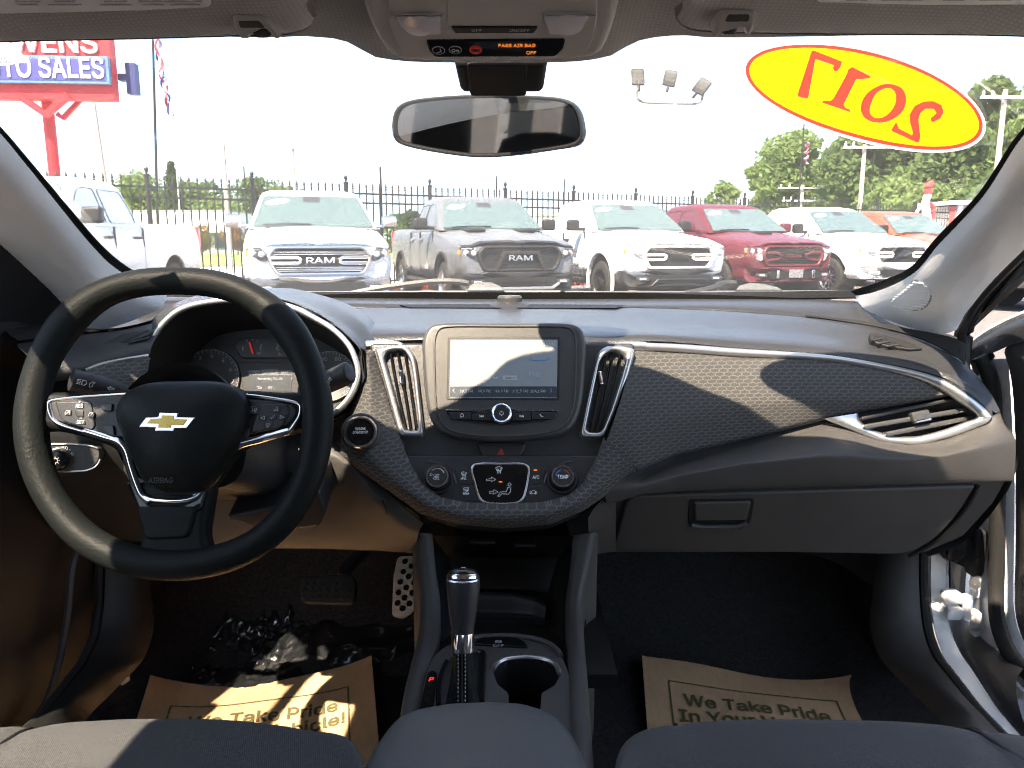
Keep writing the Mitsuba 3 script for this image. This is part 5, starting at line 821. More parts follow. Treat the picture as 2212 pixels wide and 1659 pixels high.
def arrow(x0, y, x1): a, b = hp(x0, y), hp(x1, y - 4); hh = .0034; return strokes(HF, [[(a[0], a[1] - .001), (b[0] - .006, b[1] - .0014), (b[0] - .006, b[1] - hh), (b[0], b[1]), (b[0] - .006, b[1] + hh), (b[0] - .006, b[1] + .0014), (a[0], a[1] + .001), (a[0], a[1] - .001)]], .0005, .0022)
pt += [arrow(940, 1220, 1000), arrow(960, 1299, 1015)]
w = hp(1087, 1248); pt.append(strokes(HF.moved(*w), [[(.0022 * math.cos(a), .0022 * math.sin(a)) for a in np.linspace(0, 6.3, 14)]], .0006, .0022))
pt.append(strokes(HF, [[hp(*q) for q in ((1077, 1265), (1096, 1268), (1094, 1292), (1078, 1310), (1040, 1306), (1020, 1326), (1012, 1322), (1032, 1294), (1066, 1294), (1077, 1265), (1096, 1268))]], .0006, .0022))
w = hp(1237, 1297); pt.append(strokes(HF.moved(*w), [[(-.005, -.0014), (-.005, .0004), (-.0028, .0008), (-.0014, .0026), (.002, .0026), (.0036, .0008), (.005, .0002), (.005, -.0014), (-.005, -.0014), (-.005, 0)]] + [[(c + .0011 * math.cos(a), -.0016 + .0011 * math.sin(a)) for a in np.linspace(0, 6.3, 9)] for c in (-.0028, .0028)], .0005, .0022))
for s_, x, y, h in (('MAX', 798, 1211, .0029), ('REAR', 813, 1306, .0029), ('A/C', 1253, 1201, .0044)): w = hp(x, y); pt.append(text(s_, HF, w[0], w[1], .0022, h, .0002, sx=.9, bold=True))
SP(cp, 'print', cat(*pt), 'print_white', False)
for i, (x, y) in enumerate(((1251, 1157), (1030, 1231))): w = hp(x, y); SP(cp, 'indicator', fbox(HF, w[0], w[1], .002, (.0048, .0011, .0008)), 'soft_black', False, emitter=light((1, .2, .01), .14))
for q in ([(738, 1140), (838, 1140), (860, 1245), (770, 1245)], [(770, 1252), (862, 1252), (890, 1355), (815, 1345)], [(1222, 1140), (1320, 1140), (1290, 1245), (1210, 1245)], [(1208, 1252), (1288, 1252), (1240, 1345), (1185, 1355)]): SP(cp, 'button', plate(fillet(HF.px(C5(*q)), .002), HF, -.001, .0012, .0008), 'button_black')
# lower edge under the fabric, storage opening
DP('lower_roll', loft([CO + [0, .002, 0], CO * [1, 1, 1] + [0, .03, -.02], CO + [0, .12, -.035]], 80, 6, False), 'soft_black', 60)
# start button
BF = facing(779, 934, 1.055, 20, -8); sb = DP('start_button', lathe([(.024, -.02), (.024, .003), (.0215, .006), (.019, .006), (.0178, .003)], BF, 40), 'chrome'); SP(sb, 'rim', lathe([(.0275, -.02), (.0275, -.001), (.024, .001)], BF, 40), 'soft_black'); SP(sb, 'cap', lathe([(.018, .0), (.0172, .0045), (.001, .0042)], BF, 40), 'gloss_black')
SP(sb, 'print', cat(text('ENGINE', BF, 0, .0045, .0047, .0034, .0002, sx=.8, bold=True), text('START/STOP', BF, 0, -.0005, .0047, .0034, .0002, sx=.72, bold=True)), 'print_white', False)
# ---- instrument cluster
KF = facing(541, 790, 1.105, 20)
rp = [(309, 831), (307, 806), (316, 766), (342, 718), (362, 694), (393, 671), (444, 656), (502, 650), (570, 652), (639, 668), (672, 684), (711, 706), (740, 730), (760, 756), (772, 787), (775, 807), (766, 840), (750, 867), (721, 893), (640, 925), (540, 940), (440, 925), (350, 880)]
ro = ccw(resample(KF.px(rp), 140, True)); k0 = np.argmin(ro[:, 0]); ic = DP('instrument_cluster', rings([KF.pts(inset(ro, .005), .004), KF.pts(inset(ro, .007), -.03), KF.pts(inset(ro, .012), -.09), KF.pts(inset(ro, .016), -.115)]), 'deep_black', 50)
c = ro.mean(0); SP(ic, 'bezel_ring', sweep(KF.pts(ro, .002), rrect(.0085, .014, .0035, 4), closed=True, up=KF.n), 'silver', 50)
FF = KF.off(-.112); SP(ic, 'dial_face', plate(inset(ro, .013), FF, -.004, 0, .0005), 'soft_black')
hc = [(290, 812, 1.10), (292, 770, 1.13), (302, 735, 1.165), (325, 700, 1.205), (366, 664, 1.24), (420, 640, 1.27), (500, 626, 1.28), (594, 626, 1.28), (672, 641, 1.27), (740, 665, 1.25), (790, 700, 1.215), (812, 735, 1.19)]
hi = [(296, 835, 1.075), (298, 790, 1.09), (312, 750, 1.10), (338, 708, 1.115), (388, 662, 1.13), (500, 640, 1.14), (585, 643, 1.14), (680, 674, 1.13), (745, 720, 1.118), (782, 765, 1.108), (788, 815, 1.095)]
hm = [((a[0] * .5 + b[0] * .5), (a[1] * .5 + b[1] * .5) - 3, (a[2] + b[2]) / 2 - .012) for a, b in zip(hc, hi)]
DP('cluster_hood', flip(loft([ats(hc) + [0, .12, -.03], ats(hc) + [0, .05, .0], ats(hc), ats(hm), ats(hi), ats(hi) + [0, .02, -.006]], 80, 34)), 'pad_black', 60)
DP('cluster_side', loft([ats([(788, 815, 1.095), (782, 765, 1.108), (795, 740, 1.15)]), ats([(775, 850, 1.10), (770, 800, 1.13), (776, 760, 1.16)])], 10, 4), 'dash_black')
pr('dial_grey', (.03, .03, .031), .45); pr('lcd', (.012, .016, .02), .4)
def fp(x, y, C=C4): return FF.loc(*C((x, y))[0])
def dial(C, cx, cy, r, nums, a0, a1, nt, sz):
    w = FF.loc(*C((cx, cy))[0]); R_ = abs(FF.loc(*C((cx + r, cy))[0])[0] - w[0]); m = FF.moved(*w); d = SP(ic, 'dial', lathe([(R_ * 1.06, 0), (R_ * 1.06, .004), (R_ * 1.03, .005), (R_ * .62, .002), (.001, .001)], m, 48), 'dial_grey'); L_ = []
    for i in range(nt): a = a0 + (a1 - a0) * i / (nt - 1); q = .90 if i % 2 == 0 else .94; L_.append([(R_ * q * math.cos(a), R_ * q * math.sin(a)), (R_ * math.cos(a), R_ * math.sin(a))])
    p = [strokes(m, L_, .0007, .0048), strokes(m, [[(R_ * 1.03 * math.cos(a), R_ * 1.03 * math.sin(a)) for a in np.linspace(a0, a1, 50)]], .0005, .0052)] + [text(s_, FF, *FF.loc(*C((x, y))[0]), .005, sz, .0002) for s_, x, y in nums]
    SP(ic, 'dial_print', cat(*p), 'print_grey', False)
dial(C4, 1330, 815, 180, [('1', 1184, 800), ('2', 1214, 730), ('3', 1273, 687), ('4', 1347, 675), ('5', 1418, 703), ('6', 1465, 760), ('7', 1480, 832)], math.radians(215), math.radians(-35), 29, .0058)
dial(D2, 610, 985, 270, [('60', 552, 797), ('80', 704, 797), ('100', 808, 880), ('120', 850, 1040), ('140', 815, 1178)], math.radians(200), math.radians(-50), 31, .0064)
SP(ic, 'needle', fbox(FF.moved(*fp(1330, 815), 0, math.radians(215)), .022, 0, .008, (.048, .0022, .0012)), 'print_red', False)
gp = SP(ic, 'gauge_panel', plate(fillet(FF.px(C4((1480, 605), (1530, 558), (1930, 558), (1975, 605), (1930, 685), (1530, 685))), .006), FF, 0, .006, .002), 'dial_grey'); SP(ic, 'screen_bezel', plate(fillet(FF.px(C4((1510, 712), (1900, 712), (1895, 905), (1545, 905))), .004), FF, 0, .004, .001), 'soft_black')
SP(ic, 'info_display', plate(FF.px(C4((1576, 762), (1850, 762), (1850, 895), (1578, 895))), FF, .003, .0046, .0003), 'lcd', 30, emitter=light((.05, .07, .1), .03))
pt = [text(s_, FF, *fp(x, y), .0062, h, .0002, sx=.95) for s_, x, y, h in (('E', 1545, 628, .0056), ('F', 1657, 628, .0056), ('C', 1763, 628, .0056), ('H', 1870, 628, .0056))]
pt += [text(s_, FF, *fp(x, y), .0048, h, .0002, sx=.8) for s_, x, y, h in (('TRIP', 1622, 777, .0046), ('VEHICLE', 1713, 777, .0046), ('ECO', 1805, 777, .0046), ('Remaining Oil Life', 1713, 816, .0042), ('99', 1714, 874, .0052), ('%', 1738, 877, .003))]
pt += [strokes(FF, [[fp(1668, 792), fp(1668, 762), fp(1760, 762), fp(1760, 792)], [fp(1580, 793), fp(1850, 793)], [fp(1846, 808), fp(1846, 825)], [fp(1630, 868), fp(1640, 866), (fp(1662, 872))], [fp(1640, 880), fp(1658, 880), fp(1656, 870), fp(1642, 870), fp(1640, 880)]], .0006, .0048)]
pt += [strokes(FF, [[fp(*a), fp(*b)] for a, b in (((1603, 580), (1603, 565)), ((1630, 585), (1638, 575)), ((1652, 608), (1664, 600)), ((1572, 585), (1566, 574)), ((1760, 604), (1770, 610)), ((1762, 668), (1786, 668)), ((1773, 650), (1773, 664)))] + [[fp(1638, 668), fp(1638, 652), fp(1652, 652), fp(1652, 668), fp(1636, 668)]], .0006, .0064)]
SP(ic, 'print', cat(*pt), 'print_grey', False)
for a, b in (((1600, 655), (1576, 582)), ((1815, 660), (1802, 622))): SP(ic, 'gauge_needle', sweep([tuple(FF.at(*C4(a)[0], .009)), tuple(FF.at(*C4(b)[0], .009))], rrect(.0026, .0012, .0004, 2)), 'print_red', False, emitter=light((1, .03, .02), .025))
DP('pad_gap_shade', solid(loft([ats([(1740, 682.5, 1.330), (1850, 693, 1.273), (1960, 711, 1.226), (2064, 733, 1.18), (2088, 744, 1.16)]), ats([(1740, 685.5, 1.326), (1850, 699.5, 1.268), (1960, 723, 1.216), (2040, 756, 1.172), (2085, 787, 1.148)])], 40, 3), .002), 'deep_black')  # black strip laid in the crease to paint the shade of the gap
# ---- driver's side end: pad, vent, trim, fabric
l0_ = [(20, 690, 1.16), (170, 700, 1.22), (250, 708, 1.25), (380, 670, 1.28)]; l1_ = [(40, 742, 1.08), (180, 722, 1.12), (240, 716, 1.15), (360, 690, 1.18)]; l2_ = [(60, 770, 1.04), (170, 752, 1.08), (250, 735, 1.10), (345, 716, 1.12)]; l3_ = [(80, 815, 1.03), (180, 798, 1.06), (230, 781, 1.075), (325, 763, 1.095)]
DP('end_pad', flip(loft([ats(l0_) + [0, .1, .01], ats(l0_), ats(l1_) + [0, 0, .004]], 40, 12)), 'dash_black'); DP('end_brow', flip(loft([ats(l1_) + [0, .01, -.012], ats(l1_), ats(l2_), ats(l3_), ats(l3_) + [0, .01, -.01]], 40, 20)), 'dash_black')
strip(ats([(184, 797, 1.058), (215, 784, 1.068), (262, 774, 1.08), (322, 764, 1.093)]), ats([(188, 803, 1.056), (220, 791, 1.066), (264, 781, 1.078), (321, 773, 1.09)]), .003, 40)
DP('fabric_end', flip(loft([ats([(180, 802, 1.058), (225, 788, 1.066), (264, 780, 1.078), (325, 772, 1.09)]), ats([(185, 835, 1.04), (230, 840, 1.05), (270, 840, 1.06), (318, 835, 1.075)]), ats([(195, 900, 1.04), (240, 910, 1.05), (280, 920, 1.06), (330, 920, 1.075)])], 40, 14)), 'dash_fabric')
EV = facing(285, 733, 1.105, 42, -6); eo = fillet(EV.px(D1((1005, 322), (1220, 220), (1470, 172), (1505, 185), (1495, 240), (1440, 275), (1240, 312), (1060, 342))), .003); ev = DP('end_vent', plate(eo, EV, -.012, .004, .002), 'button_black'); SP(ev, 'opening', plate(fillet(EV.px(D1((1180, 310), (1330, 240), (1470, 190), (1485, 205), (1470, 245), (1400, 280), (1240, 308))), .002), EV, .003, .0046, .0002), 'deep_black')
for a, b in (((1300, 270), (1478, 212)), ((1260, 300), (1470, 245)), ((1380, 235), (1482, 195))): SP(ev, 'slat', sweep([tuple(EV.at(*D1(a)[0], .0055)), tuple(EV.at(*D1(b)[0], .0055))], rrect(.003, .003, .0008, 2), up=EV.n), 'dash_black')
RV = facing(1930, 738, 1.195, 55, 8); ev = DP('end_vent', plate(fillet(RV.px(C6((1232, 455), (1270, 452), (1450, 500), (1570, 555), (1480, 560), (1300, 530), (1240, 500))), .003), RV, -.02, .004, .002), 'button_black', lab='small demister vent at the right end of the dash'); SP(ev, 'opening', plate(fillet(RV.px(C6((1255, 470), (1300, 478), (1400, 520), (1480, 552), (1420, 545), (1300, 522), (1258, 500))), .002), RV, .003, .0046, .0002), 'deep_black')
for a, b in (((1255, 492), (1315, 480)), ((1285, 515), (1365, 498)), ((1340, 532), (1420, 518))): SP(ev, 'slat', sweep([tuple(RV.at(*C6(a)[0], .0055)), tuple(RV.at(*C6(b)[0], .0055))], rrect(.003, .003, .0008, 2), up=RV.n), 'dash_black')
# ---- lower part on the driver's side
kb0 = [(430, 940, 1.09), (640, 940, 1.10), (710, 950, 1.10), (760, 985, 1.09), (825, 1050, 1.075), (880, 1105, 1.06), (915, 1130, 1.055)]
kb1 = [(430, 1000, 1.08), (640, 985, 1.08), (712, 985, 1.075), (765, 1015, 1.07), (820, 1080, 1.06), (870, 1120, 1.06), (905, 1150, 1.06)]
kb2 = [(430, 1080, 1.10), (640, 1085, 1.10), (712, 1085, 1.095), (770, 1100, 1.085), (820, 1130, 1.08), (860, 1155, 1.08), (900, 1170, 1.08)]
kb3 = [(430, 1182, 1.17), (640, 1183, 1.16), (712, 1184, 1.155), (770, 1186, 1.15), (820, 1187, 1.145), (860, 1189, 1.14), (895, 1190, 1.14)]
DP('knee_panel', flip(loft([ats(kb0), ats(kb1), ats(kb2), ats(kb3), ats(kb3) + [0, .06, .01]], 70, 26)), 'dash_grey', 60, 'dark grey knee panel under the steering column')
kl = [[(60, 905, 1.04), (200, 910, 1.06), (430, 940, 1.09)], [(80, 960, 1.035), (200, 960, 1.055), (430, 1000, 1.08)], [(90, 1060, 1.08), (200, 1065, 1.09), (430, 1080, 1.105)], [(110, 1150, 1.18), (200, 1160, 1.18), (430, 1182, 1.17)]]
DP('shaded_knee_panel', flip(loft([ats(c) for c in kl], 30, 20)), 'deep_black', 60); DP('panel_seam', tube(resample(ats([(826, 1082, 1.053), (838, 1120, 1.07), (858, 1180, 1.128)]), 12), .0015, 5), 'deep_black')  # left end of the knee panel, its shade put into the black
HS = facing(165, 985, 1.03, 8, -16); hs = DP('headlight_switch', plate(fillet(HS.px(D1((440, 1292), (860, 1300), (985, 1335), (990, 1420), (950, 1500), (870, 1552), (440, 1562))), .006), HS, -.05, .004, .002), 'dash_grey', lab='headlight switch panel left of the steering column'); SP(hs, 'trim_line', sweep(resample([tuple(HS.at(*p, .005)) for p in D1((500, 1295), (850, 1306), (960, 1335))], 16), circ(.0014, 6)), 'silver'); SP(hs, 'trim_line', sweep(resample([tuple(HS.at(*p, .005)) for p in D1((520, 1560), (820, 1556), (930, 1520), (985, 1440))], 16), circ(.0012, 6)), 'silver')
w = HS.loc(*D1((585, 1440))[0]); k_ = HS.moved(*w); SP(hs, 'knob', lathe([(.0145, .003), (.014, .016), (.012, .019), (.001, .0195)], k_, 30), 'gloss_black'); SP(hs, 'knob_ring', lathe([(.0165, .003), (.0165, .006), (.0145, .007)], k_, 30), 'bezel_grey')
pt = [text('AUTO', HS, *HS.loc(*D1((615, 1333))[0]), .0042, .0044, .0002, sx=.9, bold=True), strokes(k_, [[(.003 * math.cos(a), .003 * math.sin(a)) for a in np.linspace(0, 6.3, 14)]] + [[(.0038 * math.cos(a), .0038 * math.sin(a)), (.0056 * math.cos(a), .0056 * math.sin(a))] for a in np.arange(8) * .785], .0007, .0196)]
for (x, y), L_ in (((545, 1352), [[(.0018 * math.sin(a), .0018 * math.cos(a)) for a in np.linspace(.5, 5.8, 12)], [(0, .0005), (0, .0026)]]), ((680, 1350), [[(-.003, .001), (-.001, .001)], [(-.003, -.001), (-.001, -.001)], [(.001, .001), (.003, .001)], [(.001, -.001), (.003, -.001)]]), ((712, 1387), [[(0, .0016), (.0016, .0016), (.0026, 0), (.0016, -.0016), (0, -.0016), (0, .0016)], [(-.003, .0012), (-.001, .0012)], [(-.003, 0), (-.001, 0)], [(-.003, -.0012), (-.001, -.0012)]])): pt.append(strokes(HS.moved(*HS.loc(*D1((x, y))[0])), L_, .0005, .0042))
SP(hs, 'print', cat(*pt), 'print_white', False)
# ================================================================== STEERING WHEEL AND COLUMN
WO = at(377, 915, .894); WF = Frame(WO, (1, 0, 0), (0, math.sin(math.radians(20)), math.cos(math.radians(20))))
sw = thing('steering_wheel', 'black three spoke steering wheel with chrome trim and a gold cross shaped emblem', 'steering wheel')
def WP(n, m, mat, smooth=50, lab=None): return part(sw, n, m, mat, smooth, lab)
# rim: a little squared, thicker at the thumb grips and at the foot
rimpx = [(377, 607), (460, 613), (540, 640), (610, 695), (660, 775), (684, 860), (686, 930), (672, 1010), (636, 1090), (570, 1162), (480, 1206), (377, 1221), (275, 1207), (185, 1162), (120, 1090), (82, 1010), (68, 930), (72, 860), (97, 775), (148, 695), (215, 640), (294, 613)]
rc = ccw(resample(WF.px(rimpx), 160, True)); ang = np.arctan2(rc[:, 1], rc[:, 0]); bump = lambda a0, w: np.exp(-((np.angle(np.exp(1j * (ang - a0)))) / w) ** 2)
rad = .0167 + .0028 * (bump(.72, .24) + bump(math.pi - .72, .24)) + .0015 * (bump(0, .4) + bump(math.pi, .4)) + .001 * bump(-math.pi / 2, .7)
WP('rim', sweep(WF.pts(rc, 0), circ(1.0, 20, 1.08), closed=True, up=WF.n, scale=rad), 'wheel_black', 60)
for sgn, a, b in ((1, (604, 700), (632, 668)),): WP('rim_seam', tube([tuple(WF.at(603, 692, .016)), tuple(WF.at(590, 660, .018)), tuple(WF.at(582, 648, .014))], .0012, 5), 'deep_black')
# airbag cover
H0 = .020; HB = WF.off(H0)
ab = resample(HB.px([(385, 820), (470, 822), (512, 838), (534, 870), (532, 905), (516, 950), (490, 990), (468, 1022), (445, 1050), (418, 1066), (377, 1070), (338, 1066), (308, 1045), (290, 1010), (272, 970), (255, 930), (246, 900), (250, 868), (275, 840), (320, 824)]), 120, True)
cc = HB.loc(385, 930); WP('airbag_cover', dome(ab, HB, [(1, -.032), (1.0, -.014), (.985, -.005), (.95, .002), (.88, .009), (.76, .016), (.6, .022), (.42, .026), (.22, .028), (.01, .0285)], cc), 'wheel_black', 60)
def onab(px, py):
    """Height of the cover's dome over a picture point."""
    pr_, hr = (0, .22, .42, .6, .76, .88, .95, 1), (.0285, .028, .026, .022, .016, .009, .002, -.012); h = .02
    for _ in range(3):
        q = HB.loc(px, py, h) - cc; th = np.arctan2(q[1], q[0]); P = ccw(ab) - cc; tt = np.arctan2(P[:, 1], P[:, 0]); R_ = np.linalg.norm(P[np.argmin(np.abs(np.angle(np.exp(1j * (tt - th)))))]); h = float(np.interp(np.linalg.norm(q) / R_, pr_, hr))
    return h
# emblem
eh = onab(362, 912) - .001; EF = HB.off(eh); tilt = .045
eo = EF.px(D1((1368, 1128), (1440, 1032), (1562, 1022), (1572, 985), (1758, 988), (1750, 1028), (1928, 1034), (1842, 1142), (1722, 1146), (1714, 1172), (1525, 1168), (1535, 1132)))
ei = EF.px(D1((1450, 1094), (1492, 1046), (1592, 1042), (1600, 1012), (1722, 1014), (1716, 1048), (1852, 1052), (1806, 1112), (1692, 1110), (1688, 1136), (1562, 1134), (1568, 1096)))
em = WP('emblem', plate(eo, EF, -.006, .0016, .0012), 'chrome', 20, 'gold and chrome cross emblem in the middle of the wheel'); part(sw, 'emblem__gold_field', plate(ei, EF, .001, .0028, .0006), 'gold', 20)
w = HB.loc(350, 1030, onab(350, 1030)); m = HB.moved(w[0], w[1], onab(348, 1026) + .0005); WP('airbag_print', cat(text('AIRBAG', m, 0, -.004, -.001, .0062, .0022, sx=.85), fbox(m, 0, .0115, 0, (.014, .002, .002)), fbox(m, .0, .007, 0, (.007, .002, .002))), 'soft_black', False)
# spokes: bodies behind, button fields, chrome trims
def mir(q): return [(754 - x + 2, y) for x, y in q]
for s in (-1, 1):
    f_ = (lambda q: q) if s < 0 else mir
    WP('spoke', plate(fillet(WF.px(f_([(70, 850), (110, 845), (150, 846), (290, 838), (330, 860), (330, 1000), (256, 985), (240, 965), (160, 938), (95, 925), (62, 930)])), .01, 4), WF, -.03, .002, .01, 4), 'wheel_black', 60)
    bf = f_([(112, 862), (200, 852), (290, 849), (300, 870), (290, 945), (240, 945), (180, 925), (122, 908)]); bf = bf if s < 0 else [(536, 862), (600, 868), (640, 878), (640, 895), (628, 915), (560, 935), (505, 948), (520, 900)]; k = WP('button_field', plate(fillet(WF.px(bf), .006), WF, .0, .0065, .002), 'soft_black')
    ct = f_([(290, 848), (205, 853), (115, 862), (102, 867), (101, 878), (112, 908), (122, 917), (190, 937), (250, 953)]); ci = f_([(288, 855), (205, 859), (120, 868), (112, 872), (112, 880), (120, 903), (130, 911), (195, 932), (252, 948)])
    if s > 0: ct = [(533, 851), (590, 858), (642, 868), (654, 878), (651, 895), (639, 919), (622, 938), (560, 954)]; ci = [(533, 858), (588, 865), (637, 874), (645, 881), (643, 895), (632, 914), (617, 930), (560, 946)]
    strip([WF.at(x, y, .0045) for x, y in ct], [WF.at(x, y, .0055) for x, y in ci], .0035, 80, 'chrome', 'chrome_trim', sw)
    cl = f_([(178, 936), (215, 947), (247, 958), (262, 975), (272, 1005), (285, 1045), (300, 1076), (318, 1087)]); c2 = f_([(180, 928), (220, 940), (258, 953), (274, 972), (283, 1003), (295, 1040), (308, 1068), (324, 1079)])
    if s > 0: cl = [(626, 938), (565, 956), (522, 968), (500, 984), (486, 1012), (466, 1043), (442, 1065), (424, 1077)]; c2 = [(622, 929), (558, 944), (512, 956), (489, 974), (474, 1003), (454, 1034), (433, 1055), (416, 1067)]
    strip([WF.at(x, y, .002) for x, y in cl], [WF.at(x, y, .009) for x, y in c2], .003, 80, 'chrome', 'chrome_trim', sw)
    if s < 0:
        WP('button_pad', plate(fillet(WF.px(D1((590, 880), (930, 880), (975, 1120), (940, 1168), (640, 1070), (585, 920))), .006), WF, .006, .0085, .0015), 'button_black')
        bs = [([(745, 885), (830, 885), (826, 940), (752, 940)], 'RES'), ([(628, 952), (712, 958), (705, 1020), (638, 1012)], 'can'), ([(742, 958), (828, 962), (826, 1032), (752, 1028)], ''), ([(866, 972), (935, 978), (930, 1045), (870, 1035)], 'crz'), ([(745, 1050), (835, 1056), (850, 1108), (762, 1085)], 'SET'), ([(985, 895), (1110, 895), (1100, 975), (1010, 965)], ''), ([(1005, 1105), (1120, 1110), (1130, 1210), (1040, 1185)], '')]
    else:
        E = lambda q: C4(*q); WP('button_pad', plate(fillet(WF.px(C4((1660, 975), (1835, 980), (1838, 1040), (1790, 1130), (1610, 1158), (1605, 1120))), .006), WF, .006, .0085, .0015), 'button_black')
        bs = [([(1720, 985), (1775, 988), (1768, 1030), (1728, 1028)], 'up'), ([(1640, 1045), (1690, 1045), (1682, 1082), (1640, 1080)], 'left'), ([(1702, 1038), (1748, 1038), (1745, 1075), (1702, 1075)], 'ok'), ([(1762, 1038), (1812, 1040), (1800, 1075), (1760, 1075)], 'right'), ([(1675, 1090), (1730, 1088), (1718, 1130), (1670, 1130)], 'down'), ([(1575, 985), (1645, 990), (1640, 1040), (1570, 1040)], 'talk'), ([(1500, 1130), (1580, 1130), (1575, 1180), (1495, 1195)], 'end')]
    for q, sym in bs:
        qq = (D1 if s < 0 else C4)(*q); P = WF.px(qq, .0085); k = WP('button', plate(fillet(P, .0022), WF, .006, .0098, .001), 'button_black'); c = P.mean(0); m = WF.moved(c[0], c[1], .0098)
        if sym in ('RES', 'SET'): part(sw, k.split('__')[1] + '__print', cat(text(sym, m, 0, -.001 if sym == 'RES' else -.0005, 0, .0042, .0002, sx=.85, bold=True), fbox(m, 0, .0042, 0, (.003, .0006, .0004)), *([fbox(m, 0, .0042, 0, (.0006, .003, .0004))] if sym == 'RES' else [])), 'print_grey', False)
        elif sym:
            arc = [[(.0028 * math.cos(a), .0028 * math.sin(a) - .0005) for a in np.linspace(-.5, 3.6, 12)], [(0, -.0008), (.0018, .0016)]]
            L_ = {'can': arc + [[(-.003, -.003), (.003, .003)]], 'crz': arc, 'up': [[(-.0022, -.0018), (.0022, -.0018), (.001, .0024), (-.0022, -.0018), (0, -.0018)]], 'down': [[(-.0022, .0018), (.0022, .0018), (-.001, -.0024), (-.0022, .0018), (0, .0018)]], 'left': [[(.002, -.002), (.002, .002), (-.0024, 0), (.002, -.002), (.002, 0)]], 'right': [[(-.002, -.002), (-.002, .002), (.0024, 0), (-.002, -.002), (-.002, 0)]], 'ok': [[(-.0022, .0), (-.0008, -.002), (.0026, .0024)]], 'talk': [[(-.003, -.002), (-.001, .0), (-.002, .002)], [(.0005, -.002), (.0012, .002)], [(.002, -.0024), (.003, .0026)]], 'end': [[(-.003, -.0014), (-.0016, .0008), (.0016, .0008), (.003, -.0014)]]}[sym]
            part(sw, k.split('__')[1] + '__print', strokes(m, L_, .0006, .0), 'print_grey', False)
# lower spoke
WP('spoke', plate(fillet(WF.px([(290, 1040), (462, 1040), (452, 1095), (442, 1160), (470, 1225), (285, 1225), (308, 1160), (300, 1095)]), .012, 4), WF, -.02, .004, .008, 4), 'wheel_black', 60)
WP('spoke_inset', plate(fillet(WF.px([(300, 1092), (432, 1092), (412, 1162), (318, 1166)]), .008, 5), WF, .0, .0085, .004, 4), 'wheel_black', 60)
WP('spoke_gloss', plate(fillet(WF.px([(282, 1040), (300, 1078), (330, 1092), (400, 1092), (432, 1078), (456, 1040), (440, 1100), (415, 1113), (330, 1113), (305, 1098)]), .003), WF, .0, .007, .002), 'gloss_black')
strip([WF.at(x, y, .006) for x, y in ((306, 1076), (330, 1084), (377, 1087), (400, 1085), (424, 1078), (436, 1070))], [WF.at(x, y, .009) for x, y in ((312, 1069), (332, 1076), (377, 1079), (400, 1077), (420, 1071), (430, 1062))], .002, 60, 'chrome', 'chrome_trim', sw)
WP('hub', lathe([(.001, -.06), (.06, -.06), (.075, -.03), (.075, -.005)], WF, 30), 'soft_black')
# column, shroud, stalks
sc_ = thing('steering_column', 'black steering column shroud behind the wheel with two control stalks', 'steering column'); ax = -WF.n
part(sc_, 'shroud', sweep([tuple(WF.p(0, -.01, -.035)), tuple(WF.p(0, -.012, -.12)), tuple(WF.p(0, -.02, -.26))], rrect(.15, .13, .04, 5), up=WF.v), 'soft_black', 50)
kpq = facing(620, 1118, 1.02, -20); part(sc_, 'knee_pad', plate(fillet(kpq.px([(485, 1118), (650, 1080), (690, 1060), (703, 1110), (690, 1140), (640, 1146), (540, 1140)]), .008), kpq, -.08, .0, .006, 4), 'soft_black', 50)
a, b = D1((690, 600))[0], D1((1300, 790))[0]; A_, B_ = at(a[0], a[1] + 13, 1.0), at(b[0], b[1], 1.045)
pp = [A_ + (B_ - A_) * t for t in (0, .02, .30, .33, .36, .40, .7, 1)]; k = part(sc_, 'light_stalk', sweep(pp, circ(.0135, 16, .0150), scale=[.72, 1.0, 1.0, .93, .93, 1.0, .85, .6]), 'soft_black', 50, 'left stalk with headlamp symbol')
d = unit(B_ - A_); up_ = unit(np.cross(d, [0, 1, 0])); up_ = up_ if up_[2] > 0 else -up_; nn = unit(np.cross(d, up_)); nn = nn if nn[1] < 0 else -nn; q = unit(up_ * .35 + nn); SK = Frame(A_ + (B_ - A_) * .16 + q * .0152, d, up_)
part(sc_, 'light_stalk__print', strokes(SK, [[(-.001, .0034), (.0025, .0034), (.0045, 0), (.0025, -.0034), (-.001, -.0034), (-.001, .0034)]] + [[(-.0075, z), (-.0025, z)] for z in (-.003, -.001, .001, .003)] + [[(.008, -.003), (.010, -.0045), (.0125, -.002), (.0115, .001), (.0135, .003), (.011, .004), (.008, .001), (.0085, -.003)]], .0007, .0), 'print_white', False)
SK2 = Frame(A_ + (B_ - A_) * .62 + q * .0132, d, up_); part(sc_, 'light_stalk__print', strokes(SK2, [[(-.005, 0), (-.002, .0028), (-.002, .001), (.003, .001), (.003, -.001), (-.002, -.001), (-.002, -.0028), (-.005, 0)]], .0007, .0), 'print_white', False)
A_, B_ = at(757, 803, 1.0), at(655, 850, 1.03); pp = [A_ + (B_ - A_) * t for t in (0, .04, .3, .7, 1)]; part(sc_, 'wiper_stalk', sweep(pp, circ(.0125, 16, .0150), scale=[.8, 1.0, 1.0, .95, .8]), 'soft_black', 50, 'right stalk with wiper symbol')
d = unit(A_ - B_); up_ = unit(np.array([0, 0, 1]) - d * d[2]); nn = unit(np.cross(d, up_)); nn = nn if nn[1] < 0 else -nn; SK = Frame(A_ + (B_ - A_) * .33 + nn * .0128, d, np.cross(nn, d)); part(sc_, 'wiper_stalk__print', strokes(SK, [[(-.004, -.003), (-.001, .002), (.004, .003), (.005, .0), (.001, -.001), (-.001, -.004), (-.004, -.003)], [(-.005, -.005), (.004, .004)]], .0006, .0), 'print_white', False)
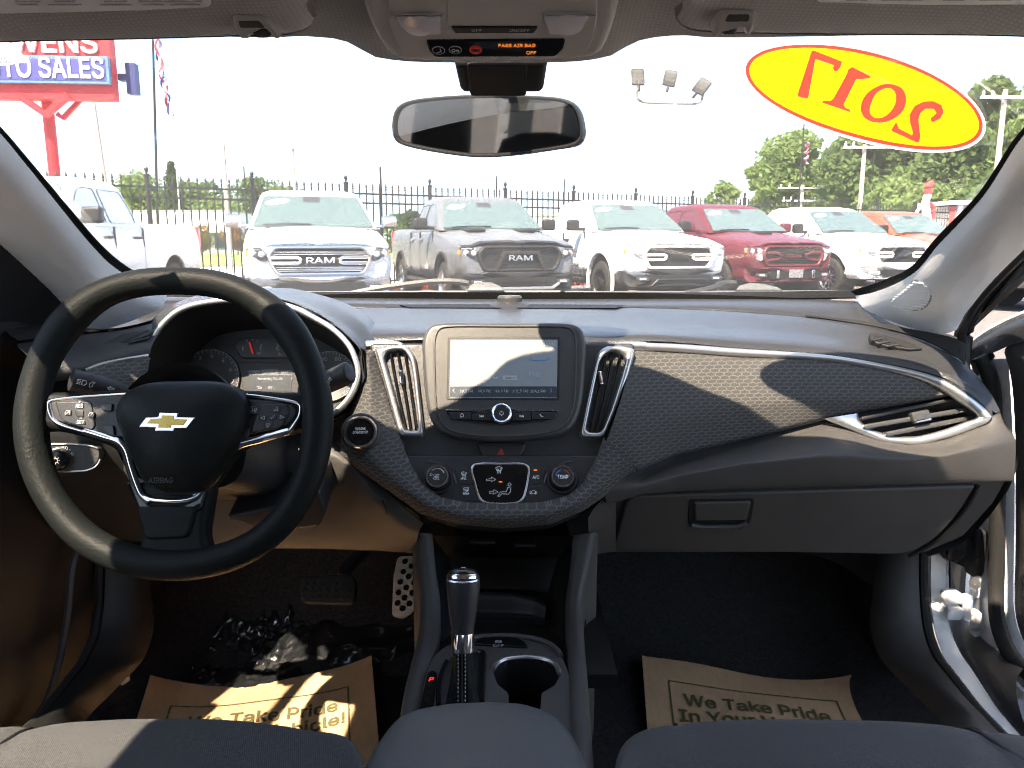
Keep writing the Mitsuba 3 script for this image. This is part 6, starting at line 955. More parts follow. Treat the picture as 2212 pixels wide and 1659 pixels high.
# ================================================================== CENTRE CONSOLE, SHIFTER, FLOOR THINGS, SEATS, DOORS
cs = thing('centre_console', 'black centre console with cup holder, storage tray and padded armrest', 'centre console')
def CP(n, m, mat, smooth=50, lab=None): return part(cs, n, m, mat, smooth, lab)
for nm, rail in (('left', [[(470, 178, 1.10), (478, 400, 1.09), (520, 640, 1.06), (500, 860, 1.0), (440, 1100, .91), (385, 1400, .80), (340, 1700, .70)], [(520, 172, 1.08), (545, 400, 1.06), (560, 620, 1.03), (540, 860, .965), (485, 1100, .88), (430, 1400, .77), (390, 1700, .68)], [(600, 178, 1.09), (620, 400, 1.07), (650, 640, 1.04), (630, 860, .98), (560, 1060, .90), (500, 1300, .81), (440, 1700, .69)]]),
                 ('right', [[(1645, 180, 1.10), (1610, 400, 1.09), (1555, 640, 1.06), (1560, 860, 1.0), (1580, 1100, .91), (1600, 1400, .80), (1625, 1700, .70)], [(1590, 175, 1.08), (1550, 400, 1.06), (1510, 620, 1.03), (1515, 860, .965), (1530, 1100, .88), (1545, 1400, .77), (1570, 1700, .68)], [(1490, 190, 1.09), (1470, 400, 1.07), (1440, 640, 1.04), (1450, 860, .98), (1465, 1060, .90), (1478, 1300, .81), (1500, 1700, .69)]])):
    c = [ats(C8(*r)) for r in rail]; g = loft([c[0] + [0, 0, -.32], c[0] + [0, 0, -.02], c[0], c[1], c[2], c[2] + [0, 0, -.02], c[2] + [0, .02, -.14]], 60, 30); CP('side_rail', g if nm == 'right' else flip(g), 'dash_grey', 60)
TZ = .565
top = np.array([atz(*p, TZ) for p in C8((560, 1075), (600, 960), (680, 890), (860, 828), (1050, 822), (1220, 832), (1340, 870), (1420, 960), (1462, 1060), (1478, 1300), (1500, 1560), (430, 1560), (500, 1300))])
TF = Frame((0, .9, TZ), (1, 0, 0), (0, 1, 0)); P = top[:, :2] - [0, .9]
cw = np.array([atz(*p, TZ) for p in C8((980, 1040), (1000, 1000), (1060, 970), (1190, 958), (1310, 972), (1390, 1020), (1405, 1080), (1370, 1140), (1290, 1185), (1282, 1290), (1282, 1420), (1085, 1420), (1085, 1290), (1080, 1185), (1010, 1130))])[:, :2] - [0, .9]
hole = Polygon(resample(cw, 70, True, False)); body = Polygon(fillet(ccw(P), .01)).difference(hole)
m = trimesh.creation.extrude_polygon(body, .03, engine='earcut'); CP('top_panel', (np.array(m.vertices) + [0, .9, TZ - .03], np.array(m.faces)), 'dash_grey', 30)
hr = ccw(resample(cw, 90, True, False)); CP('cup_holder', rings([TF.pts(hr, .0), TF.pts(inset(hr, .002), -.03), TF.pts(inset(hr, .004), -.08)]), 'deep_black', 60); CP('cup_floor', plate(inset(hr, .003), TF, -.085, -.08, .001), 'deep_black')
rr_ = [tuple(atz(*p, TZ + .001)) for p in C8((985, 1035), (1010, 995), (1070, 968), (1190, 957), (1310, 971), (1385, 1015), (1403, 1065))]; CP('cup_ring', sweep(resample(rr_, 40), circ(.0035, 8, .003), up=(0, 0, 1)), 'silver')
CP('switch_plate', plate(fillet((np.array([atz(*p, TZ) for p in C8((850, 885), (900, 850), (1010, 836), (1120, 846), (1180, 868), (1205, 905), (1000, 895))])[:, :2] - [0, .9]), .004), TF, -.002, .003, .001), 'gloss_black')
w = atz(*C8((1017, 876))[0], TZ + .003); m = Frame(w, (1, 0, 0), (0, 1, .0)); CP('print', cat(text('OFF', m, 0, -.005, .0003, .006, .0002), strokes(m, [[(-.005, .004), (.005, .004)], [(-.003, .009), (.003, .009), (.004, .006), (-.004, .006), (-.003, .009)]], .0012, .0003)), 'print_grey', False)
CP('top_lip', sweep(resample([tuple(atz(*p, TZ + .002)) for p in C8((860, 838), (930, 826), (1060, 823), (1180, 832), (1290, 855), (1360, 890), (1410, 950))], 30), circ(.004, 8)), 'dash_grey')
# storage tray behind the shifter
CP('tray_back', flip(loft([ats(C8((600, 190, 1.20), (900, 195, 1.21), (1200, 195, 1.21), (1500, 195, 1.20))), ats(C8((690, 320, 1.27), (900, 330, 1.28), (1200, 330, 1.28), (1400, 320, 1.27)))], 20, 4)), 'deep_black')
CP('tray_floor', flip(loft([ats(C8((700, 322, 1.26), (900, 330, 1.27), (1200, 330, 1.27), (1392, 322, 1.26))), ats(C8((740, 480, 1.17), (900, 500, 1.175), (1100, 505, 1.175), (1350, 500, 1.17))), ats(C8((780, 520, 1.13), (900, 528, 1.13), (1100, 530, 1.13), (1330, 552, 1.13)))], 30, 8)), 'dash_grey', 60)
CP('tray_step', flip(loft([ats(C8((780, 535, 1.12), (920, 545, 1.12), (1100, 550, 1.12), (1250, 575, 1.11), (1340, 620, 1.09))), ats(C8((780, 560, 1.10), (920, 562, 1.10), (1100, 568, 1.10), (1240, 595, 1.09), (1320, 640, 1.075))), ats(C8((770, 680, 1.09), (900, 678, 1.09), (1100, 684, 1.09), (1230, 695, 1.08), (1310, 720, 1.065))), ats(C8((770, 690, 1.08), (900, 690, 1.08), (1100, 696, 1.08), (1230, 706, 1.07), (1310, 730, 1.055))), ats(C8((770, 735, 1.085), (900, 735, 1.085), (1100, 738, 1.085), (1230, 745, 1.075), (1310, 765, 1.06)))], 40, 20, False)), 'soft_black')
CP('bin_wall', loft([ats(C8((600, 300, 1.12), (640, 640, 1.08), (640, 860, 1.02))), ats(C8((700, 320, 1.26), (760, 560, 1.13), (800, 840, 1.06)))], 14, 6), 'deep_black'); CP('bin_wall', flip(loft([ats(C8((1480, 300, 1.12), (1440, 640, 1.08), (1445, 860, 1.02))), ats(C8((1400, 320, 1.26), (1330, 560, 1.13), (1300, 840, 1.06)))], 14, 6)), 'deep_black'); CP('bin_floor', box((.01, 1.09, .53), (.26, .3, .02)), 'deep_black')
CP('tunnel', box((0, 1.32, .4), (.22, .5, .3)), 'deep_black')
for q in ((835, 222, 1000, 246), (1118, 240, 1255, 266)): a = facing(*C8((q[0], q[1]))[0], 1.16, 10); CP('socket_cover', plate(fillet(a.px(C8((q[0], q[1]), (q[2], q[1]), (q[2], q[3]), (q[0], q[3]))), .003), a, -.01, .003, .002), 'soft_black')
# armrest lid
ao = [(120, 1760), (160, 1659), (215, 1540), (290, 1430), (370, 1345), (500, 1290), (700, 1255), (960, 1243), (1180, 1255), (1330, 1300), (1430, 1365), (1510, 1470), (1565, 1580), (1600, 1680), (1625, 1770)]
AZ = .69; a2 = np.array([atz(*p, AZ - .004) for p in C8(*ao)])[:, :2]; a2 = np.vstack([a2, [a2[-1, 0] + .02, .2], [a2[0, 0] - .02, .2]]); AFm = Frame((0, 0, AZ), (1, 0, 0), (0, 1, 0)); ar = ccw(resample(a2, 140, True, False)); c_ = np.array([0, .45])
CP('armrest', rings([AFm.pts(ar, -.05), AFm.pts(ar, -.012), AFm.pts(inset(ar, .0012), -.006), AFm.pts(inset(ar, .004), -.0015), AFm.pts(inset(ar, .009), .002)] + [AFm.pts(c_ + (inset(ar, .009) - c_) * s, .002 + .009 * (1 - s * s)) for s in (.9, .75, .55, .3, .02)]), 'armrest_vinyl', 60, 'blue grey padded armrest lid of the centre console'); CP('armrest_base', rings([AFm.pts(inset(ar, .006), -.05), AFm.pts(inset(ar, .006), -.2)]), 'dash_grey')
# ---- gear selector
gs = thing('gear_selector', 'black gear lever with chrome cap, leather boot and lit red P', 'gear lever')
def GP(n, m, mat, smooth=50, lab=None, **k): return part(gs, n, m, mat, smooth, lab, **k)
tp, bt = at(*C8((800, 395))[0], .845), at(*C8((790, 880))[0], .818); ax_ = unit(tp - bt); L = np.linalg.norm(tp - bt); GF_ = Frame(bt, (1, 0, 0), np.cross(ax_, [1, 0, 0])); el = lambda r, k=1.0: circ(r, 36, r * k)
def gl(prof, k=.92): return rings([GF_.pts(el(r * .70, k), h) for r, h in prof])
GP('grip', gl([(.0185, .012), (.019, .02), (.0215, L * .35), (.0262, L * .62), (.0283, L * .78), (.0275, L * .86), (.026, L * .89)]), 'soft_black', 60); GP('lower_collar', gl([(.0175, -.008), (.0185, .0), (.0188, .012), (.018, .014)]), 'chrome', 60)
GP('chrome_cap', gl([(.0272, L * .875), (.0268, L * .90), (.0255, L * .925), (.0245, L * .935)]), 'chrome', 60); GP('cap', gl([(.0248, L * .93), (.0235, L * .96), (.019, L * .985), (.01, L * .998), (.0005, L * 1.0)]), 'gloss_black', 60)
w = GF_.p(.0, .002, L * 1.001); GP('print', fbox(Frame(w, (1, 0, 0), (0, .8, .6)), 0, 0, 0, (.005, .0008, .0006)), 'print_white', False); tr = resample([GF_.p(-.0183 * math.cos(a), -.0168 * math.sin(a), L * (.875 - .055 * math.sin(a))) for a in np.linspace(0, math.pi, 14)], 30); tr2 = resample([GF_.p(-.0193 * math.cos(a), -.0177 * math.sin(a), L * (.845 - .0 * math.sin(a)) - .0 + L * .03 * (1 - math.sin(a))) for a in np.linspace(0, math.pi, 14)], 30)
strip(tr2, tr, .002, 40, 'chrome', 'chrome_front', gs)
# boot: folded leather skirt
Rb = []
for h, r, q in ((.0, .0115, 0), (-.02, .0125, .0004), (-.04, .0145, .001), (-.06, .018, .0016), (-.078, .022, .002), (-.10, .026, .002)):
    a = np.arange(72) * 2 * math.pi / 72; rr2 = r * (1 + 0 * a) + q * np.cos(6 * a + h * 30) + q * .5 * np.cos(11 * a); cen = bt + ax_ * 0 + np.array([0, h * .1, h * .99]); Rb.append(np.stack([cen[0] + np.cos(a) * rr2 * .92, cen[1] + np.sin(a) * rr2, np.full(72, cen[2])], 1))
GP('boot', rings(Rb), 'wheel_black', 60)
for dx in (-.004, .004):
    q = resample([Rb[i][54] + [dx, -.001, 0] for i in range(6)], 46); GP('stitching', cat(*[tube([q[j], q[j + 1]], .0007, 4) for j in range(0, 45, 2)]), 'print_grey', False)
GP('seam', tube(resample([Rb[i][54] + [0, -.0008, 0] for i in range(6)], 30), .001, 5), 'deep_black')
for pts, r in (([(640, 1260, TZ), (648, 1100, TZ), (690, 985, TZ)], .003), ([(905, 1250, TZ), (912, 1050, TZ), (918, 935, TZ), (885, 930, TZ)], .005)): GP('gate_trim', sweep(resample([tuple(atz(p[0], p[1], TZ + .002)) for p in C8(*[(x, y) for x, y, _ in pts])], 20), circ(r, 8)), 'gloss_black')
GP('gate', plate(fillet(np.array([atz(*p, TZ) for p in C8((640, 1330), (655, 1080), (720, 960), (900, 930), (900, 1330))])[:, :2] - [0, .9], .004), TF, -.004, .002, .001), 'deep_black')
gq = np.array([atz(*p, TZ) for p in C8((512, 1330), (572, 1075), (605, 1064), (632, 1080), (600, 1330))])[:, :2] - [0, .9]; GP('position_strip', plate(fillet(gq, .004), TF, -.002, .006, .002), 'gloss_black')
for s_, x, y, m_ in (('P', 592, 1100, 'soft_black'), ('R', 583, 1136, 'print_grey'), ('N', 574, 1180, 'print_grey'), ('D', 565, 1226, 'print_grey')):
    w = atz(*C8((x, y))[0], TZ + .006); m = Frame(w, (1, 0, 0), (0, 1, 0)); GP('print', text(s_, m, 0, 0, .0003, .0085 if s_ == 'P' else .006, .0002, sx=.9, slant=.1, bold=s_ == 'P'), m_ if s_ == 'P' else 'button_black', False, **(dict(emitter=light((1, .02, .02), .16)) if s_ == 'P' else {}))
# ---- pedals
pd = thing('accelerator_pedal', 'brushed metal accelerator pedal with round holes', 'pedal'); PF_ = facing(878, 1268, 1.46, 38, 4); po_ = fillet(PF_.px([(851, 1315), (853, 1250), (862, 1205), (905, 1205), (908, 1250), (892, 1322), (872, 1336), (850, 1330)]), .008, 4); hl = [PF_.loc(*C8(p)[0]) for p in ((418, 420), (492, 425), (452, 452), (400, 485), (488, 490), (437, 520), (388, 552), (475, 555), (426, 585), (382, 618), (457, 622), (415, 652), (430, 355), (470, 385))]
pg = Polygon(ccw(po_)).difference(shapely.union_all([shapely.geometry.Point(*h).buffer(.0064, quad_segs=6) for h in hl])); pg = max(getattr(pg, 'geoms', [pg]), key=lambda g: g.area); m = trimesh.creation.extrude_polygon(pg, .006, engine='earcut'); v = np.array(m.vertices); part(pd, 'plate', (PF_.pts(v[:, :2], v[:, 2]), np.array(m.faces)), 'brushed', 30)
part(pd, 'backing', plate(inset(ccw(po_), .002), PF_, -.02, -.006, .002), 'deep_black'); part(pd, 'rim', sweep(PF_.pts(po_, .004), circ(.0025, 6), closed=True, up=PF_.n), 'brushed'); part(pd, 'arm', box((PF_.o[0] + .01, 1.52, .52), (.03, .03, .25), .005), 'soft_black')
pd = thing('brake_pedal', 'dark rubber brake pedal left of the metal accelerator', 'pedal'); PF_ = facing(708, 1272, 1.40, 35, 4); bo = fillet(PF_.px([(650, 1245), (762, 1240), (770, 1262), (765, 1305), (655, 1303), (645, 1280)]), .01, 4); part(pd, 'pad', plate(bo, PF_, -.012, .004, .004), 'rubber')
bx = [PF_.loc(650, 1272)[0], PF_.loc(765, 1272)[0]]; by = [PF_.loc(700, 1300)[1], PF_.loc(700, 1245)[1]]
part(pd, 'tread', cat(*[hull(np.vstack([PF_.pts([(x - .006, y - .004), (x + .006, y - .004), (x, y + .005)], .003), PF_.pts([(x - .004, y - .003), (x + .004, y - .003), (x, y + .003)], .0062)])) for x in np.arange(bx[0] + .01, bx[1] - .004, .0145) for y in np.arange(by[0] + .008, by[1] - .004, .0125)]), 'rubber', False); part(pd, 'arm', tube([tuple(PF_.at(740, 1240, -.01)), tuple(PF_.at(760, 1215, -.03)), tuple(PF_.at(790, 1185, -.05))], .012, 8), 'soft_black')
# ---- paper mats and the plastic film
def mat_(label, corners, fx, lines, seed):
    t = thing('paper_mat', label, 'paper mat', None); z0 = .262; tl, tr_ = atz(*corners[0], z0), atz(*corners[1], z0); u = unit(tr_ - tl); w = np.linalg.norm(tr_ - tl); v = np.array([-u[1], u[0], 0]); n = 40
    def hgt(a, b): return z0 + .012 * np.sin(a / w * math.pi * 1.6 + seed) * (1 - b / .6) + .018 * ((a / w - .5) * 2) ** 4 * np.exp(-b / .12) + .004 * np.sin(a * 21 + b * 15 + seed)
    def pt(a, b, h=0.0): a, b = np.broadcast_arrays(np.asarray(a, float), np.asarray(b, float)); q = tl + np.multiply.outer(a, u) - np.multiply.outer(b, v); q[..., 2] = hgt(a, b) + h; return q
    A, B = np.meshgrid(np.linspace(0, w, n), np.linspace(0, .50, n)); g = grid(list(pt(A, B))); part(t, 'sheet', solid(flip(g), .0008), 'kraft', 60)
    def lay(m2): v_, f_ = m2; v_ = np.asarray(v_); return pt(v_[:, 0], v_[:, 1], .0012 + v_[:, 2]), f_
    pr_ = []
    mg, tp_ = .05 * w / .43, .072
    for a0, b0, a1, b1 in ((mg, tp_, w - mg, tp_), (mg, tp_, mg, .45), (w - mg, tp_, w - mg, .45)):
        k = 24; q = np.stack([np.linspace(a0, a1, k), np.linspace(b0, b1, k)], 1); d = np.array([b1 - b0, a1 - a0]); d = d / np.linalg.norm(d) * .0016; pr_.append(grid([pt(q[:, 0] - d[0], q[:, 1] - d[1], .0012), pt(q[:, 0] + d[0], q[:, 1] + d[1], .0012)]))
    for i, s_ in enumerate(lines):
        F0 = Frame((0, 0, 0), (1, 0, 0), (0, 1, 0)); v_, f_ = text(s_, F0, 0, 0, 0,   .033, .0004, bold=True, sx=.84); v_ = v_ * [1, -1, 1] + [w * fx, tp_ + .05 + i * .046, 0]; m2 = trimesh.Trimesh(v_, f_, process=False); q, f3 = trimesh.remesh.subdivide_to_size(m2.vertices, m2.faces, .03); q = np.array(q); pr_.append((pt(q[:, 0], q[:, 1], .0012 + q[:, 2]), np.array(f3)[:, ::-1]))
    part(t, 'print', cat(*pr_), 'kraft_ink', False); return t
scene['kraft_ink'] = dict(type='twosided', b=dict(type='diffuse', reflectance={'type': 'rgb', 'value': [.13, .115, .06]}))
mat_('brown paper floor mat on the driver side, partly in a sun patch', ((328, 1492), (803, 1437)), .52, ('We Take Pride', 'In Your Vehicle!'), 2.0)
mat_('brown paper floor mat in front of the passenger seat', ((1386, 1440), (1838, 1468)), .50, ('We Take Pride', 'In Your Vehicle!'), 0.4)
pf = thing('plastic_film', 'crumpled shiny dark plastic film on the driver floor', 'plastic film'); n = 150
fc = [atz(*p, .30) for p in ((432, 1345), (560, 1352), (880, 1440))]; U_, V_ = np.meshgrid(np.linspace(0, 1, n), np.linspace(0, 1, n))
x = -.70 + .66 * U_ + .04 * V_; y = 1.26 + .46 * V_; q = np.stack([x * 18, y * 18, 0 * x], -1); ye = y - (1.335 + (x + .64) * .24); sp = np.clip((-.42 - x) / .06, 0, 1) * np.clip((1.66 - y) / .05, 0, 1)
rd = lambda k, sd: (1 - np.abs(2 * meshkit.fbm(q * k, 2, sd) - 1)) ** 5
r_ = .004 * meshkit.fbm(q, 3, 3) + .012 * rd([.55, .9, 1], 8) * (1 - .5 * sp) + sp * (.009 * rd([2.4, 1.7, 1], 9) + .006 * rd([5.5, 3.2, 1], 11) + .0016 * np.sin(x * 230))
z = .2495 + r_ * np.clip((ye - .01) / .05, .1, 1) + np.clip(y - 1.45, 0, 1) * .42; part(pf, 'sheet', flip(grid(list(np.stack([x, y, z], -1)))), 'film', True)
# ---- seats
def seat(label, cx, front, mirror=1):
    t = thing('seat', label, 'car seat', 'front seats'); n = 60
    lp, zt = front; F0 = ats(lp)
    cf = resample(F0, 70); back = cf * [1, 0, 1] + np.array([0, .2, .015]); rows = [cf + [0, .012, -.16], cf + [0, .03, -.09], cf + [0, .028, -.045], cf + [0, .012, -.012], cf, cf + [0, -.03, .008], cf * .6 + back * .4 + [0, 0, .006], cf * .2 + back * .8 - [0, 0, .006], back - [0, 0, .015]]
    g = loft(rows, 70, 40); part(t, 'cushion', flip(g) if meshkit.arrays(g, True)[2][:, 2].mean() < 0 else g, 'seat_cloth', 60)
    part(t, 'base', box((cx, .48, .36), (.46, .5, .18), .03), 'soft_black')
    bk = lambda z, w, y, d: np.array([(cx + w * math.cos(a), y + d * math.sin(a) * (1.0 if math.sin(a) > 0 else .7) + (.03 * abs(math.cos(a)) ** 4), z) for a in np.arange(40) * 2 * math.pi / 40])
    B = rings([bk(.50, .22, .19, .05), bk(.56, .25, .185, .06), bk(.72, .255, .15, .065), bk(.84, .24, .12, .06), bk(.94, .20, .09, .05), bk(.985, .14, .07, .035), bk(.995, .01, .065, .01)]); part(t, 'backrest', B, 'seat_cloth', 60)
    h = lambda z, w, d: np.array([(cx + w * math.cos(a), .03 + d * math.sin(a), z) for a in np.arange(30) * 2 * math.pi / 30]); part(t, 'headrest', rings([h(.995, .01, .01), h(1.0, .08, .03), h(1.015, .12, .045), h(1.06, .125, .05), h(1.10, .105, .042), h(1.115, .05, .02), h(1.116, .005, .003)]), 'seat_cloth', 60)
    part(t, 'headrest_post', cat(tube([(cx - .06, .055, .95), (cx - .06, .035, 1.05)], .007, 8), tube([(cx + .06, .055, .95), (cx + .06, .035, 1.05)], .007, 8)), 'chrome')
    return t, cf
tL, cfL = seat('driver seat with dark cloth cushion, left part in sunlight', -.37, ([(-90, 1585, .76), (0, 1571, .775), (45, 1570, .78), (68, 1575, .782), (100, 1566, .785), (180, 1558, .79), (294, 1553, .79), (420, 1553, .79), (513, 1557, .788), (600, 1567, .782), (655, 1576, .775), (680, 1581, .77), (705, 1582, .765), (745, 1592, .75), (772, 1620, .72), (782, 1655, .68), (786, 1700, .64)], 0))
tR, cfR = seat('passenger seat with dark cloth cushion in shade', .37, ([(1325, 1700, .64), (1332, 1655, .68), (1343, 1615, .72), (1372, 1587, .75), (1410, 1572, .765), (1445, 1567, .77), (1462, 1568, .772), (1500, 1561, .782), (1600, 1555, .788), (1750, 1554, .79), (1900, 1557, .79), (2010, 1563, .785), (2075, 1572, .782), (2095, 1577, .78), (2130, 1578, .775), (2212, 1590, .765), (2300, 1606, .75)], 0))
for t, xs in ((tL, ((68, 1575, -1), (680, 1580, 1))), (tR, ((1460, 1567, -1), (2092, 1576, 1)))):
    for px, py, s in xs: a = at(px, py, .783); part(t, 'seam', tube(resample([a + [0, .012, -.08], a + [0, .006, -.006], a + [s * .004, -.03, .0085], a + [s * .03, -.12, .012], a + [s * .05, -.3, .01]], 24), .003, 6), 'deep_black')
bs = thing('rear_bench', 'dark cloth rear bench seat seen in the mirror', 'car seat'); part(bs, 'cushion', box((0, -.75, .42), (1.32, .5, .24), .06), 'seat_cloth', 50); part(bs, 'backrest', box((0, -1.08, .72), (1.32, .16, .55), .06), 'seat_cloth', 50)
for x_ in (-.38, .38): part(bs, 'headrest', box((x_, -1.12, 1.06), (.24, .1, .16), .04), 'seat_cloth', 50)
# ---- left front door, ajar
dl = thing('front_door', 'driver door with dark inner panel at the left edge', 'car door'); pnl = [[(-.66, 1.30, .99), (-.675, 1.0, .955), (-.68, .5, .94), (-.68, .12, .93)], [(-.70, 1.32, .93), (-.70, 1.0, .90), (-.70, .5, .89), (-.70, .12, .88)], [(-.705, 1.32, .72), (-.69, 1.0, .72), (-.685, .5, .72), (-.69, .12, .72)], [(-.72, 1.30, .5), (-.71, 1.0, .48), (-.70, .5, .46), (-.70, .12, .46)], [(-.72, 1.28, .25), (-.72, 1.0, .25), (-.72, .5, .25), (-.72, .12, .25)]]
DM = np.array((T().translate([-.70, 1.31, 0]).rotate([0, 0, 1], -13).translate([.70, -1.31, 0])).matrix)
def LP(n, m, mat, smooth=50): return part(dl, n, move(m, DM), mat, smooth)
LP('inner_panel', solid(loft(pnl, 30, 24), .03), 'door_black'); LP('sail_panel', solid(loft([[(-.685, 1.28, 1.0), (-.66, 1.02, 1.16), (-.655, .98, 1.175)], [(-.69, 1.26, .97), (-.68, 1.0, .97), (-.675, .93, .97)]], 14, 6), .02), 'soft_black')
LP('armrest', box((-.67, .66, .70), (.06, .62, .06), .02), 'soft_black'); LP('map_pocket', tube(resample([(-.69, 1.22, .62), (-.685, 1.19, .60), (-.685, 1.16, .50), (-.69, 1.10, .38), (-.69, .9, .33), (-.69, .6, .33)], 40), .006, 6), 'dash_black'); LP('pull_recess', box((-.665, .78, .88), (.03, .2, .05), .012), 'gloss_black')
LP('window_glass', (np.array([(-.70, 1.22, .95), (-.635, .90, 1.20), (-.605, .72, 1.275), (-.60, .12, 1.28), (-.695, .12, .93)]), np.array([[0, 1, 2], [0, 2, 4], [2, 3, 4]])), 'window_glass', False); LP('outer_skin', box((-.86, .72, .58), (.02, 1.2, .7), .01), 'white_paint'); LP('window_frame', tube(resample([(-.70, 1.24, .96), (-.64, .92, 1.20), (-.605, .70, 1.285), (-.60, .12, 1.29)], 24), .014, 8), 'white_paint'); LP('door_end', box((-.785, 1.315, .6), (.13, .02, .7)), 'white_paint')
part(car, 'kick_panel', solid(loft([ats(c) * [-1, 1, 1] for c in kick], 40, 12), .004), 'door_black', 60); part(car, 'door_seal', tube(ats([(1995, 1185, 1.275), (1997, 1300, 1.25), (2008, 1375, 1.21), (2035, 1435, 1.155), (2090, 1507, 1.06), (2140, 1565, .97), (2200, 1625, .89)]) * [-1, 1, 1], .0085, 8), 'rubber'); part(car, 'weatherstrip', solid(loft([ats([(-60, 470, .985), (0, 520, 1.035), (62, 576, 1.095), (124, 636, 1.165), (160, 700, 1.205)]), ats([(-110, 500, .965), (-55, 550, 1.01), (0, 615, 1.07), (60, 690, 1.15), (100, 735, 1.19)]), ats([(-170, 520, .94), (-110, 590, .98), (-60, 660, 1.04), (0, 735, 1.12), (40, 765, 1.16)])], 30, 8), .004), 'soft_black', 60)  # left kick panel made black, its shade put into the colour
part(car, 'sill_shade_strip', grid([[(-.70, y, .30 + .03 * (1.2 - y)) for y in (1.25, .9, .5, .1)], [(-.82, y, .27) for y in (1.25, .9, .5, .1)]]), 'soft_black')  # dark strip added to paint the shaded sill
lm = thing('wing_mirror', 'white outside mirror by the driver door', 'mirror'); part(lm, 'housing', box((-.95, 1.06, 1.0), (.22, .1, .15), .04), 'white_paint'); part(lm, 'glass', box((-.95, 1.006, 1.0), (.18, .008, .115), .003), 'mirror_glass'); part(lm, 'foot', box((-.81, 1.08, .955), (.12, .06, .04), .015), 'trim_black')
# ---- right front door, swung open
dr_ = thing('front_door', 'open white passenger door with dark inner panel at the right edge', 'car door'); W_ = lambda pts: ats([(a, b, c - .18) for a, b, c in pts])
def OP(n, m, mat, smooth=50, lab=None): return part(dr_, n, m, mat, smooth, lab)
OP('inner_frame', flip(loft([W_([(2140, 775, 1.44), (2143, 900, 1.43), (2147, 1050, 1.42), (2140, 1200, 1.41), (2140, 1300, 1.40), (2150, 1380, 1.38), (2180, 1450, 1.33), (2260, 1530, 1.25)]), W_([(2178, 775, 1.41), (2186, 900, 1.40), (2192, 1050, 1.39), (2190, 1200, 1.38), (2190, 1300, 1.37), (2200, 1360, 1.35), (2240, 1420, 1.31), (2290, 1480, 1.26)])], 50, 4)), 'white_paint', 60, 'white painted front edge of the open passenger door')
OP('door_end', flip(loft([W_([(2098, 790, 1.50), (2110, 900, 1.50), (2120, 1050, 1.49), (2102, 1160, 1.49), (2102, 1300, 1.48), (2102, 1380, 1.46), (2110, 1450, 1.42), (2165, 1490, 1.36), (2260, 1535, 1.27)]), W_([(2138, 775, 1.44), (2142, 900, 1.43), (2146, 1050, 1.42), (2138, 1200, 1.41), (2138, 1300, 1.40), (2148, 1380, 1.38), (2178, 1455, 1.33), (2215, 1500, 1.29), (2280, 1545, 1.24)])], 50, 5)), 'white_paint', 60)
OP('rubber_seal', tube(resample(W_([(2128, 770, 1.43), (2152, 830, 1.42), (2160, 950, 1.41), (2165, 1100, 1.40), (2162, 1250, 1.39), (2165, 1340, 1.37), (2185, 1400, 1.34), (2225, 1450, 1.30), (2290, 1510, 1.22)]) * [1, 1, 1] + [-.008, 0, 0], 60), .0125, 8), 'rubber'); 
OP('inner_panel', flip(loft([W_([(2172, 770, 1.41), (2188, 850, 1.40), (2194, 1000, 1.38), (2194, 1200, 1.37), (2194, 1330, 1.35), (2215, 1390, 1.32), (2290, 1470, 1.25)]), W_([(2190, 735, 1.36), (2215, 850, 1.34), (2220, 1000, 1.31), (2220, 1200, 1.30), (2220, 1330, 1.29), (2240, 1390, 1.27), (2320, 1460, 1.22)]), W_([(2330, 690, 1.28), (2350, 850, 1.26), (2360, 1000, 1.24), (2360, 1200, 1.23), (2360, 1330, 1.22), (2370, 1390, 1.20), (2400, 1450, 1.18)])], 50, 10)), 'dash_grey', 60)
OP('belt_trim', flip(loft([W_([(2090, 752, 1.50), (2130, 722, 1.45), (2180, 695, 1.40), (2250, 668, 1.34)]), W_([(2098, 758, 1.48), (2140, 735, 1.42), (2180, 722, 1.37), (2260, 700, 1.30)]), W_([(2100, 775, 1.48), (2150, 760, 1.40), (2185, 745, 1.36), (2270, 730, 1.29)])], 24, 8)), 'soft_black'); OP('belt_bright', tube(resample(W_([(2088, 752, 1.505), (2128, 721, 1.455), (2178, 693, 1.405), (2250, 664, 1.345)]), 20), .005, 6), 'white_paint')
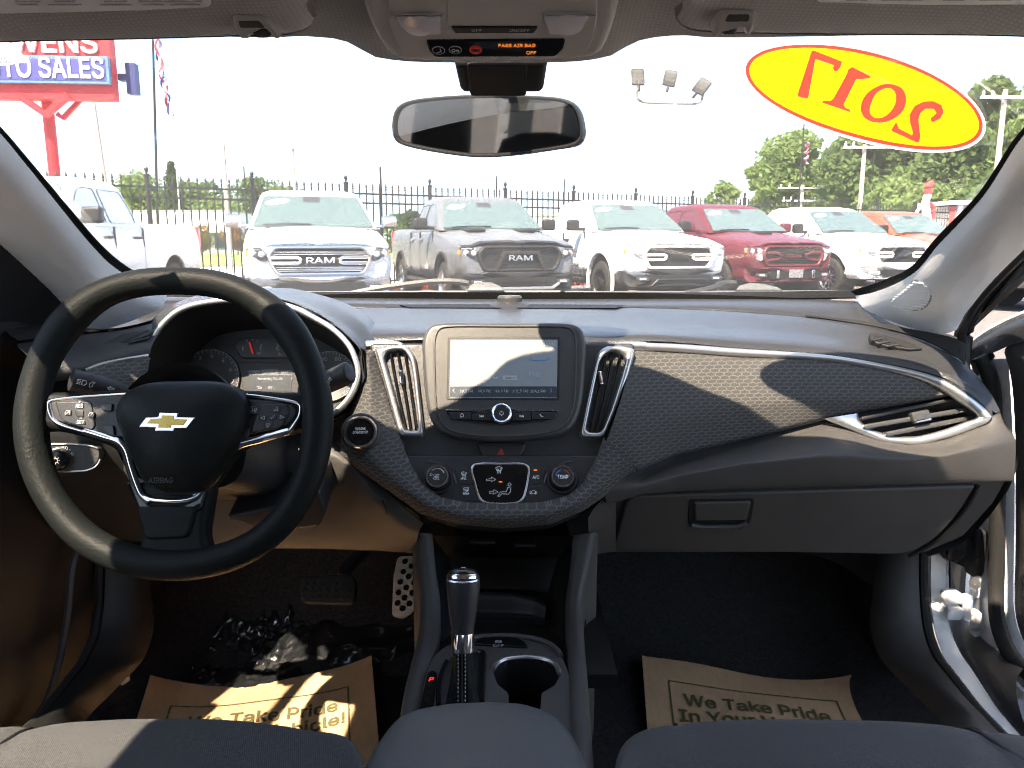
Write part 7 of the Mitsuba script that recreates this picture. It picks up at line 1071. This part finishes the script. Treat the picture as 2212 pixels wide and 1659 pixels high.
OP('mirror_bracket', hull(W_([(2092, 760, 1.50), (2130, 735, 1.46), (2128, 800, 1.48), (2104, 820, 1.50), (2150, 770, 1.40)])), 'soft_black')
OP('outer_skin', loft([W_([(2098, 790, 1.50), (2110, 1050, 1.50), (2085, 1300, 1.48), (2095, 1450, 1.42)]) + [.01, .02, 0], W_([(2098, 790, 1.50), (2110, 1050, 1.50), (2085, 1300, 1.48), (2095, 1450, 1.42)]) + [.9, -.25, 0]], 12, 6), 'white_paint')
bz = W_([(2055, 1178, 1.45), (2070, 1185, 1.44), (2085, 1190, 1.44), (2096, 1195, 1.44)]); q = resample(bz, 30); OP('wiring_boot', sweep(q, circ(.024, 14), up=(0, 0, 1), scale=1 + .13 * np.sin(np.arange(30) * 2.1)), 'rubber'); OP('boot_plate', box(tuple(at(2108, 1192, 1.25)), (.022, .03, .085), .008), 'rubber')
hz_ = at(2066, 1310, 1.43)
OP('hinge', cat(box(tuple(at(2056, 1288, 1.24)), (.028, .03, .018), .005), box(tuple(at(2055, 1320, 1.24)), (.028, .03, .024), .007), box(tuple(at(2077, 1296, 1.24)), (.028, .02, .009), .003), box(tuple(at(2079, 1322, 1.24)), (.028, .02, .009), .003), tube([tuple(at(2088, 1285, 1.23)), tuple(at(2088, 1335, 1.23))], .007, 10), box(tuple(at(2106, 1265, 1.24)), (.010, .02, .04), .004), box(tuple(at(2107, 1345, 1.24)), (.010, .02, .045), .004)), 'white_paint', 40, 'white painted lower door hinge')
for p in ((2106, 1258), (2107, 1350)): OP('bolt', lathe([(.009, 0), (.009, .008), (.001, .009)], facing(*p, 1.22, 0, 30), 8), 'silver')
part(car, 'door_gap_shade', solid(flip(loft([ats([(2050, 1150, 1.40), (2050, 1300, 1.39), (2058, 1370, 1.36), (2085, 1440, 1.31), (2130, 1500, 1.22)]), ats([(2135, 1150, 1.42), (2125, 1300, 1.41), (2120, 1400, 1.38), (2135, 1470, 1.33), (2165, 1500, 1.28)])], 30, 4)), .004), 'soft_black')  # dark panel added behind the hinge, painting the shaded door gap
OP('bump_stop', box(tuple(at(2155, 1073, 1.23)), (.035, .02, .022), .006), 'rubber')
